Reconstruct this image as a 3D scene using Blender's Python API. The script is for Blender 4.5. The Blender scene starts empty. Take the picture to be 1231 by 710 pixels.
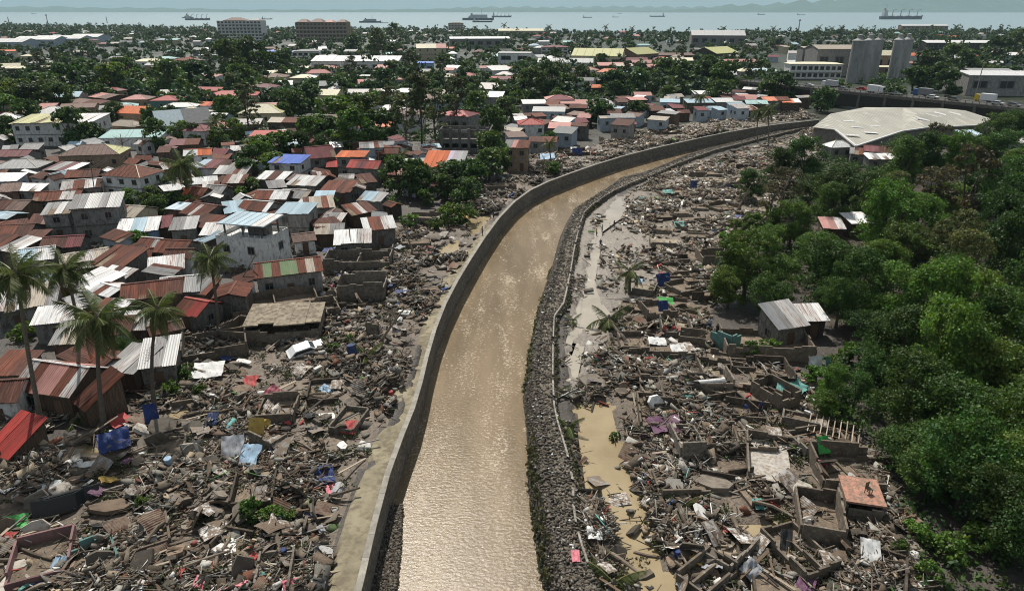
import bpy, bmesh, math, random
import numpy as np
from mathutils import Vector, Matrix, Euler
R = math.radians
rnd = random.Random(7)
nr = np.random.RandomState(7)
SC = bpy.context.scene
COL = SC.collection
# ------------------------------------------------------------------ camera
CAM_H = 38.0
FPX = 820.0
PITCH = math.atan((355 - 12.5) / FPX)
cd = bpy.data.cameras.new('camera')
cam = bpy.data.objects.new('camera', cd)
COL.objects.link(cam)
cd.sensor_width = 36
cd.lens = 36 * FPX / 1231
cd.clip_start = 0.5
cd.clip_end = 90000
cam.location = (0, 0, CAM_H)
cam.rotation_euler = (math.pi / 2 - PITCH, 0, 0)
SC.camera = cam
# ------------------------------------------------------------------ world, sun, exposure
SUN_EL, SUN_AZ = R(54), R(-16)      # azimuth from +Y, negative = left of the view
w = bpy.data.worlds.new('World')
SC.world = w
w.use_nodes = True
nt = w.node_tree
nt.nodes.clear()
sky = nt.nodes.new('ShaderNodeTexSky')
sky.sky_type = 'NISHITA'
sky.sun_disc = False
sky.sun_elevation = SUN_EL
sky.sun_rotation = SUN_AZ
sky.air_density = 1.0
sky.dust_density = 1.5
bg = nt.nodes.new('ShaderNodeBackground')
bg.inputs[1].default_value = 0.062
tcn = nt.nodes.new('ShaderNodeTexCoord')
mpn = nt.nodes.new('ShaderNodeMapping')
mpn.inputs['Scale'].default_value = (2.2, 2.2, 9)
nzn = nt.nodes.new('ShaderNodeTexNoise')
nzn.inputs['Scale'].default_value = 2.2
nzn.inputs['Detail'].default_value = 6
crn = nt.nodes.new('ShaderNodeValToRGB')
crn.color_ramp.elements[0].position = .3
crn.color_ramp.elements[1].position = .62
mxn = nt.nodes.new('ShaderNodeMixRGB')
mxn.inputs[2].default_value = (7.0, 7.6, 8.0, 1)     # thin bright cloud, everywhere in the sky
L = nt.links.new
L(tcn.outputs['Generated'], mpn.inputs[0]); L(mpn.outputs[0], nzn.inputs[0]); L(nzn.outputs[0], crn.inputs[0])
L(crn.outputs[0], mxn.inputs[0]); L(sky.outputs[0], mxn.inputs[1]); L(mxn.outputs[0], bg.inputs[0])
L(bg.outputs[0], nt.nodes.new('ShaderNodeOutputWorld').inputs[0])
sd = bpy.data.lights.new('sun', 'SUN')
sd.energy = 4.9
sd.angle = R(0.53)
sd.color = (1, .95, .87)
sun = bpy.data.objects.new('sun', sd)
COL.objects.link(sun)
_d = Vector((math.sin(SUN_AZ) * math.cos(SUN_EL), math.cos(SUN_AZ) * math.cos(SUN_EL), math.sin(SUN_EL)))
sun.rotation_euler = _d.to_track_quat('Z', 'Y').to_euler()
sun.location = (0, 0, 300)
SC.view_settings.view_transform = 'Standard'
SC.view_settings.look = 'None'
SC.view_settings.exposure = 0.15
SC.view_settings.gamma = 1
SC.cycles.max_bounces = 6
SC.cycles.transparent_max_bounces = 8
SC.cycles.volume_bounces = 0
SC.cycles.use_denoising = True
SC.cycles.filter_width = 1.05
SC.render.film_transparent = False

# ------------------------------------------------------------------ helpers
CP, SP = math.cos(PITCH), math.sin(PITCH)


def ray(px, py):
    u = (px - 615.5) / FPX
    v = (355 - py) / FPX
    return Vector((u, CP + v * SP, -SP + v * CP))


def G(px, py, z=0.0):
    """the place at height z that the photograph shows at a pixel"""
    d = ray(px, py)
    t = (z - CAM_H) / d.z
    return Vector((d.x * t, d.y * t, z))


def S(px, py, z=0.0):
    """pixels per metre there"""
    return FPX * ray(px, py).z / (z - CAM_H)


def P(x, y, z=0.0):
    dx, dy, dz = x, y, z - CAM_H
    dep = dy * CP - dz * SP
    if dep < 1:
        return (-9999, -9999)
    return (615.5 + FPX * dx / dep, 355 - FPX * (dy * SP + dz * CP) / dep)


def inpoly(x, y, poly):
    x = np.asarray(x, float)
    y = np.asarray(y, float)
    c = np.zeros(x.shape, bool)
    n = len(poly)
    for i in range(n):
        x1, y1 = poly[i][0], poly[i][1]
        x2, y2 = poly[(i + 1) % n][0], poly[(i + 1) % n][1]
        if y1 == y2:
            continue
        m = ((y1 > y) != (y2 > y)) & (x < (x2 - x1) * (y - y1) / (y2 - y1) + x1)
        c ^= m
    return c


def _hash(ix, iy, s):
    h = (ix.astype(np.int64) * 374761393 + iy.astype(np.int64) * 668265263 + s * 982451653) & 0x7fffffff
    h = ((h ^ (h >> 13)) * 1274126177) & 0x7fffffff
    return ((h ^ (h >> 16)) & 0xffff) / 65535.0


def vnoise(x, y, s=0):
    ix = np.floor(x); iy = np.floor(y)
    fx = x - ix; fy = y - iy
    fx = fx * fx * (3 - 2 * fx); fy = fy * fy * (3 - 2 * fy)
    a = _hash(ix, iy, s); b = _hash(ix + 1, iy, s); c = _hash(ix, iy + 1, s); d = _hash(ix + 1, iy + 1, s)
    return (a * (1 - fx) + b * fx) * (1 - fy) + (c * (1 - fx) + d * fx) * fy


def fbm(x, y, s=0, o=4):
    t = 0; a = .5
    for k in range(o):
        t = t + a * vnoise(x * 2 ** k, y * 2 ** k, s + k * 17)
        a *= .5
    return t


# ---- materials
MATS = {}


def _nodes(name):
    m = bpy.data.materials.new(name)
    m.use_nodes = True
    n = m.node_tree
    b = n.nodes['Principled BSDF']
    b.inputs['Specular IOR Level'].default_value = 0.25
    return m, n, b


def mixc(n, fac, a, b, mode='MIX'):
    x = n.nodes.new('ShaderNodeMixRGB')
    x.blend_type = mode
    for i, v in ((0, fac), (1, a), (2, b)):
        if isinstance(v, (int, float)):
            x.inputs[i].default_value = v
        elif isinstance(v, tuple):
            x.inputs[i].default_value = (*v[:3], 1)
        else:
            n.links.new(v, x.inputs[i])
    return x.outputs[0]


def noise(n, vec, scale, detail=4, rough=.6):
    x = n.nodes.new('ShaderNodeTexNoise')
    x.inputs['Scale'].default_value = scale
    x.inputs['Detail'].default_value = detail
    x.inputs['Roughness'].default_value = rough
    if vec is not None:
        n.links.new(vec, x.inputs['Vector'])
    return x.outputs[0]


def ramp(n, fac, stops):
    x = n.nodes.new('ShaderNodeValToRGB')
    e = x.color_ramp.elements
    while len(e) < len(stops):
        e.new(.5)
    for i, (p, c) in enumerate(stops):
        e[i].position = p
        e[i].color = (c, c, c, 1) if isinstance(c, (int, float)) else (*c[:3], 1)
    n.links.new(fac, x.inputs[0])
    return x.outputs[0]


def objvec(n, scale=(1, 1, 1), off_random=True):
    t = n.nodes.new('ShaderNodeTexCoord')
    m = n.nodes.new('ShaderNodeMapping')
    m.inputs['Scale'].default_value = scale
    n.links.new(t.outputs['Object'], m.inputs[0])
    if off_random:
        o = n.nodes.new('ShaderNodeObjectInfo')
        c = n.nodes.new('ShaderNodeVectorMath')
        c.operation = 'SCALE'
        c.inputs[0].default_value = (37, 53, 11)
        n.links.new(o.outputs['Random'], c.inputs['Scale'])
        n.links.new(c.outputs[0], m.inputs['Location'])
    return m.outputs[0]


def worldvec(n, scale=(1, 1, 1)):
    t = n.nodes.new('ShaderNodeNewGeometry')
    m = n.nodes.new('ShaderNodeMapping')
    m.inputs['Scale'].default_value = scale
    n.links.new(t.outputs['Position'], m.inputs[0])
    return m.outputs[0]


def bump(n, b, h, strength=.3, dist=.05):
    x = n.nodes.new('ShaderNodeBump')
    x.inputs['Strength'].default_value = strength
    x.inputs['Distance'].default_value = dist
    n.links.new(h, x.inputs['Height'])
    n.links.new(x.outputs[0], b.inputs['Normal'])


def M(name, col, rough=.85, var=.35, scale=1.2, dirt=None, dirt_amt=.5, metal=0, rv=.25, stretch=(1, 1, 1), bmp=0):
    """weathered surface: base colour, blotches, dirt of its own shape, a little different on every object"""
    if name in MATS:
        return MATS[name]
    m, n, b = _nodes(name)
    v = objvec(n, stretch)
    f = noise(n, v, scale, 5)
    c = mixc(n, ramp(n, f, [(.3, 0.0), (.72, 1.0)]), tuple(x * (1 - var) for x in col), tuple(min(.9, x * (1 + var * .6)) for x in col))
    if dirt:
        f2 = noise(n, v, scale * 2.6, 6, .7)
        lo = .62 - dirt_amt * .3
        c = mixc(n, ramp(n, f2, [(lo, 0.0), (lo + .14, 1.0)]), c, dirt)
    if rv:
        o = n.nodes.new('ShaderNodeObjectInfo')
        h = n.nodes.new('ShaderNodeHueSaturation')
        mr = n.nodes.new('ShaderNodeMapRange')
        mr.inputs[3].default_value = 1 - rv
        mr.inputs[4].default_value = 1 + rv * .6
        n.links.new(o.outputs['Random'], mr.inputs[0])
        n.links.new(mr.outputs[0], h.inputs['Value'])
        n.links.new(c, h.inputs['Color'])
        c = h.outputs[0]
    n.links.new(c, b.inputs['Base Color'])
    b.inputs['Roughness'].default_value = rough
    b.inputs['Metallic'].default_value = metal
    if bmp:
        bump(n, b, noise(n, v, scale * 6, 5, .7), .5, bmp)
    MATS[name] = m
    return m


def Mattr(name, rough=.9, attr='Col', nscale=5, var=.35, rv=0, trans=0, bmp=0):
    m, n, b = _nodes(name)
    a = n.nodes.new('ShaderNodeAttribute')
    a.attribute_name = attr
    c = a.outputs['Color']
    if var:
        v = worldvec(n)
        f = noise(n, v, nscale, 4, .7)
        c = mixc(n, 1.0, c, ramp(n, f, [(.3, 1 - var), (.7, 1 + var * .3)]), 'MULTIPLY')
        if bmp:
            bump(n, b, f, .6, bmp)
    if rv:
        o = n.nodes.new('ShaderNodeObjectInfo')
        h = n.nodes.new('ShaderNodeHueSaturation')
        mr = n.nodes.new('ShaderNodeMapRange')
        mr.inputs[3].default_value = 1 - rv
        mr.inputs[4].default_value = 1 + rv
        n.links.new(o.outputs['Random'], mr.inputs[0])
        n.links.new(mr.outputs[0], h.inputs['Value'])
        mr2 = n.nodes.new('ShaderNodeMapRange')
        mr2.inputs[3].default_value = .482
        mr2.inputs[4].default_value = .518
        q = n.nodes.new('ShaderNodeMath'); q.operation = 'FRACT'
        q2 = n.nodes.new('ShaderNodeMath'); q2.operation = 'MULTIPLY'; q2.inputs[1].default_value = 7.31
        n.links.new(o.outputs['Random'], q2.inputs[0]); n.links.new(q2.outputs[0], q.inputs[0]); n.links.new(q.outputs[0], mr2.inputs[0])
        n.links.new(mr2.outputs[0], h.inputs['Hue'])
        n.links.new(c, h.inputs['Color'])
        c = h.outputs[0]
    n.links.new(c, b.inputs['Base Color'])
    b.inputs['Roughness'].default_value = rough
    if trans:
        tr = n.nodes.new('ShaderNodeBsdfTranslucent')
        g = mixc(n, 1.0, c, (1.25, 1.3, .55), 'MULTIPLY')
        n.links.new(g, tr.inputs[0])
        mx = n.nodes.new('ShaderNodeMixShader')
        mx.inputs[0].default_value = trans
        n.links.new(b.outputs[0], mx.inputs[1]); n.links.new(tr.outputs[0], mx.inputs[2])
        n.links.new(mx.outputs[0], n.nodes['Material Output'].inputs[0])
    MATS[name] = m
    return m


# ---- objects
def put(name, me, parent=None, loc=(0, 0, 0), rot=(0, 0, 0), scale=(1, 1, 1), mat=None):
    o = bpy.data.objects.new(name, me)
    COL.objects.link(o)
    o.location = loc
    o.rotation_euler = rot
    o.scale = scale
    if parent is not None:
        o.parent = parent
    if mat is not None and me is not None:
        if not me.materials:
            me.materials.append(None)
        o.material_slots[0].link = 'OBJECT'
        o.material_slots[0].material = mat
    return o


def tag(o, label=None, cat=None, group=None, kind=None):
    if label: o['label'] = label
    if cat: o['category'] = cat
    if group: o['group'] = group
    if kind: o['kind'] = kind
    return o


def empty(name, loc, rz=0.0):
    return put(name, None, None, loc, (0, 0, rz))


def copy_tree(src, loc=None, rot=None, scale=None, parent=None):
    c = src.copy()
    COL.objects.link(c)
    if parent is not None:
        c.parent = parent
    if loc is not None: c.location = loc
    if rot is not None: c.rotation_euler = rot
    if scale is not None: c.scale = scale
    for ch in KIDS.get(src.name, ()):
        copy_tree(ch, parent=c)
    return c


KIDS = {}


def remember(root):
    for o in [x for x in COL.objects if x.parent is not None]:
        KIDS.setdefault(o.parent.name, [])
        if o not in KIDS[o.parent.name]:
            KIDS[o.parent.name].append(o)


class MB:
    """collects shapes into ONE mesh"""
    def __init__(s):
        s.v = []; s.f = []; s.m = []; s.k = 0

    def quad(s, *p):
        i = len(s.v)
        s.v += [tuple(q) for q in p]
        s.f.append(tuple(range(i, i + len(p))))
        s.m.append(s.k)
        return s

    def box(s, c, sz, rz=0.0, mat=None, rot=None, taper=1.0):
        m = Matrix.Translation(c) @ (rot if rot is not None else Matrix.Rotation(rz, 4, 'Z'))
        hx, hy, hz = sz[0] / 2, sz[1] / 2, sz[2] / 2
        i = len(s.v)
        for z in (-hz, hz):
            t = taper if z > 0 else 1
            for x, y in ((-hx, -hy), (hx, -hy), (hx, hy), (-hx, hy)):
                s.v.append(tuple(m @ Vector((x * t, y * t, z))))
        for f in ((3, 2, 1, 0), (4, 5, 6, 7), (0, 1, 5, 4), (1, 2, 6, 5), (2, 3, 7, 6), (3, 0, 4, 7)):
            s.f.append(tuple(i + q for q in f))
            s.m.append(s.k)
        return s

    def tube(s, pts, rad, n=6, cap=True):
        pts = [Vector(p) for p in pts]
        if not hasattr(rad, '__len__'):
            rad = [rad] * len(pts)
        i0 = len(s.v)
        for k, p in enumerate(pts):
            d = (pts[min(k + 1, len(pts) - 1)] - pts[max(k - 1, 0)]).normalized()
            a = d.cross(Vector((0, 0, 1)) if abs(d.z) < .9 else Vector((1, 0, 0))).normalized()
            b = d.cross(a)
            for j in range(n):
                t = 2 * math.pi * j / n
                s.v.append(tuple(p + (a * math.cos(t) + b * math.sin(t)) * rad[k]))
        for k in range(len(pts) - 1):
            for j in range(n):
                a = i0 + k * n + j; b = i0 + k * n + (j + 1) % n
                s.f.append((a, b, b + n, a + n)); s.m.append(s.k)
        if cap:
            s.f.append(tuple(i0 + j for j in range(n))[::-1]); s.m.append(s.k)
            e = i0 + (len(pts) - 1) * n
            s.f.append(tuple(e + j for j in range(n))); s.m.append(s.k)
        return s

    def lathe(s, c, prof, n=16):
        i0 = len(s.v)
        for r, z in prof:
            for j in range(n):
                t = 2 * math.pi * j / n
                s.v.append((c[0] + r * math.cos(t), c[1] + r * math.sin(t), c[2] + z))
        for k in range(len(prof) - 1):
            for j in range(n):
                a = i0 + k * n + j; b = i0 + k * n + (j + 1) % n
                s.f.append((a, b, b + n, a + n)); s.m.append(s.k)
        s.f.append(tuple(i0 + j for j in range(n))[::-1]); s.m.append(s.k)
        e = i0 + (len(prof) - 1) * n
        s.f.append(tuple(e + j for j in range(n))); s.m.append(s.k)
        return s

    def prism(s, poly, z0, z1):
        i = len(s.v); n = len(poly)
        s.v += [(p[0], p[1], z0) for p in poly] + [(p[0], p[1], z1) for p in poly]
        s.f.append(tuple(i + k for k in range(n))[::-1]); s.f.append(tuple(i + n + k for k in range(n)))
        s.m += [s.k, s.k]
        for k in range(n):
            s.f.append((i + k, i + (k + 1) % n, i + n + (k + 1) % n, i + n + k)); s.m.append(s.k)
        return s

    def mesh(s, name, mats):
        me = bpy.data.meshes.new(name)
        me.from_pydata(s.v, [], s.f)
        for m in (mats if isinstance(mats, (list, tuple)) else [mats]):
            me.materials.append(m)
        if any(s.m):
            me.polygons.foreach_set('material_index', s.m)
        me.update()
        return me

    def build(s, name, mats, parent=None, loc=(0, 0, 0), rz=0.0):
        return put(name, s.mesh(name, mats), parent, loc, (0, 0, rz))


def np_mesh(name, verts, faces, mats, col=None, smooth=False):
    """verts (N,3), faces (M,4) or (M,3); col: (M,3) a colour for each face"""
    me = bpy.data.meshes.new(name)
    n, k = faces.shape
    me.vertices.add(len(verts)); me.vertices.foreach_set('co', np.ascontiguousarray(verts, np.float32).ravel())
    me.loops.add(n * k); me.loops.foreach_set('vertex_index', np.ascontiguousarray(faces, np.int32).ravel())
    me.polygons.add(n); me.polygons.foreach_set('loop_start', np.arange(0, n * k, k, dtype=np.int32))
    me.update(calc_edges=True)
    for m in (mats if isinstance(mats, (list, tuple)) else [mats]):
        me.materials.append(m)
    if col is not None:
        a = me.attributes.new('Col', 'FLOAT_COLOR', 'FACE')
        c = np.ones((n, 4), np.float32); c[:, :3] = col
        a.data.foreach_set('color', c.ravel())
    if smooth:
        me.polygons.foreach_set('use_smooth', np.ones(n, bool))
    me.validate()
    return me


# ---- labels: what a thing looks like + the landmark that finds it
LM = []


def landmark(phrase, px, py):
    p = G(px, py, 0)
    LM.append((phrase, p.x, p.y))


for _p in (("the blue roofed house", 348, 207), ("the white terraced block house", 305, 308), ("the olive hipped villa", 112, 192),
           ("the rust and white hipped house", 158, 226), ("the orange awning house", 428, 212), ("the roofless concrete ruin", 560, 177),
           ("the red and green striped roof", 345, 340), ("the collapsed red roof", 75, 478), ("the bend of the flood wall", 612, 262),
           ("the long white factory sheds", 60, 58), ("the grey gabled hall", 222, 150), ("the cement silos", 1050, 88),
           ("the pale warehouse roof", 1085, 168), ("the highway bridge", 1100, 128), ("the large white mall roof", 432, 80),
           ("the white seaside hotel", 290, 44), ("the white house with the green terrace roof", 72, 176), ("the lone palm on the mudflat", 757, 352),
           ("the fallen palm", 728, 398), ("the tin shack under the trees", 960, 395), ("the crumpled blue tarpaulin", 137, 545),
           ("the long white pipe", 848, 462), ("the ochre pool", 745, 560), ("the orange tiled ruin", 1035, 615),
           ("the maroon walled ruin", 55, 680), ("the white wrecked car", 368, 425), ("the slab roofed ruin", 342, 400),
           ("the open box ruin", 925, 570), ("the teal walled enclosure", 905, 420), ("the brown seaside hotel", 390, 46),
           ("the orange and lavender roof", 535, 196), ("the red hip roofed cottage", 638, 156), ("the big grey two storey house", 105, 288),
           ("the round tree among the shacks", 161, 302), ("the olive barn roofs", 720, 78), ("the grey seaside hall", 865, 48),
           ("the white office building", 978, 92), ("the grey depot", 1195, 115), ("the maroon hip roof", 675, 120),
           ("the olive vaulted hall", 316, 140), ("the tilted grey slabs", 250, 560), ("the blue heap of sheeting", 385, 580),
           ("the fallen banana plant", 440, 440), ("the white sheet on the rubble", 250, 450), ("the flat grey slab", 855, 590),
           ("the dark upturned wreck", 80, 610), ("the leaning red sheets", 25, 540), ("the stone embankment", 655, 560),
           ("the grass tufted embankment", 640, 480), ("the rust roofed stone hut", 622, 200), ("the concrete box with a plant", 437, 360),
           ("the stilted pale blue hut", 357, 275), ("the flood wall", 470, 560), ("the yard by the white sheets", 430, 300),
           ("the beige ridged roof", 100, 330), ("the maroon gable", 385, 200), ("the green tree beside the rubble", 900, 395)):
    landmark(*_p)
USED = {}
LOOKS = {}


def said(desc, x, y, join=None, self_phrase=None):
    """a label nobody else carries: the look, then the nearest landmarks until it is unique"""
    near = sorted(LM, key=lambda q: (q[1] - x) ** 2 + (q[2] - y) ** 2)
    near = [q for q in near if q[0] != self_phrase]
    cands = []
    for q in near[:8]:
        dx, dy = x - q[1], y - q[2]
        a = "right of" if dx > 0 else "left of"
        b = "beyond" if dy > 0 else "in front of"
        cands.append(f"{desc} {a if abs(dx) > abs(dy) * .7 else b} {q[0]}")
        cands.append(f"{desc} {b if abs(dx) > abs(dy) * .7 else a} {q[0]}")
    for i, q in enumerate(near[:3]):
        for q2 in near[i + 1:5]:
            cands.append(f"{desc} between {q[0]} and {q2[0]}")
    for c in cands:
        if len(c.split()) <= 16 and c not in USED:
            USED[c] = 1
            return c
    c = min(cands, key=lambda q: len(q.split()))
    USED[c] = USED.get(c, 0) + 1
    return c
# ------------------------------------------------------------------ river course (traced once, then in metres)
ZW = -2.4           # river level
ZT = 1.0            # flood wall top
WLp = [(418, 770), (436, 710), (451, 635), (465, 560), (484, 520), (504, 490), (506, 462), (513, 433), (521, 397), (535, 362), (548, 340), (565, 313), (582, 285), (598, 262), (618, 239),
       (637, 227), (655, 218), (683, 210), (711, 199), (747, 186.5), (784, 178), (820, 171), (853, 163), (872, 159.5), (900, 153.5), (940, 147.5), (985, 144)]


def fz(y):
    """0 near, 1 upstream: the river bed climbs a little towards the bend"""
    t = min(1.0, max(0.0, (y - 80) / 70))
    return t * t * (3 - 2 * t)


def GF(px, py, za, zb):
    z = za
    for _ in range(6):
        p = G(px, py, z)
        z = za + (zb - za) * fz(p.y)
    return G(px, py, z)


WL = [GF(x, y, ZT, 2.3) for x, y in WLp]
# smooth the near jogs a little
for _ in range(2):
    WL = [WL[0]] + [(WL[i - 1] + WL[i] * 2 + WL[i + 1]) / 4 for i in range(1, len(WL) - 1)] + [WL[-1]]
RRp = [(668, 770), (655, 708), (649, 681), (644, 644), (639, 612), (636, 581), (636, 545), (633, 508), (630, 480), (634, 447), (637, 425), (643, 397), (648, 374), (653, 352), (664, 323),
       (671, 296), (675, 283), (683, 266), (692, 251), (703, 243), (728, 227), (747, 213), (775, 206.5), (800, 196.5), (826, 185.5), (853, 177.4), (881, 171.5), (905, 165), (925, 160), (955, 153), (990, 148.5)]
RR = [GF(x, y, ZW, .25) for x, y in RRp]      # the waterline near, the crest edge far off
RSp = [(745, 770), (725, 700), (711, 662), (703, 635), (699, 607), (699, 581), (691, 545), (679, 508), (675, 490), (673, 452), (673, 415), (674, 381), (680, 365), (683, 352), (688, 327),
       (691, 305), (694, 290), (698, 272), (703, 256), (712, 247), (734, 232), (757, 221), (784, 211), (816, 196.5), (840, 187.5), (862, 180), (889, 173.5), (914, 167), (934, 162), (962, 155), (996, 150)]
RSp = [(x - (6 if y > 375 else 0), y) for x, y in RSp]
RS = [GF(x, y, 0.9, .25) for x, y in RSp]


def resample(pl, step):
    out = [pl[0].copy()]; acc = 0
    for a, b in zip(pl[:-1], pl[1:]):
        d = (b - a).length
        if d < 1e-6: continue
        t = step - acc
        while t < d:
            out.append(a.lerp(b, t / d)); t += step
        acc = (acc + d) % step if d + acc >= step else acc + d
    out.append(pl[-1].copy())
    return out


def normals2(pl):
    ns = []
    for i in range(len(pl)):
        d = pl[min(i + 1, len(pl) - 1)] - pl[max(i - 1, 0)]
        d.z = 0
        d.normalize()
        ns.append(Vector((-d.y, d.x, 0)))        # to the left of travel
    return ns


WLf = resample(WL, 1.2)
WLn = normals2(WLf)
RIVER = [(p.x + n.x * -0.1, p.y + n.y * -0.1) for p, n in zip(WLf, WLn)] + [((p.x * .35 + q.x * .65), (p.y * .35 + q.y * .65)) for p, q in reversed(list(zip(RR, RS)))]
RIVERBED = [(p.x + n.x * .9, p.y + n.y * .9) for p, n in zip(WLf, WLn)] + RIVER[len(WLf):]
POOLSp = [  # ochre standing water, in the photograph's pixels
    [(690, 488), (716, 486), (738, 490), (750, 515), (756, 552), (770, 590), (780, 622), (796, 660), (822, 715), (770, 715), (742, 665), (722, 625), (708, 585), (704, 555), (698, 520)],
    [(740, 236), (754, 240), (748, 262), (724, 280), (721, 306), (716, 335), (722, 356), (736, 374), (733, 392), (712, 402), (698, 395), (692, 412), (684, 405), (690, 378), (702, 350), (706, 320), (712, 290), (722, 262)],
    [(690, 410), (702, 415), (694, 450), (682, 465), (677, 440)],
    [(886, 625), (962, 625), (958, 648), (920, 655), (890, 645)],
    [(838, 470), (858, 470), (856, 488), (842, 490)], [(855, 450), (868, 450), (866, 462), (852, 458)],
    [(903, 686), (915, 680), (925, 712), (905, 715)],
    [(82, 543), (100, 532), (120, 540), (118, 552), (88, 552)], [(196, 490), (232, 486), (230, 500), (198, 508)],
    [(436, 436), (448, 432), (446, 448), (434, 448)], [(525, 300), (550, 288), (552, 308), (530, 312)], [(466, 470), (484, 468), (480, 482), (462, 484)],
    [(820, 400), (850, 398), (848, 408), (822, 410)], [(560, 262), (590, 258), (580, 276), (566, 284)], [(795, 498), (812, 492), (812, 506), (796, 508)],
]
POOLS = [[(G(x, y, -.1).x, G(x, y, -.1).y) for x, y in pl] for pl in POOLSp]
MUDFLAT = [(G(x, y).x, G(x, y).y) for x, y in [(700, 255), (740, 232), (780, 240), (770, 270), (790, 300), (790, 335), (760, 365), (740, 395), (690, 470), (680, 420), (688, 330)]]
RUB_L = [(G(x, y).x, G(x, y).y) for x, y in [(-80, 760), (-70, 560), (30, 545), (150, 500), (205, 440), (290, 400), (300, 375), (390, 330), (400, 296), (470, 268), (540, 250), (600, 215), (610, 190), (700, 178), (790, 150), (850, 145), (960, 128), (985, 140), (940, 145), (870, 157), (784, 174), (711, 195), (655, 214),
        (600, 252), (565, 300), (540, 345), (505, 395), (490, 450), (480, 480), (445, 545), (415, 610), (395, 680), (370, 760)]]
RUB_R = [(G(x, y).x, G(x, y).y) for x, y in [(745, 770), (722, 690), (700, 590), (690, 500), (684, 420), (700, 340), (712, 262), (760, 226), (830, 195), (890, 178), (940, 165), (985, 153), (985, 180), (960, 200), (935, 260), (900, 290), (870, 330), (850, 390), (880, 425), (960, 445), (1000, 500), (1050, 545), (1085, 620), (1140, 770)]]

CPX = [-200, 0, 200, 300, 450, 600, 800, 1000, 1231, 1450]
CPY = [26.5, 27, 29.5, 31.5, 31, 33.5, 35.5, 34, 32, 31]


def coast(x, y):
    """how far inland a point lies (metres, negative at sea)"""
    u = 615.5 + FPX * np.asarray(x, float) / np.maximum(60, np.asarray(y, float) * CP)
    row = np.interp(u, CPX, CPY)
    d = 30 / np.tan(PITCH - np.arctan((355 - row) / FPX))
    return d - np.asarray(y, float)




def ground_z(x, y):
    x = np.asarray(x, float); y = np.asarray(y, float)
    z = .55 * (fbm(x * .07, y * .07, 3, 4) - .47)
    z = z + .45 * (fbm(x * .5, y * .5, 9, 3) - .43) * (np.hypot(x, y) < 260)
    rub = inpoly(x, y, RUB_L) | inpoly(x, y, RUB_R)
    z = z + rub * (.35 * (fbm(x * .25, y * .25, 5, 3) - .3))
    wob = 2.6 * (fbm(x * .35, y * .35, 31, 3) - .45)
    for pl in POOLS:
        m = inpoly(x + wob, y + wob * 1.4, pl)
        z = np.where(m, -.55 + .25 * (z - .1), z)
    m = inpoly(x, y, MUDFLAT)
    z = np.where(m & (z > -.2), z * .35 - .05, z)
    # the wooded rise on the right bank
    z = z + np.clip((x - 45) / 60, 0, 1) * np.clip((190 - y) / 60, 0, 1) * 2.2
    # a band beside the wall stays level
    bed = inpoly(x, y, RIVERBED)
    lowr = np.clip((y - 95) / 40, 0, 1) * np.clip((x - 0) / 12, 0, 1) * (y < 330)
    z = z - .55 * lowr
    z = np.where(bed, -4.2, z)
    # beach, then sea bed
    cd_ = coast(x, y)
    z = np.where(y > 800, z * np.clip(cd_ / 90, 0, 1), z)
    z = np.where(cd_ < 0, -7.0, z)
    return z


def axis(parts):
    out = [parts[0][0]]
    for a, b, s in parts:
        n = max(1, int(round((b - a) / s)))
        out += [a + (b - a) * k / n for k in range(1, n + 1)]
    return np.array(out)


gx = axis([(-6000, -1500, 300), (-1500, -400, 60), (-400, -160, 8), (-160, -75, 1.6), (-75, 90, .72), (90, 190, 1.6), (190, 420, 8), (420, 1500, 60), (1500, 6000, 300)])
gy = axis([(-60, 26, 4), (26, 120, .72), (120, 330, 1.15), (330, 480, 5), (480, 1100, 20), (1100, 2300, 30)])
X, Y = np.meshgrid(gx, gy)
Z = ground_z(X, Y)
V = np.stack([X.ravel(), Y.ravel(), Z.ravel()], 1)
nx, ny = len(gx), len(gy)
ii = (np.arange(ny - 1)[:, None] * nx + np.arange(nx - 1)[None, :]).ravel()
F = np.stack([ii, ii + 1, ii + nx + 1, ii + nx], 1)
fx = V[F].mean(1)
x_, y_ = fx[:, 0], fx[:, 1]
n1 = fbm(x_ * .12, y_ * .12, 41, 4)[:, None]
n2 = fbm(x_ * .6, y_ * .6, 43, 3)[:, None]
town = np.array([.075, .064, .054]) * (.6 + n1)
mud = np.array([.158, .124, .092]) * (.25 + n1 * 1.0 + n2 * .7)
flat = np.array([.27, .235, .195]) * (.6 + n1 * .5 + n2 * .3)
green = np.array([.026, .036, .016]) * (.5 + n1)
C = town
far = np.clip((y_ - 180) / 120, 0, 1)[:, None]
C = C * (1 - far) + green * far
wood = ((x_ > 42) & (y_ < 190))[:, None]
C = np.where(wood, np.array([.07, .055, .038]) * (.5 + n1), C)
m = (inpoly(x_, y_, RUB_L) | inpoly(x_, y_, RUB_R))[:, None]
pale = np.array([.22, .185, .145]) * (.45 + n1 * .8 + n2 * .5)  # pale upstream mud, with sun glare mixed into its colour
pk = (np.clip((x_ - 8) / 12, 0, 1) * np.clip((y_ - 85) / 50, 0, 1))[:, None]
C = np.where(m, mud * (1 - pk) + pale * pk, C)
m = inpoly(x_, y_, MUDFLAT)[:, None]
C = np.where(m, flat, C)
MGROUND = Mattr('ground_mud', .5, nscale=2.6, var=.6, bmp=.3)
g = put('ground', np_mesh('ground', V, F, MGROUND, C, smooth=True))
tag(g, 'mud brown ground of the flooded river settlement', kind='structure')

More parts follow.
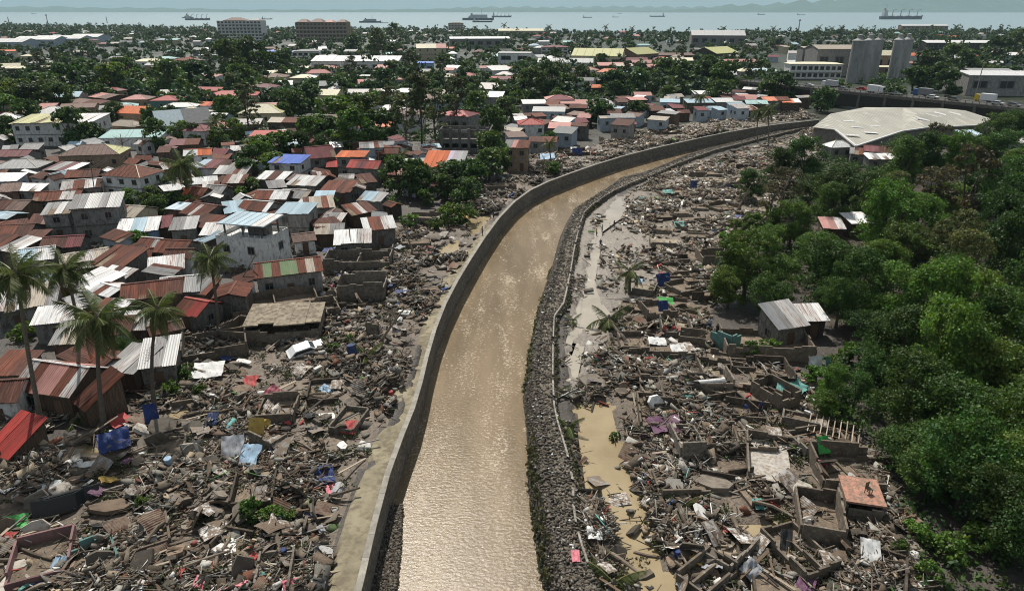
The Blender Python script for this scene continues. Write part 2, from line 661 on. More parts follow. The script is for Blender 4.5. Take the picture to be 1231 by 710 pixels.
# ------------------------------------------------------------------ water
def water_mat(name, col, col2, rough, wscale, bstr, foam_glints=None, stretch=(1, 1, 1), spec=.5):
    m, n, b = _nodes(name)
    v = worldvec(n, stretch)
    c = mixc(n, ramp(n, noise(n, worldvec(n, (.45, .1, 1)) if foam_glints else v, .5 if foam_glints else .12, 6, .65), [(.36, 0.0), (.62, 1.0)]), col, col2)
    h = noise(n, v, wscale, 5, .65)
    if foam_glints:
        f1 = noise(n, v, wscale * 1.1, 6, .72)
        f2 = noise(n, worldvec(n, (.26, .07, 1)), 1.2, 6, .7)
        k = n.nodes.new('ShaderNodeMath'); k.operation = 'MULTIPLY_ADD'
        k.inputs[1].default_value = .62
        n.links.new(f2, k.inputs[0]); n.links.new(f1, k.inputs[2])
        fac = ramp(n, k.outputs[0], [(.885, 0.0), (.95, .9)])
        c = mixc(n, fac, c, foam_glints)  # foam streaks plus sun glints on the ripples, painted into the colour
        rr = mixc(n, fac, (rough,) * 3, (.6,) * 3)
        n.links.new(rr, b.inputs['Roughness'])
    else:
        b.inputs['Roughness'].default_value = rough
    n.links.new(c, b.inputs['Base Color'])
    b.inputs['Specular IOR Level'].default_value = spec
    b.inputs['IOR'].default_value = 1.33
    bump(n, b, h, bstr, .12)
    MATS[name] = m
    return m


MRIVER = water_mat('river_silt', (.140, .101, .056), (.215, .158, .094), .2, 3.0, .38, foam_glints=(.43, .355, .26), stretch=(.8, 1.3, 1), spec=.4)
MPOOL = water_mat('pool_silt', (.25, .195, .115), (.34, .27, .165), .07, .8, .05)
MPOOL2 = water_mat('pool_grey', (.30, .265, .215), (.38, .34, .28), .1, .8, .05)
MSEA = water_mat('sea_water', (.19, .27, .29), (.23, .31, .325), .35, .05, .25)
rv = []
mb = MB()
# the river sheet: a strip between the two banks, wide enough to run under wall and embankment
nseg = 120
A = resample([Vector((p.x + n.x * .4, p.y + n.y * .4, ZW + 1.5 * fz(p.y))) for p, n in zip(WLf, WLn)], 2.0)
Bq = [Vector((p.x * .5 + q.x * .5, p.y * .5 + q.y * .5, ZW + 1.5 * fz(p.y))) for p, q in zip(RR, RS)]


def at(pl, t):
    L_ = [0]
    for a, b in zip(pl[:-1], pl[1:]): L_.append(L_[-1] + (b - a).length)
    s = t * L_[-1]
    for k in range(len(pl) - 1):
        if s <= L_[k + 1] + 1e-9:
            return pl[k].lerp(pl[k + 1], (s - L_[k]) / max(1e-9, L_[k + 1] - L_[k]))
    return pl[-1].copy()


vv, ff = [], []
for k in range(nseg + 1):
    a, b = at(A, k / nseg), at(Bq, k / nseg)
    for j in range(13):
        vv.append(a.lerp(b, j / 12))
for k in range(nseg):
    for j in range(12):
        i = k * 13 + j
        ff.append((i, i + 1, i + 14, i + 13))
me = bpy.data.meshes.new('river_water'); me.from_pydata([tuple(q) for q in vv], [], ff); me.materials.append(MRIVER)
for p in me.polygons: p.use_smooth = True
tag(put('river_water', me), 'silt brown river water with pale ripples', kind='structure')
for k, pl in enumerate(POOLS):
    cx = sum(p[0] for p in pl) / len(pl); cy = sum(p[1] for p in pl) / len(pl)
    mb = MB()
    mb.quad(*[(cx + (p[0] - cx) * 1.12, cy + (p[1] - cy) * 1.12, -.2 - .55 * min(1, max(0, (p[1] - 95) / 40)) * min(1, max(0, p[0] / 12))) for p in pl][::(-1 if True else 1)])
    me = mb.mesh('puddle_water', MPOOL2 if k in (1, 2) else MPOOL)
    tag(put('puddle_water', me), 'still ochre flood water lying on the mud', kind='structure')
sm = MB()
sm.quad((-60000, 1000, -2.6), (60000, 1000, -2.6), (60000, 60000, -2.6), (-60000, 60000, -2.6))
tag(sm.build('sea_water', MSEA), 'pale teal sea beyond the town', kind='structure')

# hills across the strait
MHILL = M('hill_scrub', (.06, .10, .06), .95, .3, .002, rv=0)


def hills(x0, x1, y, prof, seed):
    n = 90
    vs, fs = [], []
    for k in range(n + 1):
        t = k / n
        x = x0 + (x1 - x0) * t
        h = prof(t) * (.65 + .7 * float(fbm(np.array([t * 9.]), np.array([seed * 1.]), seed, 4)[0]))
        for j, (dy, q) in enumerate(((-1500, -.02), (-600, .45), (0, 1), (900, .6), (2500, -.02))):
            vs.append((x, y + dy, max(-4, h * q * (1 + .2 * math.sin(k * 1.7 + j)) if q > 0 else -4)))
    for k in range(n):
        for j in range(4):
            i = k * 5 + j
            fs.append((i, i + 5, i + 6, i + 1))
    me = bpy.data.meshes.new('hills'); me.from_pydata(vs, [], fs); me.materials.append(MHILL)
    for p in me.polygons: p.use_smooth = True
    tag(put('hills', me), 'low blue island hills beyond the strait', kind='structure')


hills(-16000, 3500, 17000, lambda t: 120 * min(1, t * 8) * min(1, (1 - t) * 6) * (.75 + .35 * math.sin(t * 7 + .5)), 3)
hills(2500, 15000, 15500, lambda t: 300 * math.exp(-((t - .5) / .17) ** 2) + 130 * min(1, t * 6) * min(1, (1 - t) * 5), 8)
hills(-3000, 9000, 21000, lambda t: 130 * min(1, t * 6) * min(1, (1 - t) * 5), 12)

# ------------------------------------------------------------------ flood wall: precast panels under a coping
MCONC = M('wall_concrete', (.20, .185, .16), .9, .4, .7, dirt=(.085, .075, .06), dirt_amt=.6, rv=.12, stretch=(1, 1, 2.5), bmp=.02)  # stains, plus the river face's shade put in as a darker tone
MCOPE = M('coping_concrete', (.30, .28, .24), .9, .3, .9, dirt=(.2, .18, .15), dirt_amt=.35, rv=.1)
root = tag(empty('flood_wall', WLf[0]), 'long grey concrete flood wall curving along the river opposite the stone embankment', 'flood wall', None, 'thing')
MB
segs = []
i = 0
while i < len(WLf) - 1:
    dist = math.hypot(WLf[i].x, WLf[i].y)
    j = min(len(WLf) - 1, i + (2 if dist < 120 else 4))
    segs.append((i, j)); i = j
for i, j in segs:
    pts = [WLf[k] - WLf[0] for k in range(i, j + 1)]
    ns = WLn[i:j + 1]
    th = .36
    mb = MB()
    g_ = .012
    for k in range(len(pts) - 1):
        a, b = pts[k], pts[k + 1]
        na, nb = ns[k], ns[k + 1]
        d = (b - a).normalized() * g_
        if k == 0: a = a + d
        if k == len(pts) - 2: b = b - d
        z0, z1 = -3.6 - ZT, -.16
        q = lambda p, n, s, z: (p.x + n.x * s, p.y + n.y * s, z + p.z)
        mb.quad(q(a, na, 0, z0), q(b, nb, 0, z0), q(b, nb, 0, z1), q(a, na, 0, z1))
        mb.quad(q(b, nb, th, z0), q(a, na, th, z0), q(a, na, th, z1), q(b, nb, th, z1))
        mb.quad(q(a, na, 0, z1), q(b, nb, 0, z1), q(b, nb, th, z1), q(a, na, th, z1))
        if k == 0: mb.quad(q(a, na, th, z0), q(a, na, 0, z0), q(a, na, 0, z1), q(a, na, th, z1))
        if k == len(pts) - 2: mb.quad(q(b, nb, 0, z0), q(b, nb, th, z0), q(b, nb, th, z1), q(b, nb, 0, z1))
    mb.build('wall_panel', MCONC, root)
    mb = MB()
    for k in range(len(pts) - 1):
        a, b = pts[k], pts[k + 1]
        na, nb = ns[k], ns[k + 1]
        d = (b - a).normalized() * .01
        if k == 0: a = a + d
        if k == len(pts) - 2: b = b - d
        P8 = [q(a, na, -.06, -.158), q(b, nb, -.06, -.158), q(b, nb, th + .08, -.158), q(a, na, th + .08, -.158),
              q(a, na, -.06, 0), q(b, nb, -.06, 0), q(b, nb, th + .08, 0), q(a, na, th + .08, 0)]
        for f in ((0, 1, 5, 4), (4, 5, 6, 7), (2, 3, 7, 6), (3, 2, 1, 0)) + (((3, 0, 4, 7),) if k == 0 else ()) + (((1, 2, 6, 5),) if k == len(pts) - 2 else ()):
            mb.quad(*[P8[u] for u in f])
    mb.build('coping', MCOPE, root)
# the path of silted concrete behind the wall
MPATH = M('path_silt', (.27, .235, .16), .9, .3, .35, dirt=(.15, .125, .085), dirt_amt=.55, rv=0, bmp=.03)
vv, ff = [], []
for k, (p, n) in enumerate(zip(WLf, WLn)):
    px, py = P(p.x, p.y, 0)
    wd = (2.7 if py > 470 else 1.5 + 1.4 * max(0, 1 - abs(py - 330) / 120))
    wd += .5 * (float(fbm(np.array([k * .21]), np.array([2.2]), 5, 3)[0]) - .45) * 2
    for s, z in ((.45, .16), (wd * .5, .15), (wd, .1), (wd + .5, -.3)):
        vv.append((p.x + n.x * s, p.y + n.y * s, z))
for k in range(len(WLf) - 1):
    for j in range(3):
        i = k * 4 + j
        ff.append((i, i + 4, i + 5, i + 1))
me = bpy.data.meshes.new('path'); me.from_pydata(vv, [], [f[::-1] for f in ff]); me.materials.append(MPATH)
tag(put('path', me), 'olive silted concrete path behind the flood wall', kind='structure')

# ------------------------------------------------------------------ stone embankment on the right bank
lv = []
Lr = [at(RR, k / 240) for k in range(241)]
Ls = [at(RS, k / 240) for k in range(241)]
rows = []
for k in range(241):
    a, b = Lr[k], Ls[k]
    d = Vector((b.x - a.x, b.y - a.y, 0)); wd = d.length; d = d.normalized()
    nearf = max(0, min(1, (75 - a.y) / 20))
    prof = [(-.35, -3.3), (.0, ZW + .1), (.10, -.9), (.20, .45), (.27, .85), (.36, .85), (.40, .55), (.50, .78), (.62, .8), (.80, .82), (.93, .76), (1.0, .6), (1.0 + .35 / wd, -.2), (1.0 + .8 / wd, -.9)]
    ff_ = fz(a.y)
    far_ = [(-1.3 / wd, -3), (-.7 / wd, -.8), (-.35 / wd, -.3), (0, .25), (.1, .3), (.2, .3), (.3, .25), (.5, .3), (.62, .3), (.8, .28), (.93, .25), (1.0, .15), (1.0 + .5 / wd, -.5), (1.0 + .9 / wd, -1.1)]
    prof = [(s0 + (s1 - s0) * ff_, z0 + (z1 - z0) * ff_) for (s0, z0), (s1, z1) in zip(prof, far_)]
    rows.append([Vector((a.x, a.y, 0)) + d * (wd * s) + Vector((0, 0, z)) for s, z in prof])
NR = len(rows[0])
# finer along and across, then roughened
vv = []
NA = 720
for k in range(NA + 1):
    t = k / NA * 240
    i = min(239, int(t)); f = t - i
    r0 = [rows[i][j].lerp(rows[i + 1][j], f) for j in range(NR)]
    for j in range(NR - 1):
        for u in range(3):
            vv.append(r0[j].lerp(r0[j + 1], u / 3))
    vv.append(r0[-1])
NC = (NR - 1) * 3 + 1
vv = np.array([tuple(q) for q in vv])
amp = .3
vv[:, 2] += amp * (fbm(vv[:, 0] * 1.9, vv[:, 1] * 1.9, 77, 3) - .44) + .12 * (vnoise(vv[:, 0] * 6, vv[:, 1] * 6, 71) - .5)
vv[:, 0] += .22 * (fbm(vv[:, 0] * 1.3 + 9, vv[:, 1] * 1.3, 78, 3) - .44)
ii = (np.arange(NA)[:, None] * NC + np.arange(NC - 1)[None, :]).ravel()
ff = np.stack([ii, ii + 1, ii + NC + 1, ii + NC], 1)[:, ::-1]
jj = np.tile(np.arange(NC - 1), NA)
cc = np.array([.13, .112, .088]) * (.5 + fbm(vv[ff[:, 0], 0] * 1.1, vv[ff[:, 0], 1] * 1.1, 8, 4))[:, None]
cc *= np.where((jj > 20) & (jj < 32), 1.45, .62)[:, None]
MBANK = Mattr('embankment_stone', .9, nscale=4, var=.55, bmp=.15)
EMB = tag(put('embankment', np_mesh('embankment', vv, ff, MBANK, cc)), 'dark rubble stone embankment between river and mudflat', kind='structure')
# cut stones set along its crest and flanks
km = MB()
for k in range(6, 236):
    if rnd.random() < .12: continue
    for u0, u1 in ((.90, .955),):
        a, b, a2, b2 = Lr[k], Ls[k], Lr[k + 1], Ls[k + 1]
        zk = 1.02 + (.42 - 1.02) * fz(a.y)
        l_ = lambda p, q, u, z: (p.x + (q.x - p.x) * u, p.y + (q.y - p.y) * u, z)
        c0, c1 = l_(a, b, u0, zk), l_(a, b, u1, zk); d0, d1 = l_(a2, b2, u0, zk), l_(a2, b2, u1, zk)
        km.quad(c0, c1, d1, d0)
        km.quad((c0[0], c0[1], zk - .35), c0, d0, (d0[0], d0[1], zk - .35)); km.quad(c1, (c1[0], c1[1], zk - .35), (d1[0], d1[1], zk - .35), d1)
tag(km.build('embankment_kerb', M('kerb_concrete', (.30, .28, .24), .9, .35, .8, dirt=(.13, .11, .09), dirt_amt=.5, rv=0)), 'thin broken concrete kerb along the embankment crest', kind='structure')
STONE = []


def rough_block(seed, sx=1, sy=1, sz=1, jit=.18):
    r = random.Random(seed)
    vs = []
    for z in (-.5, .5):
        for x, y in ((-.5, -.5), (.5, -.5), (.5, .5), (-.5, .5)):
            vs.append((x * sx * (1 + r.uniform(-jit, jit)), y * sy * (1 + r.uniform(-jit, jit)), z * sz * (1 + r.uniform(-jit, jit))))
    return vs


BF = np.array([(3, 2, 1, 0), (4, 5, 6, 7), (0, 1, 5, 4), (1, 2, 6, 5), (2, 3, 7, 6), (3, 0, 4, 7)])


def boxes_mesh(name, pos, size, rot, col, mat, jit=.12, seed=1):
    """many rough six-sided pieces in one mesh: pos (N,3), size (N,3), rot (N,3) euler, col (N,3)"""
    r = np.random.RandomState(seed)
    n = len(pos)
    base = np.array([(x, y, z) for z in (-.5, .5) for x, y in ((-.5, -.5), (.5, -.5), (.5, .5), (-.5, .5))])
    v = base[None] * (1 + r.uniform(-jit, jit, (n, 8, 3)))
    v = v * size[:, None, :]
    cx, sx = np.cos(rot[:, 0]), np.sin(rot[:, 0]); cy, sy = np.cos(rot[:, 1]), np.sin(rot[:, 1]); cz, sz = np.cos(rot[:, 2]), np.sin(rot[:, 2])
    x, y, z = v[..., 0], v[..., 1], v[..., 2]
    y, z = y * cx[:, None] - z * sx[:, None], y * sx[:, None] + z * cx[:, None]
    x, z = x * cy[:, None] + z * sy[:, None], -x * sy[:, None] + z * cy[:, None]
    x, y = x * cz[:, None] - y * sz[:, None], x * sz[:, None] + y * cz[:, None]
    v = np.stack([x, y, z], -1) + pos[:, None, :]
    f = (np.arange(n)[:, None, None] * 8 + BF[None]).reshape(-1, 4)
    c = np.repeat(col, 6, 0)
    return np_mesh(name, v.reshape(-1, 3), f, mat, c)


MSTUFF = Mattr('rubble_pieces', .85, nscale=7, var=.4)
n = 17000
k = nr.randint(0, 240, n); t = nr.rand(n); s = nr.rand(n)
pos = np.zeros((n, 3))
for q in range(n):
    ki = int(240 * (t[q] ** 1.7)) if t[q] < .999 else 239
    a, b = Lr[ki], Ls[ki]
    a2, b2 = Lr[min(240, ki + 1)], Ls[min(240, ki + 1)]
    fq = nr.rand()
    a = a.lerp(a2, fq); b = b.lerp(b2, fq)
    u = s[q] * 1.12 - .04
    zz = .85 if .22 < u < .97 else (-2.2 + u * 14 if u <= .22 else .8 - (u - .97) * 5)
    zz += (.3 - max(zz, -.4)) * fz(a.y)
    if fz(a.y) > .5: u = max(0, u)
    pos[q] = (a.x + (b.x - a.x) * u, a.y + (b.y - a.y) * u, zz + nr.uniform(-.1, .1))
sz = nr.uniform(.06, .24, (n, 3)); sz[:, 0] *= 1.5; sz[:, 2] *= .5
pal = np.array([(.125, .108, .086), (.085, .072, .056), (.165, .15, .125), (.055, .046, .036), (.14, .11, .082), (.26, .245, .22)])
cc = pal[nr.choice(6, n, p=[.3, .25, .15, .15, .12, .03])] * nr.uniform(.7, 1.25, (n, 1))
pc = nr.rand(n) < .012
cc[pc] = (.65, .64, .62)
o = put('embankment_rubble', boxes_mesh('embankment_rubble', pos, sz, nr.uniform(-.4, .4, (n, 3)) * (1, 1, 8), cc, MSTUFF))
tag(o, 'loose dark stones piled over the river embankment', kind='stuff')
# the berm of washed stones below the wall, bottom of the picture
n = 2600
pp = [(444, 760), (447, 700), (457, 650), (467, 606), (484, 606), (482, 640), (477, 700), (474, 760)]
pw = [(G(x, y, ZW + .5).x, G(x, y, ZW + .5).y) for x, y in pp]
mb = MB(); mb.prism(pw, ZW - .6, ZW + .42)
berm = mb.build('gravel_berm', M('berm_mud', (.1, .088, .07), .95, .4, .8, rv=0))
tag(berm, 'dark gravel berm at the foot of the flood wall', kind='structure')
xs = [p[0] for p in pw]; ys = [p[1] for p in pw]
pos = []
while len(pos) < n:
    x, y = nr.uniform(min(xs), max(xs)), nr.uniform(min(ys), max(ys))
    if inpoly([x], [y], pw)[0]: pos.append((x, y, ZW + .42 + nr.uniform(-.05, .08)))
pos = np.array(pos)
sz = nr.uniform(.06, .26, (n, 3)); sz[:, 2] *= .6
cc = pal[nr.choice(6, n, p=[.3, .3, .1, .2, .09, .01])] * nr.uniform(.7, 1.2, (n, 1))
tag(put('washed_gravel', boxes_mesh('washed_gravel', pos, sz, nr.uniform(-.4, .4, (n, 3)) * (1, 1, 8), cc, MSTUFF)), 'dark gravel and driftwood chips at the wall foot', kind='stuff')
# ------------------------------------------------------------------ building materials
DIRT = (.12, .085, .06)
RUSTC = (.17, .065, .035)
SH = {
    'rust': M('sheet_rust', (.20, .066, .038), .8, .5, 1.3, dirt=(.075, .035, .025), stretch=(2.2, .5, 1), rv=.22),
    'rustd': M('sheet_dark_rust', (.105, .045, .032), .8, .5, 1.3, dirt=(.22, .1, .06), dirt_amt=.25, stretch=(2.2, .5, 1), rv=.22),
    'maroon': M('sheet_maroon', (.17, .035, .04), .65, .35, 1.2, dirt=(.09, .03, .03), stretch=(2, .5, 1)),
    'red': M('sheet_red', (.38, .045, .035), .6, .3, 1.2, dirt=(.2, .04, .03), stretch=(2, .5, 1)),
    'orange': M('sheet_orange', (.62, .15, .045), .6, .25, 1.2, dirt=(.4, .12, .05), stretch=(2, .5, 1)),
    'zinc': M('sheet_zinc', (.40, .40, .39), .5, .25, 1.2, dirt=RUSTC, dirt_amt=.12, stretch=(2.4, .5, 1), metal=.25),
    'zincd': M('sheet_grey', (.27, .27, .265), .6, .35, 1.2, dirt=(.13, .09, .07), dirt_amt=.4, stretch=(2.4, .5, 1)),
    'white': M('sheet_white', (.68, .68, .67), .5, .18, 1.2, dirt=(.32, .27, .23), dirt_amt=.38, stretch=(2.4, .5, 1), rv=.15),
    'lblue': M('sheet_pale_blue', (.33, .44, .50), .5, .2, 1.2, dirt=(.5, .5, .5), dirt_amt=.2, stretch=(2, .5, 1)),
    'blue': M('sheet_blue', (.075, .15, .50), .5, .2, 1.2, dirt=(.2, .25, .45), dirt_amt=.15, rv=.1),
    'olive': M('sheet_olive', (.44, .43, .20), .6, .2, 1.2, dirt=(.28, .25, .15), dirt_amt=.25),
    'teal': M('sheet_teal', (.30, .47, .45), .6, .2, 1.2, dirt=(.22, .3, .3), dirt_amt=.25),
    'beige': M('sheet_beige', (.42, .37, .30), .7, .3, 1.2, dirt=(.2, .13, .1), dirt_amt=.35, stretch=(3, .5, 1)),
    'brown': M('sheet_brown', (.16, .10, .08), .7, .35, 1.2, dirt=(.25, .17, .13), dirt_amt=.3),
    'pink': M('sheet_pink', (.45, .23, .20), .7, .25, 1.2, dirt=(.3, .14, .12), dirt_amt=.3),
    'green': M('sheet_green', (.17, .25, .13), .7, .3, 1.2, dirt=(.3, .2, .14), dirt_amt=.3),
    'lav': M('sheet_lavender', (.47, .41, .47), .6, .2, 1.2, dirt=(.4, .25, .2), dirt_amt=.15),
    'grey': M('sheet_slate', (.20, .205, .21), .7, .25, 1.2, dirt=(.12, .11, .1), dirt_amt=.3),
    'shine': M('sheet_bright', (.50, .49, .47), .55, .35, 1.2, dirt=RUSTC, dirt_amt=.45, stretch=(2.4, .5, 1)),
    'pcream': M('sheet_cream', (.62, .57, .42), .7, .2, 1.2, dirt=(.45, .4, .3), dirt_amt=.25),
}
RNAME = {'rust': 'rusty red', 'rustd': 'dark rusted', 'maroon': 'maroon', 'red': 'red', 'orange': 'orange', 'zinc': 'pale zinc', 'zincd': 'dull grey', 'white': 'white', 'lblue': 'pale blue',
         'blue': 'bright blue', 'olive': 'olive', 'teal': 'teal', 'beige': 'beige', 'brown': 'brown', 'pink': 'pink', 'green': 'green', 'lav': 'lavender', 'grey': 'slate grey', 'shine': 'bright patched', 'pcream': 'cream'}
WA = {
    'white': M('plaster_white', (.68, .68, .66), .9, .2, .8, dirt=(.3, .27, .23), dirt_amt=.35, stretch=(1, 1, .5)),
    'grey': M('plaster_grey', (.27, .26, .245), .9, .3, .8, dirt=(.12, .11, .1), dirt_amt=.45, stretch=(1.2, 1.2, .5)),
    'chb': M('block_grey', (.175, .165, .15), .95, .35, 1.2, dirt=(.075, .07, .06), dirt_amt=.5, stretch=(1.2, 1.2, .6)),
    'wood': M('boards_brown', (.13, .088, .06), .9, .4, 1.0, dirt=(.06, .045, .035), dirt_amt=.5, stretch=(4, 4, .4)),
    'blue': M('plaster_blue', (.24, .38, .55), .85, .2, .8, dirt=(.2, .22, .25), dirt_amt=.35),
    'pblue': M('plaster_pale_blue', (.40, .47, .53), .85, .2, .8, dirt=(.25, .26, .27), dirt_amt=.35),
    'teal': M('plaster_teal', (.11, .22, .20), .85, .25, .8, dirt=(.1, .14, .13), dirt_amt=.35),
    'cream': M('plaster_cream', (.50, .44, .31), .9, .2, .8, dirt=(.27, .22, .16), dirt_amt=.35),
    'dark': M('boards_dark', (.06, .05, .042), .95, .4, 1.0, stretch=(4, 4, .5)),
    'tan': M('plaster_tan', (.34, .25, .17), .9, .25, .9, dirt=(.16, .12, .09), dirt_amt=.4),
    'rustw': M('tin_wall', (.17, .10, .075), .85, .45, 1.2, dirt=(.3, .29, .28), dirt_amt=.3, stretch=(3, 3, .4)),
}
WNAME = {'white': 'white', 'grey': 'grey', 'chb': 'bare block', 'wood': 'board', 'blue': 'blue', 'pblue': 'pale blue', 'teal': 'teal', 'cream': 'cream', 'dark': 'dark board', 'tan': 'tan', 'rustw': 'tin'}
MGLASS, _n, _b = _nodes('window_glass')
_b.inputs['Base Color'].default_value = (.022, .028, .032, 1); _b.inputs['Roughness'].default_value = .12; _b.inputs['Specular IOR Level'].default_value = .5
MFRAME = M('window_frame_paint', (.19, .175, .155), .7, .2, 2)
MDOOR = M('door_wood', (.12, .075, .05), .7, .3, 2, stretch=(3, 3, .5))
MTIMBER = M('timber', (.23, .17, .115), .9, .4, 1.2, dirt=(.1, .075, .055), dirt_amt=.4, stretch=(1, 1, 1))
# shared unit meshes


def corr_mesh(waves, amp, name):
    n = waves * 4
    vs, fs = [], []
    for k in range(n + 1):
        x = k / n - .5
        z = amp * math.sin(2 * math.pi * waves * k / n)
        vs += [(x, 0, z), (x, 1, z)]
    for k in range(n):
        fs.append((2 * k, 2 * k + 2, 2 * k + 3, 2 * k + 1))
    m = len(vs)
    vs += [(x, y, z - .02) for x, y, z in vs]
    fs += [tuple(m + q for q in f[::-1]) for f in fs]
    fs += [(0, 1, m + 1, m), (2 * n + 1, 2 * n, m + 2 * n, m + 2 * n + 1)]
    me = bpy.data.meshes.new(name)
    me.from_pydata(vs, [], fs)
    me.materials.append(None)
    return me


SHEET = corr_mesh(5, .028, 'roof_sheet')
SHEETW = corr_mesh(3, .03, 'roof_sheet_small')
_m = MB(); _m.box((0, 0, 0), (1, .06, 1)); PANE = _m.mesh('pane', MGLASS)
_m = MB()
for c, s in (((0, 0, .5), (1.12, .1, .09)), ((0, 0, -.5), (1.2, .16, .09)), ((-.5, 0, 0), (.09, .1, .91)), ((.5, 0, 0), (.09, .1, .91)), ((0, .01, 0), (.05, .07, .91))):
    _m.box(c, s)
FRAME = _m.mesh('window', MFRAME)
_m = MB(); _m.box((0, 0, .5), (1, .08, 1)); DOORM = _m.mesh('door', MDOOR)
HOUSES = []


def sheets(roof, n, w, length, p0, rz, tilt, cols, loose=.0, r=rnd):
    """separate corrugated sheets side by side, from the ridge down: parts of the roof"""
    sw = w / n
    for k in range(n):
        f = (k + .5) / n
        c = cols[min(len(cols) - 1, int(f * len(cols)))] if r.random() > .05 else r.choice(cols)
        if r.random() < .035: c = r.choice(['rust', 'zincd', 'rustd', 'shine'])
        ly = length * (1 + r.uniform(-.02, .04))
        lx = -w / 2 + sw * (k + .5)
        M_ = Matrix.Translation(p0) @ Matrix.Rotation(rz, 4, 'Z') @ Matrix.Translation((lx, 0, .045 + r.uniform(0, .03))) @ Matrix.Rotation(-tilt + r.uniform(-.012, .012) - (r.random() < .08) * r.uniform(0, .06), 4, 'X') @ Matrix.Rotation(r.uniform(-.015, .015), 4, 'Z')
        o = put('roof_sheet', SHEET if sw > .8 else SHEETW, roof, mat=SH[c])
        o.matrix_basis = M_ @ Matrix.Diagonal((sw * 1.05, ly, 1, 1))


def add_window(parent, x, y, z, w, h, rz):
    f = put('window', FRAME, parent, (x, y, z), (0, 0, rz), (w, 1, h))
    put('pane', PANE, f, (0, .03, 0), (0, 0, 0), (.94, 1, .94))
    return f


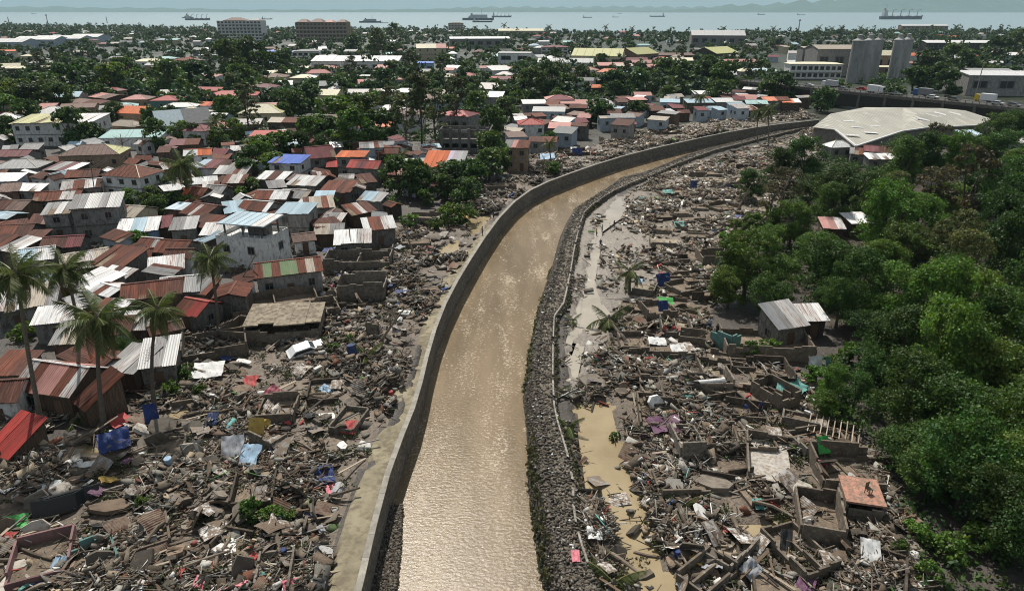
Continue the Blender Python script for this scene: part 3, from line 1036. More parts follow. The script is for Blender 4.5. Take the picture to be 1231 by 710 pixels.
def house(px, py, wpx, d, h, yaw, typ, cols, wall='grey', label=None, rise=None, det=2, wpos=None, over=.45, storeys=1, kind='house', grp=None, wm=None, nowin=False, cat='house', zb=None):
    """px,py: where the photo shows the middle of the roof; wpx: its width there; d: depth in metres; h: eaves height"""
    yaw = R(yaw)
    if isinstance(cols, str): cols = [cols]
    if wpos is None:
        rs = rise if rise is not None else {'gable': 1.2, 'hip': 1.5, 'shed': .9, 'flat': .0}[typ]
        p = G(px, py, h + rs * .5)
        w = wm or wpx / S(px, py, h + rs * .5)
        if det >= 2 and py > 160:
            w *= .88; d *= .84
    else:
        p = Vector(wpos); w = wm
        rs = rise if rise is not None else {'gable': 1.2, 'hip': 1.5, 'shed': .9, 'flat': .0}[typ]
    z0 = float(ground_z([p.x], [p.y])[0]) - .25 if zb is None else zb
    root = empty(kind, (p.x, p.y, 0), yaw)
    HOUSES.append((p.x, p.y, max(w, d) * .5, root))
    ww, wd = w / 2 - over * .7, d / 2 - over * .7
    dist = math.hypot(p.x, p.y)
    # walls
    mb = MB()
    if typ == 'gable':
        za = h + rs * (1 - 0) - .12
        a = [(-ww, -wd), (ww, -wd), (ww, wd), (-ww, wd)]
        mb.quad((-ww, -wd, z0), (ww, -wd, z0), (ww, -wd, h), (-ww, -wd, h))
        mb.quad((ww, wd, z0), (-ww, wd, z0), (-ww, wd, h), (ww, wd, h))
        mb.quad((ww, -wd, z0), (ww, wd, z0), (ww, wd, h), (ww, 0, za), (ww, -wd, h))
        mb.quad((-ww, wd, z0), (-ww, -wd, z0), (-ww, -wd, h), (-ww, 0, za), (-ww, wd, h))
    elif typ == 'shed':
        hb = h + rs - .1
        mb.quad((-ww, -wd, z0), (ww, -wd, z0), (ww, -wd, h), (-ww, -wd, h))
        mb.quad((ww, wd, z0), (-ww, wd, z0), (-ww, wd, hb), (ww, wd, hb))
        mb.quad((ww, -wd, z0), (ww, wd, z0), (ww, wd, hb), (ww, -wd, h))
        mb.quad((-ww, wd, z0), (-ww, -wd, z0), (-ww, -wd, h), (-ww, wd, hb))
    else:
        mb.box((0, 0, (z0 + h) / 2), (ww * 2, wd * 2, h - z0))
    mb.build('wall', WA[wall], root)
    if storeys > 1 and det > 0:
        mb = MB(); mb.box((0, 0, h * .5), (ww * 2 + .16, wd * 2 + .16, .22)); mb.build('floor_band', WA['grey' if wall != 'grey' else 'chb'], root)
    # roof
    ns = max(3, int(round((w) / 1.15)))
    t = .07
    roofmat = SH[cols[0]]
    if typ == 'gable':
        tilt = math.atan2(rs, d / 2)
        sl = math.hypot(rs, d / 2)
        mb = MB()
        e = d / 2
        for s in (-1, 1):
            q = [(-w / 2 * .985, 0, h + rs - .06), (w / 2 * .985, 0, h + rs - .06), (w / 2 * .985, s * e * .985, h - .06), (-w / 2 * .985, s * e * .985, h - .06)]
            if s < 0: q = [q[1], q[0], q[3], q[2]]
            mb.quad(*q[::-1])
            mb.quad(*[(x, y, z - .05) for x, y, z in q])
        if det >= 2:
            rf = mb.build('roof', MTIMBER, root)
            sheets(rf, ns, w, sl, (0, 0, h + rs), math.pi, tilt, cols[::-1])
            sheets(rf, ns, w, sl, (0, 0, h + rs), 0, tilt, cols)
            mb = MB(); mb.box((0, 0, h + rs + .06), (w, .35, .05), mat=None); mb.build('ridge_cap', SH[cols[-1]], rf)
        else:
            rf = mb.build('roof', [SH[cols[0]]], root)
            if len(cols) > 1:
                k = len(cols)
                for j in range(1, k):
                    mb = MB()
                    for s in (-1, 1):
                        x0 = -w / 2 + w * j / k; x1 = x0 + w / k
                        q = [(x0, 0, h + rs + .0), (x1, 0, h + rs + .0), (x1, s * e, h + .0), (x0, s * e, h + .0)]
                        if s < 0: q = [q[1], q[0], q[3], q[2]]
                        mb.quad(*q[::-1])
                    mb.build('roof_panel', SH[cols[j]], rf)
    elif typ == 'shed':
        tilt = math.atan2(rs, d); sl = math.hypot(rs, d)
        mb = MB()
        q = [(-w / 2 * .985, -d / 2, h - .05), (w / 2 * .985, -d / 2, h - .05), (w / 2 * .985, d / 2, h + rs - .05), (-w / 2 * .985, d / 2, h + rs - .05)]
        mb.quad(*q); mb.quad(*[(x, y, z - .06) for x, y, z in q[::-1]])
        if det >= 2:
            rf = mb.build('roof', MTIMBER, root)
            sheets(rf, ns, w, sl, (0, d / 2, h + rs), math.pi, tilt, cols[::-1])
        else:
            rf = mb.build('roof', roofmat, root)
    elif typ == 'hip':
        mb = MB()
        rl = max(.1, w / 2 - d / 2) if w > d else .1
        A_ = [(-w / 2, -d / 2, h), (w / 2, -d / 2, h), (w / 2, d / 2, h), (-w / 2, d / 2, h)]
        r0, r1 = (-rl, 0, h + rs), (rl, 0, h + rs)
        mats = [SH[cols[k % len(cols)]] for k in range(4)]
        mb.k = 0; mb.quad(A_[0], A_[1], r1, r0)
        mb.k = 1; mb.quad(A_[1], A_[2], r1)
        mb.k = 2; mb.quad(A_[2], A_[3], r0, r1)
        mb.k = 3; mb.quad(A_[3], A_[0], r0)
        mb.k = 0; mb.quad(*[(x * .99, y * .99, z - .07) for x, y, z in A_[::-1]])
        for k in range(4):
            a, b = A_[k], A_[(k + 1) % 4]
            mb.k = k
            mb.quad((a[0] * .99, a[1] * .99, a[2] - .07), (b[0] * .99, b[1] * .99, b[2] - .07), b, a)
        rf = mb.build('roof', mats, root)
        if det >= 1:
            for a, b in ((A_[0], r0), (A_[1], r1), (A_[2], r1), (A_[3], r0), (r0, r1)):
                mb = MB(); mb.tube([Vector(a) + Vector((0, 0, .03)), Vector(b) + Vector((0, 0, .03))], .09, 5)
                mb.build('ridge_cap', SH['pcream' if 'white' in cols or 'olive' in cols else cols[0]], rf)
        if det >= 2:      # seams between the sheets
            mb = MB()
            for k in range(1, ns):
                x = -w / 2 + w * k / ns
                top = 1.0 if abs(x) <= rl else max(0, (w / 2 - abs(x)) / max(.01, w / 2 - rl))
                for s in (-1, 1):
                    y1 = s * d / 2 * (1 - top)
                    mb.tube([(x, s * d / 2, h + .02), (x, y1, h + rs * top + .02)], .035, 4)
            mb.build('seams', SH[cols[0]], rf)
    else:
        mb = MB(); mb.box((0, 0, h + .07), (w, d, .16))
        rf = mb.build('roof', roofmat, root)
        if det >= 2 and len(cols) > 1:
            pass
    # windows and a door on the sides that can be seen
    if det >= 1 and not nowin:
        nst = storeys
        hs = (h - .2) / nst
        nwx = max(1, int(ww * 2 / 2.6)); nwy = max(1, int(wd * 2 / 2.8))
        if det == 1: nwx = min(nwx, 4); nwy = min(nwy, 2)
        for st in range(nst):
            zc = .15 + hs * (st + .55)
            for k in range(nwx):
                x = -ww + 2 * ww * (k + .5) / nwx
                if st == 0 and k == nwx // 2 and dist < 190:
                    put('door', DOORM, root, (x, -wd - .03, 0), (0, 0, 0), (.95, 1, 2.05))
                    continue
                if rnd.random() < .85: add_window(root, x, -wd - .03, zc, rnd.uniform(.9, 1.2), min(1.15, hs * .42), 0)
            sx = 1 if p.x < 0 else -1
            for sx in ((1, -1) if det >= 2 else (1 if p.x < 0 else -1,)):
                for k in range(nwy):
                    y = -wd + 2 * wd * (k + .5) / nwy
                    if rnd.random() < .7: add_window(root, sx * (ww + .03), y, zc, .95, min(1.1, hs * .42), math.pi / 2 * sx)
    if label is None:
        a = RNAME[cols[0]] + (f" and {RNAME[cols[-1]]}" if len(set(cols)) > 1 and cols[-1] != cols[0] else '')
        tn = {'gable': 'gabled', 'shed': 'lean-to', 'hip': 'hip', 'flat': 'flat'}[typ]
        sz = 'small ' if w < 6 else ('broad ' if w > 11 else '')
        label = f"{sz}house with {a} {tn} roof"
        label = said(label, p.x, p.y)
    elif label.startswith('+'):
        label = said(label[1:], p.x, p.y)
    else:
        USED[label] = 1
    tag(root, label, cat, grp or 'houses of the riverside settlement')
    return root


H = house
# ---- traced: left edge and the settlement, far to near
H(12, 183, 62, 8, 3.4, 4, 'gable', ['maroon'], 'grey', "+house with plain maroon gabled roof at the frame's edge")
H(25, 195, 62, 9, 3.6, 6, 'hip', ['zinc', 'zincd', 'zinc', 'white'], 'chb', "+house with dark striped pale grey hip roof")
H(113, 178, 78, 11, 4.2, 10, 'hip', ['brown', 'olive', 'brown', 'brown'], 'tan', "tan house with half brown half olive hip roof and dark windows", rise=1.9)
H(80, 200, 48, 7, 2.9, -14, 'shed', ['maroon', 'maroon', 'white'], 'dark')
H(10, 213, 38, 6, 2.9, 5, 'shed', ['white'], 'pblue')
H(37, 225, 40, 4, 2.6, -3, 'shed', ['white'], 'grey')
H(158, 203, 64, 9, 5.0, -14, 'hip', ['rust', 'rust', 'white', 'rust'], 'white', "white two storey house with rust red and white hip roof", storeys=2, rise=1.8)
H(102, 207, 42, 7, 3.0, 12, 'gable', ['rust', 'rustd'], 'wood')
H(100, 219, 48, 8, 3.0, 20, 'gable', ['shine', 'rust', 'shine', 'white'], 'grey')
H(72, 233, 58, 7, 3.2, 14, 'gable', ['rust', 'rust', 'rust', 'shine', 'rust'], 'chb')
H(18, 244, 52, 7, 3.0, -6, 'gable', ['rustd', 'brown'], 'wood')
H(117, 241, 62, 6.5, 6.2, 16, 'shed', ['zincd', 'zinc', 'zincd', 'zinc'], 'grey', "big grey two storey house under black seamed zinc roof", storeys=2, rise=1.4)
H(70, 250, 34, 6, 5.0, 16, 'shed', ['zincd', 'zinc'], 'grey', storeys=2)
H(160, 251, 42, 8, 3.2, -12, 'gable', ['beige', 'beige'], 'cream')
H(167, 270, 52, 7, 3.2, 18, 'shed', ['white', 'lblue', 'white'], 'blue', "+blue walled house under pale panelled roof")
H(190, 267, 34, 6, 2.8, 18, 'shed', ['maroon'], 'wood')
H(20, 274, 50, 8, 3.0, 10, 'gable', ['rust', 'rustd'], 'chb')
H(238, 182, 36, 6, 4.4, 18, 'gable', ['white', 'orange'], 'white', "+white house with half orange half white roof", storeys=2)
H(256, 197, 42, 7, 3.0, -8, 'shed', ['lblue', 'maroon', 'rustd'], 'white')
H(280, 204, 44, 7, 3.0, 4, 'shed', ['zinc', 'zincd', 'rust', 'shine'], 'rustw')
H(283, 215, 30, 6, 2.8, 6, 'shed', ['rust', 'shine', 'rustd'], 'rustw')
H(243, 217, 40, 4, 2.7, 24, 'shed', ['white'], 'grey')
H(238, 229, 32, 6, 3, -10, 'gable', ['orange', 'rust'], 'wood')
H(262, 226, 30, 6, 3, -12, 'gable', ['zincd'], 'chb')
H(348, 191, 47, 8, 4.8, -8, 'shed', ['blue'], 'white', "pale two storey house under a bright blue lean-to roof", storeys=2, rise=.8)
H(383, 181, 38, 10, 4.6, 28, 'gable', ['maroon'], 'grey', "+grey gabled house with faded maroon roof", rise=2.2, storeys=2)
H(330, 211, 40, 6, 2.9, -8, 'shed', ['white', 'rustd', 'white'], 'chb')
H(368, 217, 44, 7, 2.9, -10, 'shed', ['zinc', 'white', 'shine'], 'chb')
H(330, 232, 46, 7, 3.3, -4, 'gable', ['rust', 'rust', 'white', 'white'], 'wood')
H(366, 232, 24, 6, 3.0, -20, 'gable', ['zincd', 'beige'], 'wood')
H(248, 249, 46, 9, 3.0, -24, 'gable', ['rust', 'shine', 'rust', 'rustd'], 'chb')
H(246, 265, 44, 6, 2.8, -18, 'shed', ['rustd', 'rust'], 'chb')
H(285, 248, 36, 7, 3.0, 26, 'shed', ['lblue', 'zinc'], 'grey')
H(312, 245, 46, 7, 3.1, -14, 'gable', ['rust', 'rustd', 'rust', 'white'], 'grey')
H(308, 257, 30, 5, 2.8, 6, 'flat', ['white'], 'grey')
H(357, 250, 46, 7, 5.2, -3, 'shed', ['lblue'], 'grey', "grey hut on a tall wall under a flat pale blue roof", storeys=2, rise=.5)
H(383, 243, 40, 7, 3.2, 18, 'shed', ['rustd', 'beige', 'rust', 'beige'], 'grey')
H(408, 224, 44, 8, 3.0, -6, 'shed', ['rust', 'rustd', 'rust'], 'chb')
H(222, 268, 34, 6, 3.2, 14, 'shed', ['zincd', 'zinc'], 'grey')
H(262, 275, 40, 6, 3.0, 8, 'shed', ['white', 'zinc', 'shine'], 'grey')
H(424, 185, 40, 7, 5.4, -2, 'shed', ['orange'], 'grey', "grey house under a plain orange awning roof", rise=.5, storeys=2)
H(440, 196, 44, 8, 4.0, -8, 'gable', ['red', 'maroon', 'red'], 'grey', "+grey walled house with sagging red roof")
H(406, 196, 30, 6, 3.0, 8, 'shed', ['red', 'rust'], 'wood')
H(446, 173, 32, 7, 4.6, 14, 'gable', ['zincd', 'zinc', 'rust'], 'pblue', storeys=2)
H(467, 180, 30, 6, 3.2, 0, 'gable', ['rust', 'rustd'], 'wood')
H(486, 205, 44, 6, 2.9, 4, 'shed', ['rust', 'pink', 'rustd'], 'wood')
H(500, 195, 30, 6, 2.9, 8, 'shed', ['white', 'zinc'], 'grey')
H(535, 191, 56, 11, 4.0, -6, 'shed', ['orange', 'orange', 'lav', 'zinc'], 'grey', "house with orange roof patched in lavender and grey", rise=2.2)
H(622, 173, 34, 6.5, 6.0, -8, 'shed', ['zincd', 'pink', 'rust', 'rust'], 'tan', "stone hut under a rusted lean-to roof by the rubble", storeys=2, rise=1.0)
H(638, 145, 32, 8, 4.2, 4, 'hip', ['red'], 'white', "white cottage with bright red hip roof and front posts")
H(25, 293, 36, 6, 3.0, -24, 'shed', ['zincd', 'shine', 'white'], 'wood')
H(46, 302, 44, 7, 3.0, 22, 'gable', ['lblue', 'white'], 'grey')
H(56, 323, 40, 6, 2.9, 8, 'hip', ['lblue'], 'grey')
H(102, 307, 60, 11, 3.2, 34, 'gable', ['beige', 'shine', 'beige'], 'wood', "long house under a ridged beige corrugated roof")
H(78, 288, 52, 6, 3.0, 12, 'gable', ['rustd', 'maroon'], 'chb')
H(143, 308, 56, 7, 3.4, -16, 'shed', ['rust', 'rust', 'rustd', 'rust'], 'chb', "+house with ridged rust red lean-to roof", rise=1.3)
H(114, 336, 60, 7, 2.9, -30, 'shed', ['white', 'white', 'zinc'], 'grey')
H(140, 329, 48, 4, 2.7, -20, 'shed', ['white', 'rustd', 'white', 'shine'], 'chb')
H(184, 343, 76, 7, 3.2, 20, 'gable', ['rust', 'rust', 'rustd'], 'wood', "+long house with rust red gabled roof")
H(213, 293, 46, 7, 3.0, -8, 'gable', ['rust'], 'chb')
H(184, 290, 34, 6, 3, -12, 'gable', ['rust', 'shine'], 'chb')
H(200, 316, 46, 5, 2.9, 22, 'shed', ['white', 'shine'], 'chb')
H(50, 354, 40, 8, 3.2, 24, 'shed', ['beige', 'zincd'], 'grey')
H(70, 377, 58, 4.5, 2.8, 16, 'shed', ['white', 'zinc'], 'grey')
H(20, 360, 50, 6, 2.9, 28, 'shed', ['shine', 'zinc', 'beige'], 'chb')
H(346, 317, 88, 7.5, 3.4, 20, 'gable', ['rust', 'green', 'rust', 'green', 'rust', 'beige', 'rust'], 'grey', "long grey house with red and green striped gabled roof")
H(218, 337, 52, 8, 3.0, 16, 'gable', ['red', 'rust', 'white', 'zinc'], 'grey')
H(245, 344, 30, 5, 2.6, -10, 'shed', ['zincd', 'rust'], 'rustw')
H(238, 365, 44, 6, 2.2, -22, 'gable', ['rust', 'red'], 'chb', "+half collapsed house under sagging red cloth roof")
H(76, 446, 96, 7.5, 2.7, -14, 'gable', ['shine', 'rust', 'pink', 'rust', 'shine'], 'wood', "house with a collapsed red and white patched tin roof", rise=1.8)
H(118, 466, 40, 5, 2.2, -38, 'shed', ['rust', 'rustd', 'rust'], 'wood', "+collapsed lean-to with steep rust red sheets", rise=2.2)
H(6, 463, 58, 6, 2.8, 8, 'gable', ['rust', 'rustd'], 'white', "+white walled cabin with rust red roof")
H(18, 436, 50, 5, 2.8, 0, 'shed', ['rust', 'rustd'], 'chb')
H(18, 522, 54, 5, 1.2, -22, 'shed', ['red', 'pink', 'red', 'shine', 'red'], 'wood', "lean-to of faded red sheets slumped to the ground", rise=1.9)
H(192, 422, 48, 7, 2.8, 18, 'shed', ['zinc', 'white', 'zinc'], 'chb')
H(160, 430, 50, 6, 2.6, -12, 'shed', ['zincd', 'shine', 'zincd'], 'wood')
H(92, 398, 52, 6, 2.8, 14, 'shed', ['zincd', 'beige', 'rustd'], 'rustw')
H(165, 385, 40, 5, 2.7, 10, 'shed', ['white', 'shine', 'zincd'], 'rustw')
H(130, 372, 44, 6, 2.8, -8, 'shed', ['zincd', 'white'], 'chb')
H(455, 268, 44, 6, 3.2, 18, 'shed', ['white', 'rust', 'shine', 'white'], 'chb', "+broken shack under skewed white sheets")
H(424, 284, 50, 6, 2.8, 10, 'shed', ['white', 'white', 'shine'], 'chb', "+shack flattened under bright white sheets")
H(400, 262, 30, 5, 2.6, -10, 'shed', ['zincd', 'shine'], 'wood')
H(432, 250, 38, 6, 2.8, 36, 'shed', ['rust', 'shine', 'rustd'], 'wood')
H(448, 236, 36, 5, 2.8, -16, 'shed', ['lblue', 'zinc'], 'grey')
H(396, 275, 40, 4, 2.4, 8, 'shed', ['beige', 'zincd'], 'wood')
# right bank
H(942, 378, 52, 5, 2.8, 20, 'shed', ['grey', 'zincd', 'rustd', 'shine'], 'chb', "tin shack with tilted rust streaked roof under the trees", rise=1.8)
H(975, 375, 36, 4, 2.6, 4, 'shed', ['shine', 'white'], 'dark', "+dark shed beside the tilted tin shack")
H(1008, 172, 34, 6, 3.2, 8, 'hip', ['white', 'zinc'], 'grey')
H(1022, 166, 28, 6, 3.2, -14, 'shed', ['maroon'], 'wood')
H(1036, 182, 30, 6, 3.0, -24, 'shed', ['zincd', 'rust', 'white'], 'grey')
H(1056, 178, 38, 7, 3.6, -20, 'gable', ['maroon', 'rustd'], 'chb')
H(1058, 188, 40, 4, 2.6, 4, 'shed', ['white'], 'grey')
H(1166, 160, 24, 6, 3.2, 6, 'shed', ['lblue'], 'grey')
H(1218, 168, 36, 6, 3.4, 10, 'shed', ['white', 'zinc'], 'grey')
H(1030, 262, 34, 5, 3.0, 8, 'shed', ['white'], 'wood')
H(1000, 268, 30, 5, 2.6, -8, 'shed', ['pink', 'shine'], 'wood')
H(930, 118, 34, 8, 4.5, 6, 'gable', ['orange', 'rust'], 'chb')
H(908, 122, 26, 7, 4.0, -4, 'gable', ['teal'], 'wood')
H(950, 121, 22, 6, 4.0, -8, 'shed', ['orange', 'white'], 'wood')
H(915, 84, 36, 8, 4.5, 0, 'shed', ['lblue'], 'white')

# ---- mid distance, traced
D1 = dict(det=1)
H(74, 142, 92, 13, 7.0, 6, 'shed', ['olive', 'olive', 'white'], 'white', "white two storey house with green terrace roof and dark upper windows", storeys=2, rise=.9)
H(162, 160, 70, 10, 3.6, 8, 'shed', ['teal'], 'white', **D1)
H(112, 121, 62, 12, 4.0, -24, 'gable', ['brown', 'rustd'], 'tan', **D1)
H(132, 114, 46, 12, 4.6, -34, 'gable', ['pink', 'brown'], 'dark', **D1)
H(166, 116, 32, 9, 4.2, 6, 'hip', ['pink', 'brown'], 'tan', **D1)
H(96, 126, 40, 8, 4.0, 12, 'gable', ['brown'], 'tan', **D1)
H(202, 117, 34, 10, 4.4, 4, 'hip', ['red', 'maroon'], 'teal', **D1)
H(218, 139, 62, 11, 4.4, 34, 'gable', ['lblue', 'grey'], 'grey', "tall grey gabled hall with pale blue roof slope", rise=4.2, det=1)
H(282, 111, 62, 11, 5.2, 4, 'hip', ['red', 'red', 'maroon', 'red'], 'cream', "+broad house with deep red hip roof", det=1)
H(254, 106, 34, 9, 4.6, -8, 'gable', ['red'], 'cream', **D1)
H(254, 124, 24, 7, 3.6, -16, 'gable', ['orange', 'red'], 'white', **D1)
H(316, 129, 52, 12, 4.6, 6, 'hip', ['pcream', 'olive'], 'cream', "+hall with olive cream vaulted roof", rise=2.6, det=1)
H(296, 146, 36, 7, 3.4, 10, 'shed', ['shine', 'rust', 'beige'], 'wood', **D1)
H(352, 143, 54, 8, 3.4, -6, 'gable', ['beige', 'rust', 'shine'], 'wood', **D1)
H(240, 152, 30, 8, 4.4, -8, 'hip', ['maroon'], 'white', **D1)
H(224, 169, 34, 7, 3.4, 10, 'gable', ['maroon', 'rust'], 'wood', **D1)
H(322, 160, 40, 6, 3.4, 0, 'shed', ['red', 'maroon'], 'white', **D1)
H(15, 136, 40, 10, 4.0, 6, 'gable', ['maroon', 'brown'], 'chb', **D1)
H(180, 72, 34, 10, 7.0, -4, 'hip', ['pcream'], 'white', "+white two storey house with cream hip roof", storeys=2, det=1)
H(200, 69, 22, 9, 6.0, 6, 'hip', ['teal'], 'white', **D1)
H(225, 71, 32, 11, 6.0, 0, 'hip', ['rust', 'brown'], 'tan', **D1)
H(250, 66, 20, 9, 5.5, 0, 'flat', ['white'], 'white', **D1)
H(328, 90, 36, 11, 5.6, 4, 'hip', ['brown'], 'cream', **D1)
H(366, 91, 30, 10, 5.6, -4, 'hip', ['pcream', 'white'], 'cream', **D1)
H(320, 104, 36, 9, 4.0, -8, 'gable', ['pink', 'teal'], 'white', **D1)
H(360, 106, 22, 8, 4, 0, 'hip', ['pink', 'maroon'], 'white', **D1)
H(394, 80, 26, 9, 5.0, 0, 'hip', ['pink'], 'white', **D1)
H(432, 91, 34, 9, 4.5, 0, 'flat', ['zinc'], 'rustw', **D1)
H(458, 108, 30, 9, 4.2, 20, 'gable', ['beige', 'zinc'], 'tan', **D1)
H(487, 108, 30, 8, 4.0, -10, 'hip', ['white', 'zinc'], 'grey', **D1)
H(475, 120, 24, 7, 3.6, 12, 'shed', ['white', 'shine'], 'wood', **D1)
H(520, 84, 30, 9, 4.4, 4, 'gable', ['zincd', 'green'], 'tan', **D1)
H(560, 89, 32, 11, 5.4, 0, 'hip', ['red', 'maroon'], 'white', **D1)
H(598, 93, 40, 11, 5.0, -6, 'gable', ['red', 'maroon'], 'white', **D1)
H(590, 80, 28, 10, 5.0, 4, 'gable', ['pink', 'white'], 'white', **D1)
H(518, 55, 36, 16, 10.0, 8, 'gable', ['pcream', 'pcream', 'pink'], 'cream', "+cream gabled three storey house", storeys=3, det=1, rise=3)
H(672, 116, 34, 10, 4.4, 4, 'hip', ['maroon', 'pink'], 'white', "house with broad maroon hip roof among the shacks", det=1)
H(690, 122, 34, 7, 3.4, -4, 'shed', ['pink', 'red'], 'wood', **D1)
H(642, 122, 30, 7, 3.6, 6, 'shed', ['white', 'zinc'], 'grey', **D1)
H(660, 131, 40, 7, 3.6, -6, 'shed', ['zinc', 'white'], 'pblue', **D1)
H(714, 103, 20, 7, 3.6, 8, 'gable', ['orange'], 'wood', **D1)
H(756, 86, 18, 8, 5.4, 0, 'shed', ['lblue'], 'blue', "+small blue house under pale blue roof", det=1)
H(704, 82, 32, 11, 5.2, 0, 'hip', ['pink', 'maroon'], 'white', **D1)
H(618, 81, 30, 9, 4.4, 8, 'gable', ['pink'], 'white', **D1)
H(875, 120, 36, 7, 3.6, 4, 'shed', ['white', 'lblue'], 'grey', **D1)
H(848, 111, 30, 7, 3.8, 0, 'shed', ['white', 'zinc'], 'grey', **D1)
H(895, 117, 30, 8, 4.2, -6, 'gable', ['maroon', 'pink'], 'grey', **D1)
H(840, 121, 34, 6, 3.4, 4, 'shed', ['lblue', 'white'], 'wood', **D1)
# ------------------------------------------------------------------ large buildings traced one by one
def bldg(name, label, px, py, wm, d, h, yaw, cat='building', group=None):
    p = G(px, py, h)
    root = tag(empty(name, (p.x, p.y, 0), R(yaw)), label, cat, group)
    HOUSES.append((p.x, p.y, max(wm, d) * .5, root))
    USED[label] = 1
    return root, p


def windows_grid(root, wm, d, h, st, n, ny=0, z0=.6, fw=.62):
    hs = (h - z0) / st
    sx = 1 if root.location.x < 0 else -1
    for s in range(st):
        z = z0 + hs * (s + .5)
        for k in range(n):
            x = -wm / 2 + wm * (k + .5) / n
            add_window(root, x, -d / 2 - .04, z, wm / n * fw, hs * .5, 0)
        for k in range(ny):
            y = -d / 2 + d * (k + .5) / ny
            add_window(root, sx * (wm / 2 + .04), y, z, d / ny * fw, hs * .5, math.pi / 2 * sx)


def hall(name, label, px, py, wpx, d, h, yaw, rise, roofc, wallc, skylights=0, ribs=0, group='halls and sheds of the town', cat='hall'):
    wm = wpx / S(px, py, h)
    root, p = bldg(name, label, px, py, wm, d, h, yaw, cat, group)
    mb = MB()
    mb.box((0, 0, h / 2 - .3), (wm - .6, d - .6, h + .4))
    mb.quad((wm / 2 - .3, -d / 2 + .3, h), (wm / 2 - .3, d / 2 - .3, h), (wm / 2 - .3, 0, h + rise - .1))
    mb.quad((-wm / 2 + .3, d / 2 - .3, h), (-wm / 2 + .3, -d / 2 + .3, h), (-wm / 2 + .3, 0, h + rise - .1))
    mb.build('wall', WA[wallc], root)
    mb = MB()
    for s in (-1, 1):
        q = [(-wm / 2, 0, h + rise), (wm / 2, 0, h + rise), (wm / 2, s * d / 2, h), (-wm / 2, s * d / 2, h)]
        if s < 0: q = [q[1], q[0], q[3], q[2]]
        mb.quad(*q[::-1]); mb.quad(*[(x, y, z - .3) for x, y, z in q])
        mb.quad((-wm / 2, s * d / 2, h), (wm / 2, s * d / 2, h), (wm / 2, s * d / 2, h - .3), (-wm / 2, s * d / 2, h - .3))
    rf = mb.build('roof', SH[roofc], root)
    for k in range(skylights):
        x = -wm / 2 + wm * (k + .5) / skylights
        mb = MB(); t = math.atan2(rise, d / 2)
        mb.box((x, -d * .25, h + rise * .5 + .06), (wm / skylights * .25, d * .18, .06), rot=Matrix.Rotation(t, 4, 'X'))
        mb.build('skylight', SH['white'], rf)
    for k in range(ribs):
        x = -wm / 2 + wm * (k + .5) / ribs
        mb = MB()
        mb.tube([(x, -d / 2, h + .06), (x, 0, h + rise + .06)], .12, 4); mb.build('roof_seam', SH[roofc], rf)
    nb = max(2, int(wm / 9))
    for k in range(nb):
        add_window(root, -wm / 2 + wm * (k + .5) / nb, -d / 2 + .24, h * .55, wm / nb * .55, h * .35, 0)
    return root


# long white factory sheds, upper left
for k, (x, y, w_) in enumerate(((14, 50, 46), (50, 47, 48), (76, 46, 56), (108, 44, 34))):
    hall('factory_shed', ["white factory shed at the frame's edge beside the sea trees", "white factory shed second in the row by the sea trees", "longest white factory shed in the row by the sea trees", "short white factory shed ending the row by the sea trees"][k],
         x, y, w_, 34, 8, 4, 3, 'white', 'pblue', skylights=3, ribs=6)
hall('market_hall', "long beige flat roofed hall over dark open walls", 30, 81, 62, 16, 6.5, 3, .8, 'pcream', 'dark', ribs=8)
hall('market_hall', "small pale hall beside the long beige roofed hall", 55, 75, 28, 12, 5, 0, 1, 'zinc', 'grey')
hall('sports_hall', "large white mall roof spreading above the mid town trees", 432, 72, 104, 26, 8, -2, 2.6, 'white', 'white', ribs=10)
hall('blue_hall', "low bright blue walled hall beside the white mall roof", 512, 75, 19, 14, 7, 4, .6, 'blue', 'blue')
hall('terminal_hall', "long curved white roofed terminal near the shore", 576, 46, 72, 26, 10, 8, 1.6, 'white', 'grey', ribs=8)
hall('long_shed', "long beige roofed shed beyond the white terminal", 626, 37, 54, 22, 9, 0, 3, 'pcream', 'cream', ribs=8)
hall('white_store', "white flat store beside the terminal", 620, 63, 40, 18, 8, -8, .5, 'zinc', 'white')
hall('warehouse', "grey barrel roofed warehouse in the mid town", 680, 74, 66, 22, 6, -6, 2.2, 'zinc', 'white', ribs=8)
hall('barn', "largest olive roofed barn in the mid town", 720, 66, 60, 28, 8, -14, 4.5, 'olive', 'cream', ribs=6)
hall('barn', "olive roofed barn with a red brown front", 765, 64, 40, 24, 7, 40, 4.2, 'olive', 'rustw')
hall('barn', "olive roofed barn with a dark gable far up the river", 860, 63, 44, 24, 7, 38, 4.2, 'olive', 'dark')
for k, (x, y, w_, c) in enumerate(((735, 78, 36, 'pink'), (782, 75, 48, 'pink'), (815, 66, 56, 'brown'), (812, 72, 40, 'pcream'), (795, 80, 40, 'pink'), (758, 72, 40, 'maroon'), (885, 74, 46, 'pink'))):
    hall('workshop', ["pink roofed workshop in front of the olive barns", "pink roofed workshop right of the blue house", "long brown roofed workshop behind the olive barns", "cream roofed workshop among the pink roofs", "low pink workshop nearest the river trees", "maroon roofed workshop by the second olive barn", "pink roofed workshop far right of the barns"][k], x, y, w_, 14, 5, rnd.uniform(-8, 8), 1.6, c, 'wood')
hall('seaside_hall', "big grey hall with pale roof near the shore", 862, 42, 62, 40, 12, -10, 5, 'zinc', 'grey', ribs=6)
hall('pier_shed', "long white ribbed pier shed standing at the shore", 1110, 31, 56, 16, 8, 0, 2, 'white', 'rustw', ribs=12)
hall('long_warehouse', "long white roofed warehouse right of the silos", 1150, 51, 84, 22, 8, -2, 2, 'white', 'dark', ribs=10)
hall('depot', "grey depot building with a white roof by the bridge", 1196, 88, 88, 26, 9.5, -6, 1.2, 'white', 'grey', ribs=8)
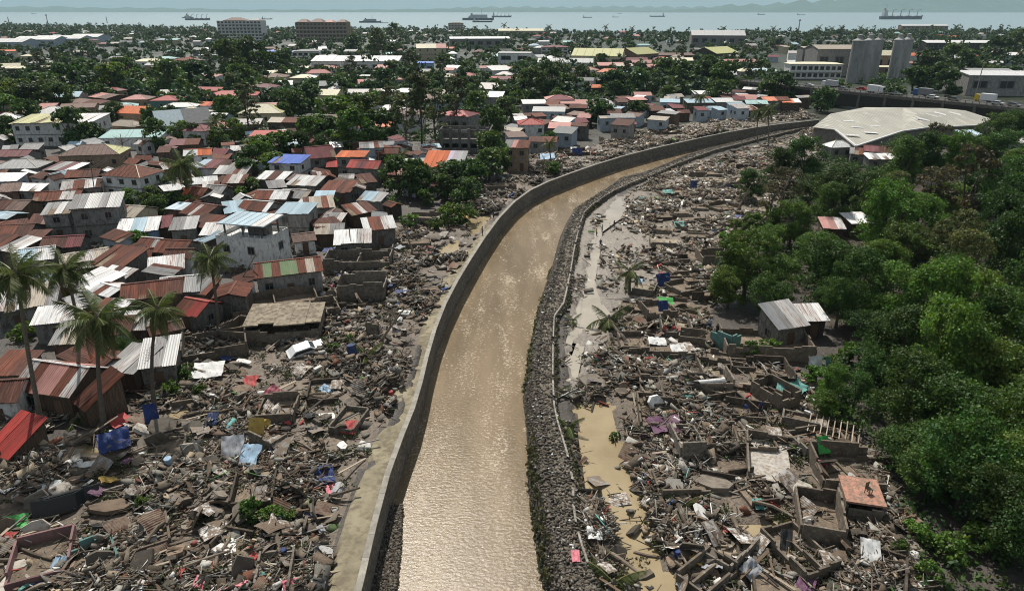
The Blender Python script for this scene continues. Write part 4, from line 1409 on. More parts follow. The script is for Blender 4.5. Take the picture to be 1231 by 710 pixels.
hall('depot', "long grey wing of the depot behind the lamp post", 1185, 84, 50, 12, 9, -6, .8, 'zinc', 'grey')
hall('depot_canopy', "rust red canopy in front of the grey depot", 1180, 98, 34, 8, 4.5, -6, .6, 'rust', 'chb')

# hotels
def hotel(label, px, py, wpx, d, h, yaw, st, n, wallc, roofs):
    wm = wpx / S(px, py, h)
    root, p = bldg('hotel', label, px, py, wm, d, h, yaw, 'hotel')
    mb = MB(); mb.box((0, 0, h / 2), (wm, d, h)); mb.build('wall', WA[wallc], root)
    for s in range(st):
        mb = MB(); mb.box((0, -d / 2 - .6, .6 + (h - .6) / st * s + .1), (wm * .98, 1.2, .25)); mb.build('balcony', WA['white'], root)
    windows_grid(root, wm, d, h, st, n)
    for x, w_, dz, c in roofs:
        mb = MB()
        x0 = x * wm
        mb.box((x0, 0, h + .2), (w_ * wm, d * 1.04, .4))
        a = w_ * wm / 2; b = d / 2
        A_ = [(x0 - a, -b, h + .41), (x0 + a, -b, h + .41), (x0 + a, b, h + .41), (x0 - a, b, h + .41)]
        t0, t1 = (x0 - a * .4, 0, h + dz), (x0 + a * .4, 0, h + dz)
        mb.quad(A_[0], A_[1], t1, t0); mb.quad(A_[1], A_[2], t1); mb.quad(A_[2], A_[3], t0, t1); mb.quad(A_[3], A_[0], t0)
        mb.build('roof', SH[c], root)
    return root


hotel("white six storey hotel with dark roof near the shore", 290, 25, 54, 18, 25, -4, 6, 12, 'white', ((-.1, .5, 4, 'brown'), (.36, .24, 3, 'zincd')))
hotel("brown roofed seaside hotel of five storeys", 388, 27, 62, 20, 23.5, -3, 5, 14, 'tan', ((-.36, .22, 4, 'brown'), (-.08, .26, 4.5, 'brown'), (.16, .16, 3, 'pink'), (.4, .18, 3.5, 'brown')))
hotel("white apartment block with blue roof in the mid town", 352, 62, 64, 14, 8, 10, 2, 10, 'white', ((-.25, .48, 1.6, 'blue'), (.26, .46, 1.6, 'grey')))
hotel("white three storey house beside the barrel roofed warehouse", 667, 57, 32, 12, 9, -4, 3, 5, 'white', ((0, 1.02, 1.6, 'maroon'),))
hotel("tan block standing above the shore trees", 548, 28, 18, 12, 13, 0, 4, 5, 'tan', ((0, .9, 2, 'brown'),))
hotel("white office building with a row of dark windows below the silos", 978, 77, 60, 12, 8.5, -4, 2, 9, 'white', ((0, 1.04, 1.2, 'pcream'),))

# open roofed terrace house by the rubble: its own shape
p = G(304, 283, 4.6)
t = tag(empty('terrace_house', (p.x, p.y, 0), R(-14)), "white block house with open terrace under a pale blue grey roof", 'house', 'houses of the riverside settlement')
HOUSES.append((p.x, p.y - 1.5, 8, t))
mb = MB(); mb.box((0, 0, 2.2), (9, 6.4, 4.9)); mb.build('wall', WA['white'], t)
mb = MB()
for c, s in (((0, -3.14, 5.0), (9, .12, .7)), ((0, 3.14, 5.0), (9, .12, .7)), ((-4.44, 0, 5.0), (.12, 6.16, .7)), ((4.44, 0, 5.0), (.12, 6.16, .7))):
    mb.box(c, s)
mb.build('parapet', WA['white'], t)
for x in (-3.2, 0, 3.2):
    for y in (-2.4, 2.4):
        mb = MB(); mb.box((x, y, 5.95), (.22, .22, 2.6)); mb.build('post', WA['chb'], t)
mb = MB(); mb.box((.8, 1, 5.9), (3, 2.2, 2.4)); mb.build('stair_room', WA['chb'], t)
mb = MB(); mb.box((0, 0, 7.3), (8.4, 5.8, .12), rot=Matrix.Rotation(.06, 4, 'X')); rf = mb.build('roof', SH['lblue'], t)
for k in range(7):
    mb = MB(); mb.box((-4.2 + 8.4 * (k + .5) / 7, 0, 7.40), (1.1, 5.9, .03), rot=Matrix.Rotation(.06, 4, 'X')); mb.build('roof_sheet', SH['lblue' if k < 5 else 'zinc'], rf)
add_window(t, -2.8, -3.24, 3.2, 1.1, 1.2, 0); add_window(t, 1.6, -3.24, 3.2, 1.1, 1.2, 0); add_window(t, 4.54, .5, 3.2, 1.1, 1.2, math.pi / 2)
for k in range(8):
    mb = MB(); mb.box((-3.6 + k * 1.03, -3.2, 5.55), (.07, .07, .4)); mb.build('railing_post', WA['white'], t)
# roofless concrete ruin (two storeys) in the trees
p = G(560, 160, 5)
t = tag(empty('concrete_ruin', (p.x, p.y, 0), R(-3)), "stained roofless two storey concrete shell in the trees", 'ruin')
HOUSES.append((p.x, p.y, 7, t))
for k in range(6):
    x = -6.6 + k * 2.64
    mb = MB(); mb.box((x, -4, 3.4), (.8, .4, 6.9 + (k % 3) * .4)); mb.build('pier', WA['chb'], t)
for z, hh in ((.6, 1.6), (3.3, 1.3), (6.2, .9)):
    for k in range(5):
        mb = MB(); mb.box((-6.6 + (k + .5) * 2.64, -3.9, z), (1.84, .3, hh)); mb.build('wall_panel', WA['grey' if (k + int(z)) % 3 else 'chb'], t)
mb = MB(); mb.box((0, 3.8, 3.2), (14, .3, 6.4)); mb.box((-7.2, 0, 3.2), (.3, 7.4, 6.4)); mb.box((7.2, 0, 3.2), (.3, 7.4, 6.2)); mb.build('wall', WA['chb'], t)
mb = MB(); mb.box((0, 0, 3.1), (14, 7.4, .2)); mb.build('floor_slab', WA['chb'], t)

# the pale hexagonal warehouse roof
A_ = {k: G(x, y, z) for k, (x, y, z) in dict(a=(977, 153, 4.6), b=(998, 137, 6.4), c=(1086, 129.5, 6.6), d=(1102, 136, 7.2), e=(1161, 133, 6.6), f=(1192, 143, 4.6), g=(1174, 151, 4.6), h=(1112, 154, 4.6), i=(1084, 158, 4.6), j=(1029, 176, 4.2), k=(1004, 156, 5.6), m=(1040, 129, 5.4), n=(1130, 130, 5.2)).items()}
o = A_['j']
t = tag(empty('river_warehouse', (o.x, o.y, 0)), "vast pale grey warehouse roof with white skylights by the river bend", 'warehouse')
q = lambda k, dz=0: tuple(A_[k] - Vector((o.x, o.y, -dz)))
SH['pz'] = M('sheet_weathered_pale', (.40, .385, .33), .75, .2, .15, dirt=(.5, .48, .43), dirt_amt=.3, rv=.08, stretch=(1, .3, 1))
_n = SH['pz'].node_tree; _b = _n.nodes['Principled BSDF']
_wv = _n.nodes.new('ShaderNodeTexWave'); _wv.inputs['Scale'].default_value = .28; _wv.inputs['Distortion'].default_value = .3
_n.links.new(worldvec(_n, (1, .45, 0)), _wv.inputs[0])
bump(_n, _b, ramp(_n, _wv.outputs['Fac'], [(.86, 0.0), (1.0, 1.0)]), .9, .35)
for k in (('a', 'k', 'b'), ('k', 'j', 'i', 'c', 'b'), ('i', 'h', 'd', 'c'), ('h', 'g', 'f', 'e', 'd'), ('b', 'c', 'm'), ('c', 'd', 'e', 'n')):
    mb = MB()
    vs = [q(u) for u in k]
    c = Vector((0, 0, 0))
    for v in vs: c += Vector(v)
    c /= len(vs)
    for u in range(len(vs)):
        mb.quad(vs[u], vs[(u + 1) % len(vs)], tuple(c))
        a, b = vs[u], vs[(u + 1) % len(vs)]
        mb.quad((b[0], b[1], b[2] - .25), (a[0], a[1], a[2] - .25), tuple(c - Vector((0, 0, .25))))
    mb.build('roof', SH['pz'], t)
ring = ['a', 'k', 'j', 'i', 'h', 'g', 'f', 'e', 'n', 'm', 'b']
mb = MB()
cx = sum(q(u)[0] for u in ring) / len(ring); cy = sum(q(u)[1] for u in ring) / len(ring)
for u in range(len(ring)):
    a, b = q(ring[u]), q(ring[(u + 1) % len(ring)])
    a = (cx + (a[0] - cx) * .985, cy + (a[1] - cy) * .985, a[2] - .3); b = (cx + (b[0] - cx) * .985, cy + (b[1] - cy) * .985, b[2] - .3)
    mb.quad((a[0], a[1], -.3), (b[0], b[1], -.3), b, a)
mb.build('wall', WA['chb'], t)
for ks in (('j', 'i'), ('i', 'h'), ('k', 'j'), ('h', 'g')):
    a, b = Vector(q(ks[0])), Vector(q(ks[1]))
    d = b - a
    mb = MB(); mb.box((a + b) / 2 + Vector((0, 0, .06)), (d.length, .5, .35), rot=d.to_track_quat('X', 'Z').to_matrix().to_4x4()); mb.build('fascia', SH['white'], t)


def on_tri(px, py, k3):
    """a point of the roof plane through three of its corners, where the photo shows it"""
    a, b, c = [A_[u] for u in k3]
    n_ = (b - a).cross(c - a)
    d = ray(px, py)
    s = n_.dot(a - Vector((0, 0, CAM_H))) / n_.dot(d)
    return Vector((0, 0, CAM_H)) + d * s, n_.normalized()


for (x, y, ks) in ((1020, 146, 'kib'), (1042, 145, 'kib'), (1030, 153.5, 'kib'), (1052, 152, 'kib'), (1074, 151.5, 'kib'), (1047, 160, 'kib'), (1060, 139, 'kib'), (1083, 137.5, 'kib'), (1025, 163, 'kib'), (1110, 144, 'hed'), (1120, 139, 'hed'), (1136, 142, 'hed'), (1148, 137, 'hed'), (1152, 143, 'hed'), (1162, 146, 'hed'), (1130, 137, 'hed')):
    pt, n_ = on_tri(x, y, ks)
    if n_.z < 0: n_ = -n_
    mb = MB(); mb.box((0, 0, 0), (1.5, 3.6, .08))
    s = mb.build('skylight', SH['white'], t)
    s.matrix_basis = Matrix.Translation(pt - Vector((o.x, o.y, 0)) + n_ * .12) @ n_.to_track_quat('Z', 'Y').to_matrix().to_4x4() @ Matrix.Rotation(.7, 4, 'Z')

# cement works
MSILO = M('silo_concrete', (.33, .33, .32), .9, .25, .2, dirt=(.22, .21, .2), dirt_amt=.4, rv=.1, stretch=(1, 1, .3))
SILOS = [(1033, 50, 15), (1046, 49.5, 12), (1057, 49, 11), (1082, 49, 13), (1092, 48.5, 12)]
for k, (x, y, wp) in enumerate(SILOS):
    h = 22
    p = G(x, y, h); r = wp / S(x, y, h) / 2
    s = tag(empty('cement_silo', (p.x, p.y, 0)), ["widest grey cement silo beside the long beige plant building", "slim grey cement silo in the middle of its trio", "slim grey cement silo nearest the low beige annexe", "grey cement silo of the far right pair, nearer the annexe", "grey cement silo at the right end of the works"][k], 'silo', 'cement silos')
    mb = MB(); mb.lathe((0, 0, -.3), [(r, 0), (r, h + .3)], 20); mb.build('shell', MSILO, s)
    mb = MB(); mb.lathe((0, 0, h), [(r * 1.06, 0), (r * 1.06, .5), (r * .4, 1.6), (r * .4, 3.4), (.2, 3.8)], 14); mb.build('cap', MSILO, s)
hall('cement_plant', "long beige cement plant building left of the silos", 1003, 58, 54, 22, 16, -2, 2, 'beige', 'grey', ribs=4, cat='factory')
hall('cement_plant', "small tower block at the left end of the cement plant", 969, 57, 14, 12, 15, -2, .6, 'beige', 'grey', cat='factory')
hall('cement_annexe', "low beige annexe with two windows between the silos", 1060, 66, 30, 14, 10, -2, 3, 'pcream', 'tan', cat='factory')
hall('cement_dock', "brown open loading dock under the silos", 1056, 80, 34, 10, 5, -2, .6, 'pcream', 'rustw', cat='factory')
# conveyor frame in front of the plant
p = G(1000, 66, 10)
t = tag(empty('conveyor_frame', (p.x, p.y - 15, 0), R(-2)), "dark steel conveyor frame in front of the beige cement plant", 'frame')
ws = 46 / S(1000, 66, 10)
for k in range(9):
    x = -ws / 2 + ws * k / 8
    mb = MB(); mb.box((x, 0, 6), (.6, .6, 12.4)); mb.build('post', WA['dark'], t)
for z in (3, 7, 11.8):
    mb = MB(); mb.box((0, .05, z), (ws, .4, .6)); mb.build('beam', WA['rustw'], t)

# highway bridge
a, b = G(955, 102.5, 7.0), G(1250, 131, 7.0)
d = (b - a); Lb = d.length; ang = math.atan2(d.y, d.x)
c = (a + b) / 2
t = tag(empty('highway_bridge', (c.x, c.y, 0), ang), "concrete highway bridge with barrier rails crossing the river at right", 'bridge')
MROAD = M('bridge_asphalt', (.075, .072, .068), .9, .25, .3, rv=0)
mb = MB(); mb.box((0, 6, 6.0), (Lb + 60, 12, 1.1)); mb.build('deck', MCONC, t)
mb = MB(); mb.box((0, 6, 6.60), (Lb + 60, 11, .09)); mb.build('road', MROAD, t)
mb = MB(); mb.box((0, .6, 3.0), (Lb + 60, .8, 4.9)); mb.build('retaining_wall', WA['dark'], t)
for y in (.15, 11.8):
    mb = MB(); mb.box((0, y, 7.45), (Lb + 60, .22, .18)); mb.build('rail', MCOPE, t)
nb = int((Lb + 60) / 2.4)
for k in range(nb):
    mb = MB() if k else MB()
    if k == 0:
        mb.box((0, 0, 0), (.28, .28, 1.0)); pm = mb.mesh('rail_post', MCOPE)
    put('rail_post', pm, t, (-(Lb + 60) / 2 + 2.4 * (k + .5), .15, 6.95))
for k in range(14):
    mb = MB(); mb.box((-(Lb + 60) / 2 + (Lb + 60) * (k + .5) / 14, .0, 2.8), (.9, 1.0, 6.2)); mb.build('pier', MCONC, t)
BR = (a, b, ang)

# vehicles on the bridge
MTYRE = M('tyre_rubber', (.02, .02, .02), .9, .1, 2)
def paint(name, col):
    m = M('paint_' + name, col, .35, .1, 2, rv=.05); return m
PAINTS = {k: paint(k, v) for k, v in dict(white=(.7, .7, .7), red=(.4, .04, .03), grey=(.2, .2, .21), blue=(.06, .12, .3), black=(.03, .03, .03), yellow=(.6, .42, .05), silver=(.45, .45, .46)).items()}
_m = MB()
_m.tube([(0, -.11, 0), (0, .11, 0)], .33, 12); WHEEL = _m.mesh('wheel', MTYRE)


def car(root, col, L_=4.3):
    prof = [(-.5, .35), (.5, .35), (.5, .78), (.27, .86), (.13, 1.38), (-.28, 1.4), (-.44, .92), (-.5, .85)]
    mb = MB(); n = len(prof)
    for s in (-.82, .82): mb.v += [(x * L_, s * (.86 if z > 1 else 1), z) for x, z in prof]
    mb.f.append(tuple(range(n))); mb.f.append(tuple(range(n, 2 * n))[::-1]); mb.m += [0, 0]
    for k in range(n):
        mb.f.append((k, n + k, n + (k + 1) % n, (k + 1) % n)); mb.m.append(0)
    mb.build('body', PAINTS[col], root)
    for s in (-1, 1):
        mb = MB(); mb.quad((.115 * L_, s * .80, 1.30), (.225 * L_, s * .83, .92), (-.40 * L_, s * .83, .95), (-.27 * L_, s * .80, 1.32)); mb.build('side_window', MGLASS, root)
    mb = MB(); mb.quad((.255 * L_, -.66, .92), (.255 * L_, .66, .92), (.145 * L_, .6, 1.35), (.145 * L_, -.6, 1.35)); mb.build('windscreen', MGLASS, root)
    for x in (-.3, .31):
        for s in (-1, 1): put('wheel', WHEEL, root, (x * L_, s * .76, .33))


def truck(root, col, box):
    mb = MB(); mb.box((2.6, 0, 1.5), (1.7, 2.2, 2.2), taper=.93); mb.build('cab', PAINTS[col], root)
    mb = MB(); mb.box((3.4, 0, 1.95), (.06, 1.8, .8)); mb.build('windscreen', MGLASS, root)
    if box == 'tank':
        mb = MB(); mb.tube([(-3.2, 0, 1.8), (-3.0, 0, 1.8), (1.3, 0, 1.8), (1.5, 0, 1.8)], [.6, 1.1, 1.1, .6], 14); mb.build('tank', PAINTS['white'], root)
    else:
        mb = MB(); mb.box((-.9, 0, 1.9), (4.9, 2.3, 2.3)); mb.build('cargo_box', PAINTS[box], root)
    mb = MB(); mb.box((0, 0, .62), (7, 1.0, .2)); mb.build('chassis', PAINTS['black'], root)
    for x in (2.6, -1.4, -2.5):
        for s in (-1, 1): put('wheel', WHEEL, root, (x, s * .95, .42), (0, 0, 0), (1.25, 1.3, 1.25))


for k, (px, lane, kind, col, box) in enumerate(((972, 3, 'car', 'white', 0), (992, 8, 'truck', 'white', 'silver'), (1022, 3, 'car', 'grey', 0), (1038, 8, 'car', 'red', 0), (1066, 3, 'truck', 'white', 'white'), (1092, 3, 'car', 'silver', 0), (1116, 8, 'truck', 'blue', 'grey'), (1136, 3, 'car', 'white', 0), (1160, 3, 'car', 'black', 0), (1186, 8, 'truck', 'yellow', 'white'), (1206, 3, 'car', 'silver', 0), (1222, 3, 'car', 'grey', 0))):
    f = (px - 955) / 295
    u = a.lerp(b, f)
    pos = Vector((u.x - math.sin(ang) * lane, u.y + math.cos(ang) * lane, 6.65))
    r = tag(empty(kind, pos, ang + (0 if lane == 3 else math.pi)), None, kind, 'vehicles on the highway bridge')
    (car(r, col) if kind == 'car' else truck(r, col, box))
    nth = ['far left end', 'second from the far end', 'left quarter', 'left third', 'beside the tank trucks', 'middle', 'above the warehouse ridge', 'right of the middle', 'right third', 'near the lamp post', 'right of the lamp post', 'frame edge'][k]
    r['label'] = f"{col} {kind} on the highway bridge, {nth}"
for k, (x, y) in enumerate(((1057, 90), (1068, 89), (1048, 91))):
    p = G(x, y, 0)
    r = tag(empty('tank_truck', p, R(20 + k * 25)), ["white tank truck in the yard beneath the silos", "white tank truck right of the other yard trucks", "white tank truck left of the other yard trucks"][k], 'truck', 'tank trucks in the yard')
    truck(r, 'white', 'tank')
# orange tents
for k, (x, y, s) in enumerate(((1104, 84, 7), (1114, 86, 6), (1096, 88, 5))):
    p = G(x, y, 2)
    r = tag(empty('tent', (p.x, p.y, 0), .3 * k), ["large orange tent roof beside the silo yard", "orange tent at the right of its group by the silo yard", "small orange tent nearest the silos"][k], 'tent', 'orange tents')
    mb = MB(); mb.quad((-s, -s, 2.2), (s, -s, 2.2), (0, 0, 4.2)); mb.quad((s, -s, 2.2), (s, s, 2.2), (0, 0, 4.2)); mb.quad((s, s, 2.2), (-s, s, 2.2), (0, 0, 4.2)); mb.quad((-s, s, 2.2), (-s, -s, 2.2), (0, 0, 4.2)); mb.build('canopy', SH['orange'], r)
    for ax in (-1, 1):
        for ay in (-1, 1):
            mb = MB(); mb.tube([(ax * s * .95, ay * s * .95, 0), (ax * s * .95, ay * s * .95, 2.2)], .08, 5); mb.build('pole', WA['grey'], r)
# masts, towers, lamp post
MSTEEL = M('mast_steel', (.16, .15, .15), .6, .2, 1)
for k, (x, y0, h, lab) in enumerate(((58, 30, 26, "tall slim water tower left of the shore trees"), (129, 28, 18, "tapered grey chimney standing before the sea"), (960, 36, 19, "mast with square floodlight head near the shore"), (12, 32, 20, "lattice mast at the far left shore"))):
    p = G(x, y0, 0)
    r = tag(empty('mast', p), lab, 'mast')
    mb = MB(); mb.tube([(0, 0, 0), (0, 0, h)], [1.3, .8], 8); mb.build('shaft', MSTEEL, r)
    mb = MB()
    if k in (0, 2): mb.lathe((0, 0, h - 2.5), [(.8, 0), (2.4, 1), (2.4, 3.2), (.3, 4)], 10)
    else: mb.tube([(0, 0, h), (0, 0, h + 3)], [.8, .2], 6)
    mb.build('head', MSTEEL, r)
p0 = G(1172, 118, 6.6)
r = tag(empty('lamp_post', (p0.x, p0.y, p0.z)), "tall pale lamp post on the highway bridge", 'lamp post')
mb = MB(); mb.tube([(0, 0, 0), (0, 0, 13), (1.0, 0, 13.8), (2.4, 0, 14)], [.22, .14, .11, .09], 8); mb.build('pole', MCOPE, r)
mb = MB(); mb.box((2.8, 0, 13.95), (1.0, .35, .18)); mb.build('lamp_head', MCOPE, r)
p0 = G(1074, 85, 0)
r = tag(empty('crane_boom', (p0.x, p0.y, 0)), "thin yellow crane boom leaning beside the silos", 'crane')
mb = MB(); mb.tube([(0, 0, 1), (9, 2, 22)], [.45, .2], 5); mb.build('boom', PAINTS['yellow'], r)
mb = MB(); mb.box((-.5, 0, 1.2), (4, 2.4, 2.2), taper=.85); mb.build('cab', PAINTS['yellow'], r)

# ------------------------------------------------------------------ ships
MHULL = M('ship_hull', (.028, .04, .055), .6, .25, .05, dirt=(.2, .08, .05), dirt_amt=.2, rv=.2)
MSUP = M('ship_white', (.34, .35, .36), .6, .15, .1)
MDECK = M('ship_deck', (.25, .12, .08), .8, .2, .1)


def ship(px, py, wpx, label, kind='cargo', flip=False, hullm=None, ncr=4):
    p = G(px, py, -2.4)
    L_ = wpx / S(px, py, -2.4)
    r = tag(empty('ship', (p.x, p.y, -2.6), math.pi if flip else 0), label, 'ship', 'ships anchored in the strait')
    hgt = L_ * .075; b = L_ * .14
    mb = MB()
    pts = []
    for t_, wd in ((-.5, .7), (-.46, 1), (.3, 1), (.42, .7), (.5, .05)):
        pts.append((t_ * L_, wd * b / 2, .9 if t_ < .45 else 1.25))
    n = len(pts)
    for x, w_, z in pts:
        mb.v += [(x * (.97 if x > 0 else 1), -w_ * .9, -.8), (x, -w_, hgt * z), (x, w_, hgt * z), (x * (.97 if x > 0 else 1), w_ * .9, -.8)]
    for k in range(n - 1):
        i = k * 4
        for j in range(3): mb.f.append((i + j, i + j + 1, i + j + 5, i + j + 4)[::-1]); mb.m.append(0)
    mb.f.append((0, 1, 2, 3)); mb.m.append(0)
    mb.build('hull', hullm or MHULL, r)
    mb = MB(); x0 = -.40 * L_ if kind != 'ferry' else -.02 * L_
    lw = .09 * L_ if kind != 'ferry' else .62 * L_
    for k in range(3 if kind == 'ferry' else 4):
        mb.box((x0 + (k * .02 * L_ if kind == 'ferry' else 0), 0, hgt * (.95 + .42 * k) + hgt * .2), (lw * (1 - .07 * k), b * (.85 - .05 * k), hgt * .42))
    br = mb.build('superstructure', MSUP, r)
    mb = MB(); mb.box((x0 - lw * (.2 if kind != 'ferry' else .3), 0, hgt * (2.9 if kind != 'ferry' else 2.4)), (lw * (.3 if kind != 'ferry' else .1), b * .25, hgt * .7), taper=.8); mb.build('funnel', MDECK, r)
    mb = MB(); mb.tube([(x0 + lw * .2, 0, hgt * 2.4), (x0 + lw * .2, 0, hgt * 4.2)], .5, 5); mb.build('mast', MSTEEL, r)
    if kind == 'cargo':
        for k in range(ncr):
            x = -.22 * L_ + .58 * L_ * k / max(1, ncr - 1)
            mb = MB(); mb.tube([(x, 0, hgt * .9), (x, 0, hgt * 2.7)], L_ * .010, 6); mb.tube([(x, 0, hgt * 2.6), (x + L_ * .085, 0, hgt * 3.0)], L_ * .006, 5); mb.build('deck_crane', MSUP, r)
        for k in range(ncr):
            x = -.27 * L_ + .6 * L_ * k / max(1, ncr - 1)
            mb = MB(); mb.box((x + L_ * .03, 0, hgt * .95), (L_ * .1, b * .7, hgt * .2)); mb.build('hatch', MDECK, r)
    return r


ship(238, 24.5, 30, "dark bulk carrier with four deck cranes at left", ncr=4)
ship(226, 22, 14, "small pale ship half hidden behind the left bulk carrier", 'ferry')
ship(321, 23.5, 13, "short dark coaster above the white hotel", 'cargo', ncr=2)
ship(445, 27.5, 26, "grey passenger ferry with white decks above the hotel trees", 'ferry')
ship(462, 28, 10, "little tug right of the grey ferry", 'cargo', ncr=1)
ship(575, 24.5, 38, "long dark carrier left of the paired ships", 'ferry')
ship(603, 21, 24, "dark cargo ship overlapping the long carrier", 'cargo', ncr=4)
ship(580, 27, 24, "low barge in front of the long dark carrier", 'cargo', ncr=1)
ship(706, 21.5, 11, "small freighter left of the sea's centre", 'cargo', ncr=2)
ship(740, 21, 8, "tiny pale boat beside the small freighter", 'cargo', ncr=1)
ship(745, 17, 5, "tiniest far boat near the horizon at centre", 'cargo', ncr=1)
ship(790, 20.5, 18, "low tanker with its bridge at the right", 'cargo', True, ncr=0)
ship(915, 18, 9, "small dark ship left of the floodlight mast", 'cargo', ncr=2)
ship(963, 18.5, 10, "small flat barge above the floodlight mast", 'cargo', ncr=0)
ship(1083, 23.5, 51, "large dark bulk carrier with four cranes at right", 'cargo', ncr=4)
ship(1126, 15, 8, "far dark ship beyond the large right carrier", 'cargo', ncr=2)
ship(41, 17, 6, "far small ship at the left horizon", 'cargo', ncr=1)
# ------------------------------------------------------------------ fill: more houses of the settlement and of the town beyond
def clear(x, y, r, margin=.0):
    for hx, hy, hr, _ in HOUSES:
        if (hx - x) ** 2 + (hy - y) ** 2 < (hr + r + margin) ** 2:
            return False
    return True


SETT = [(-30, 165), (60, 158), (200, 170), (300, 160), (420, 165), (520, 178), (560, 205), (470, 262), (400, 300), (390, 330), (300, 350), (290, 395), (205, 435), (150, 440), (-40, 440)]
SETW = [(G(x, y, 2).x, G(x, y, 2).y) for x, y in SETT]
cx = [p[0] for p in SETW]; cy = [p[1] for p in SETW]
rf_ = random.Random(21)
pal_set = [['rust', 'rustd'], ['rust'], ['rustd', 'rust'], ['white'], ['zinc', 'zincd'], ['zincd', 'shine'], ['zincd'], ['beige', 'zincd'], ['rustd'], ['rustd', 'brown'], ['maroon'], ['zincd', 'beige'], ['lblue'], ['rustd'], ['brown'], ['grey'], ['shine', 'rustd']]
nf = 0
for tr in range(4000):
    x, y = rf_.uniform(min(cx), max(cx)), rf_.uniform(min(cy), max(cy))
    if not inpoly([x], [y], SETW)[0]: continue
    w_ = rf_.uniform(3.2, 5.6); d_ = rf_.uniform(2.8, 4.6)
    if not clear(x, y, max(w_, d_) * .5, -1.9): continue
    px, py = P(x, y, 2)
    house(0, 0, 0, d_, rf_.uniform(2.3, 3.2), rf_.choice([16, -24, 32, -40, 6, 70, 95, -60]) + rf_.uniform(-8, 8), rf_.choice(['gable', 'gable', 'shed', 'shed', 'shed']), rf_.choice(pal_set), rf_.choice(['chb', 'chb', 'wood', 'grey', 'rustw', 'dark', 'pblue', 'white']), wpos=(x, y, 0), wm=w_, det=2 if py > 200 else 1, rise=rf_.uniform(.4, 1.2), kind='shack')
    nf += 1
    if nf >= 150: break
# shacks along the far bank, up to the bridge
BANK = [(G(x, y, 2).x, G(x, y, 2).y) for x, y in [(600, 165), (640, 128), (780, 118), (960, 108), (975, 126), (880, 140), (800, 146), (700, 170), (640, 178)]]
cx = [p[0] for p in BANK]; cy = [p[1] for p in BANK]
nb_ = 0
for tr in range(4000):
    x, y = rf_.uniform(min(cx), max(cx)), rf_.uniform(min(cy), max(cy))
    if not inpoly([x], [y], BANK)[0]: continue
    w_ = rf_.uniform(4.5, 8.5); d_ = rf_.uniform(4.5, 7)
    if not clear(x, y, max(w_, d_) * .5, -1.6): continue
    house(0, 0, 0, d_, rf_.uniform(2.4, 4.4), rf_.choice([10, -14, 24, -30, 4]) + rf_.uniform(-8, 8), rf_.choice(['gable', 'shed', 'shed']), rf_.choice(pal_set + [['shine'], ['pink'], ['white']]), rf_.choice(['chb', 'wood', 'grey', 'rustw', 'dark', 'pblue']), wpos=(x, y, 0), wm=w_, det=1, rise=rf_.uniform(.5, 1.2), grp='shacks along the far river bank', kind='shack')
    nb_ += 1
    if nb_ >= 74: break
# the town up to the shore
TOWN = [(G(x, y, 3).x, G(x, y, 3).y) for x, y in [(-60, 165), (-60, 38), (400, 38), (900, 41), (1290, 41), (1290, 84), (960, 84), (880, 105), (640, 125), (540, 150), (480, 165), (300, 158), (180, 160)]]
cx = [p[0] for p in TOWN]; cy = [p[1] for p in TOWN]
pal_town = [['red', 'maroon'], ['maroon'], ['pink'], ['brown'], ['white'], ['zinc'], ['pcream'], ['rust', 'brown'], ['lblue'], ['teal'], ['beige'], ['zincd'], ['orange'], ['white'], ['zinc'], ['grey'], ['shine'], ['shine'], ['white']]
nb_ = 0
for tr in range(16000):
    px, py = rf_.uniform(-40, 1270), 38 + 132 * rf_.random() ** 1.9
    p = G(px, py, 3)
    x, y = p.x, p.y
    if not inpoly([x], [y], TOWN)[0]: continue
    w_ = rf_.uniform(7, 14); d_ = rf_.uniform(6, 10)
    if not clear(x, y, max(w_, d_) * .5, -.8): continue
    house(0, 0, 0, d_, rf_.uniform(3.0, 6.5), rf_.uniform(-25, 25), rf_.choice(['gable', 'hip', 'hip', 'shed']), rf_.choice(pal_town), rf_.choice(['white', 'cream', 'grey', 'tan', 'pblue', 'white']), wpos=(x, y, 0), wm=w_, det=1 if y < 420 else 0, rise=rf_.uniform(1, 2), grp='houses of the town', kind='town_house')
    nb_ += 1
    if nb_ >= 290: break

# ------------------------------------------------------------------ trees
MLEAF = Mattr('leaves', .55, var=0, rv=.32, trans=.32)
MBARK = M('bark', (.11, .088, .065), .95, .4, 2, rv=.2)


def leaf_cloud(rs, centers, radii, nleaf, size, base, flat=.55, up=.5, spread=.22):
    """leaf faces spread through clumps; each face its own tone"""
    n = len(centers)
    c = np.repeat(centers, nleaf, 0); rr = np.repeat(radii, nleaf, 0)[:, None]
    u = rs.normal(size=(n * nleaf, 3)); u /= np.linalg.norm(u, axis=1)[:, None]
    rad = rs.rand(n * nleaf, 1) ** .45
    p = c + u * rr * rad * np.array([1, 1, flat])
    nrm = u * .6 + rs.normal(size=u.shape) * .55 + np.array([0, 0, up]); nrm /= np.linalg.norm(nrm, axis=1)[:, None]
    t = np.cross(nrm, rs.normal(size=u.shape)); t /= np.linalg.norm(t, axis=1)[:, None] + 1e-9
    b = np.cross(nrm, t)
    s = size * rs.uniform(.6, 1.3, (n * nleaf, 1))
    q = np.stack([p - t * s * .55, p - b * s * .36 + t * s * .05, p + t * s * .55, p + b * s * .36 + t * s * .05], 1)
    f = np.arange(n * nleaf * 4).reshape(-1, 4)
    tone = np.repeat(rs.uniform(.72, 1.3, (n, 1)), nleaf, 0) * rs.uniform(.7, 1.35, (n * nleaf, 1))
    hue = np.repeat(rs.uniform(-1, 1, (n, 1)), nleaf, 0) + rs.uniform(-.6, .6, (n * nleaf, 1))
    col = np.array(base) * tone * (1 + hue * np.array([.16, .02, -.12]))
    return q.reshape(-1, 3), f, np.clip(col, .004, .5)


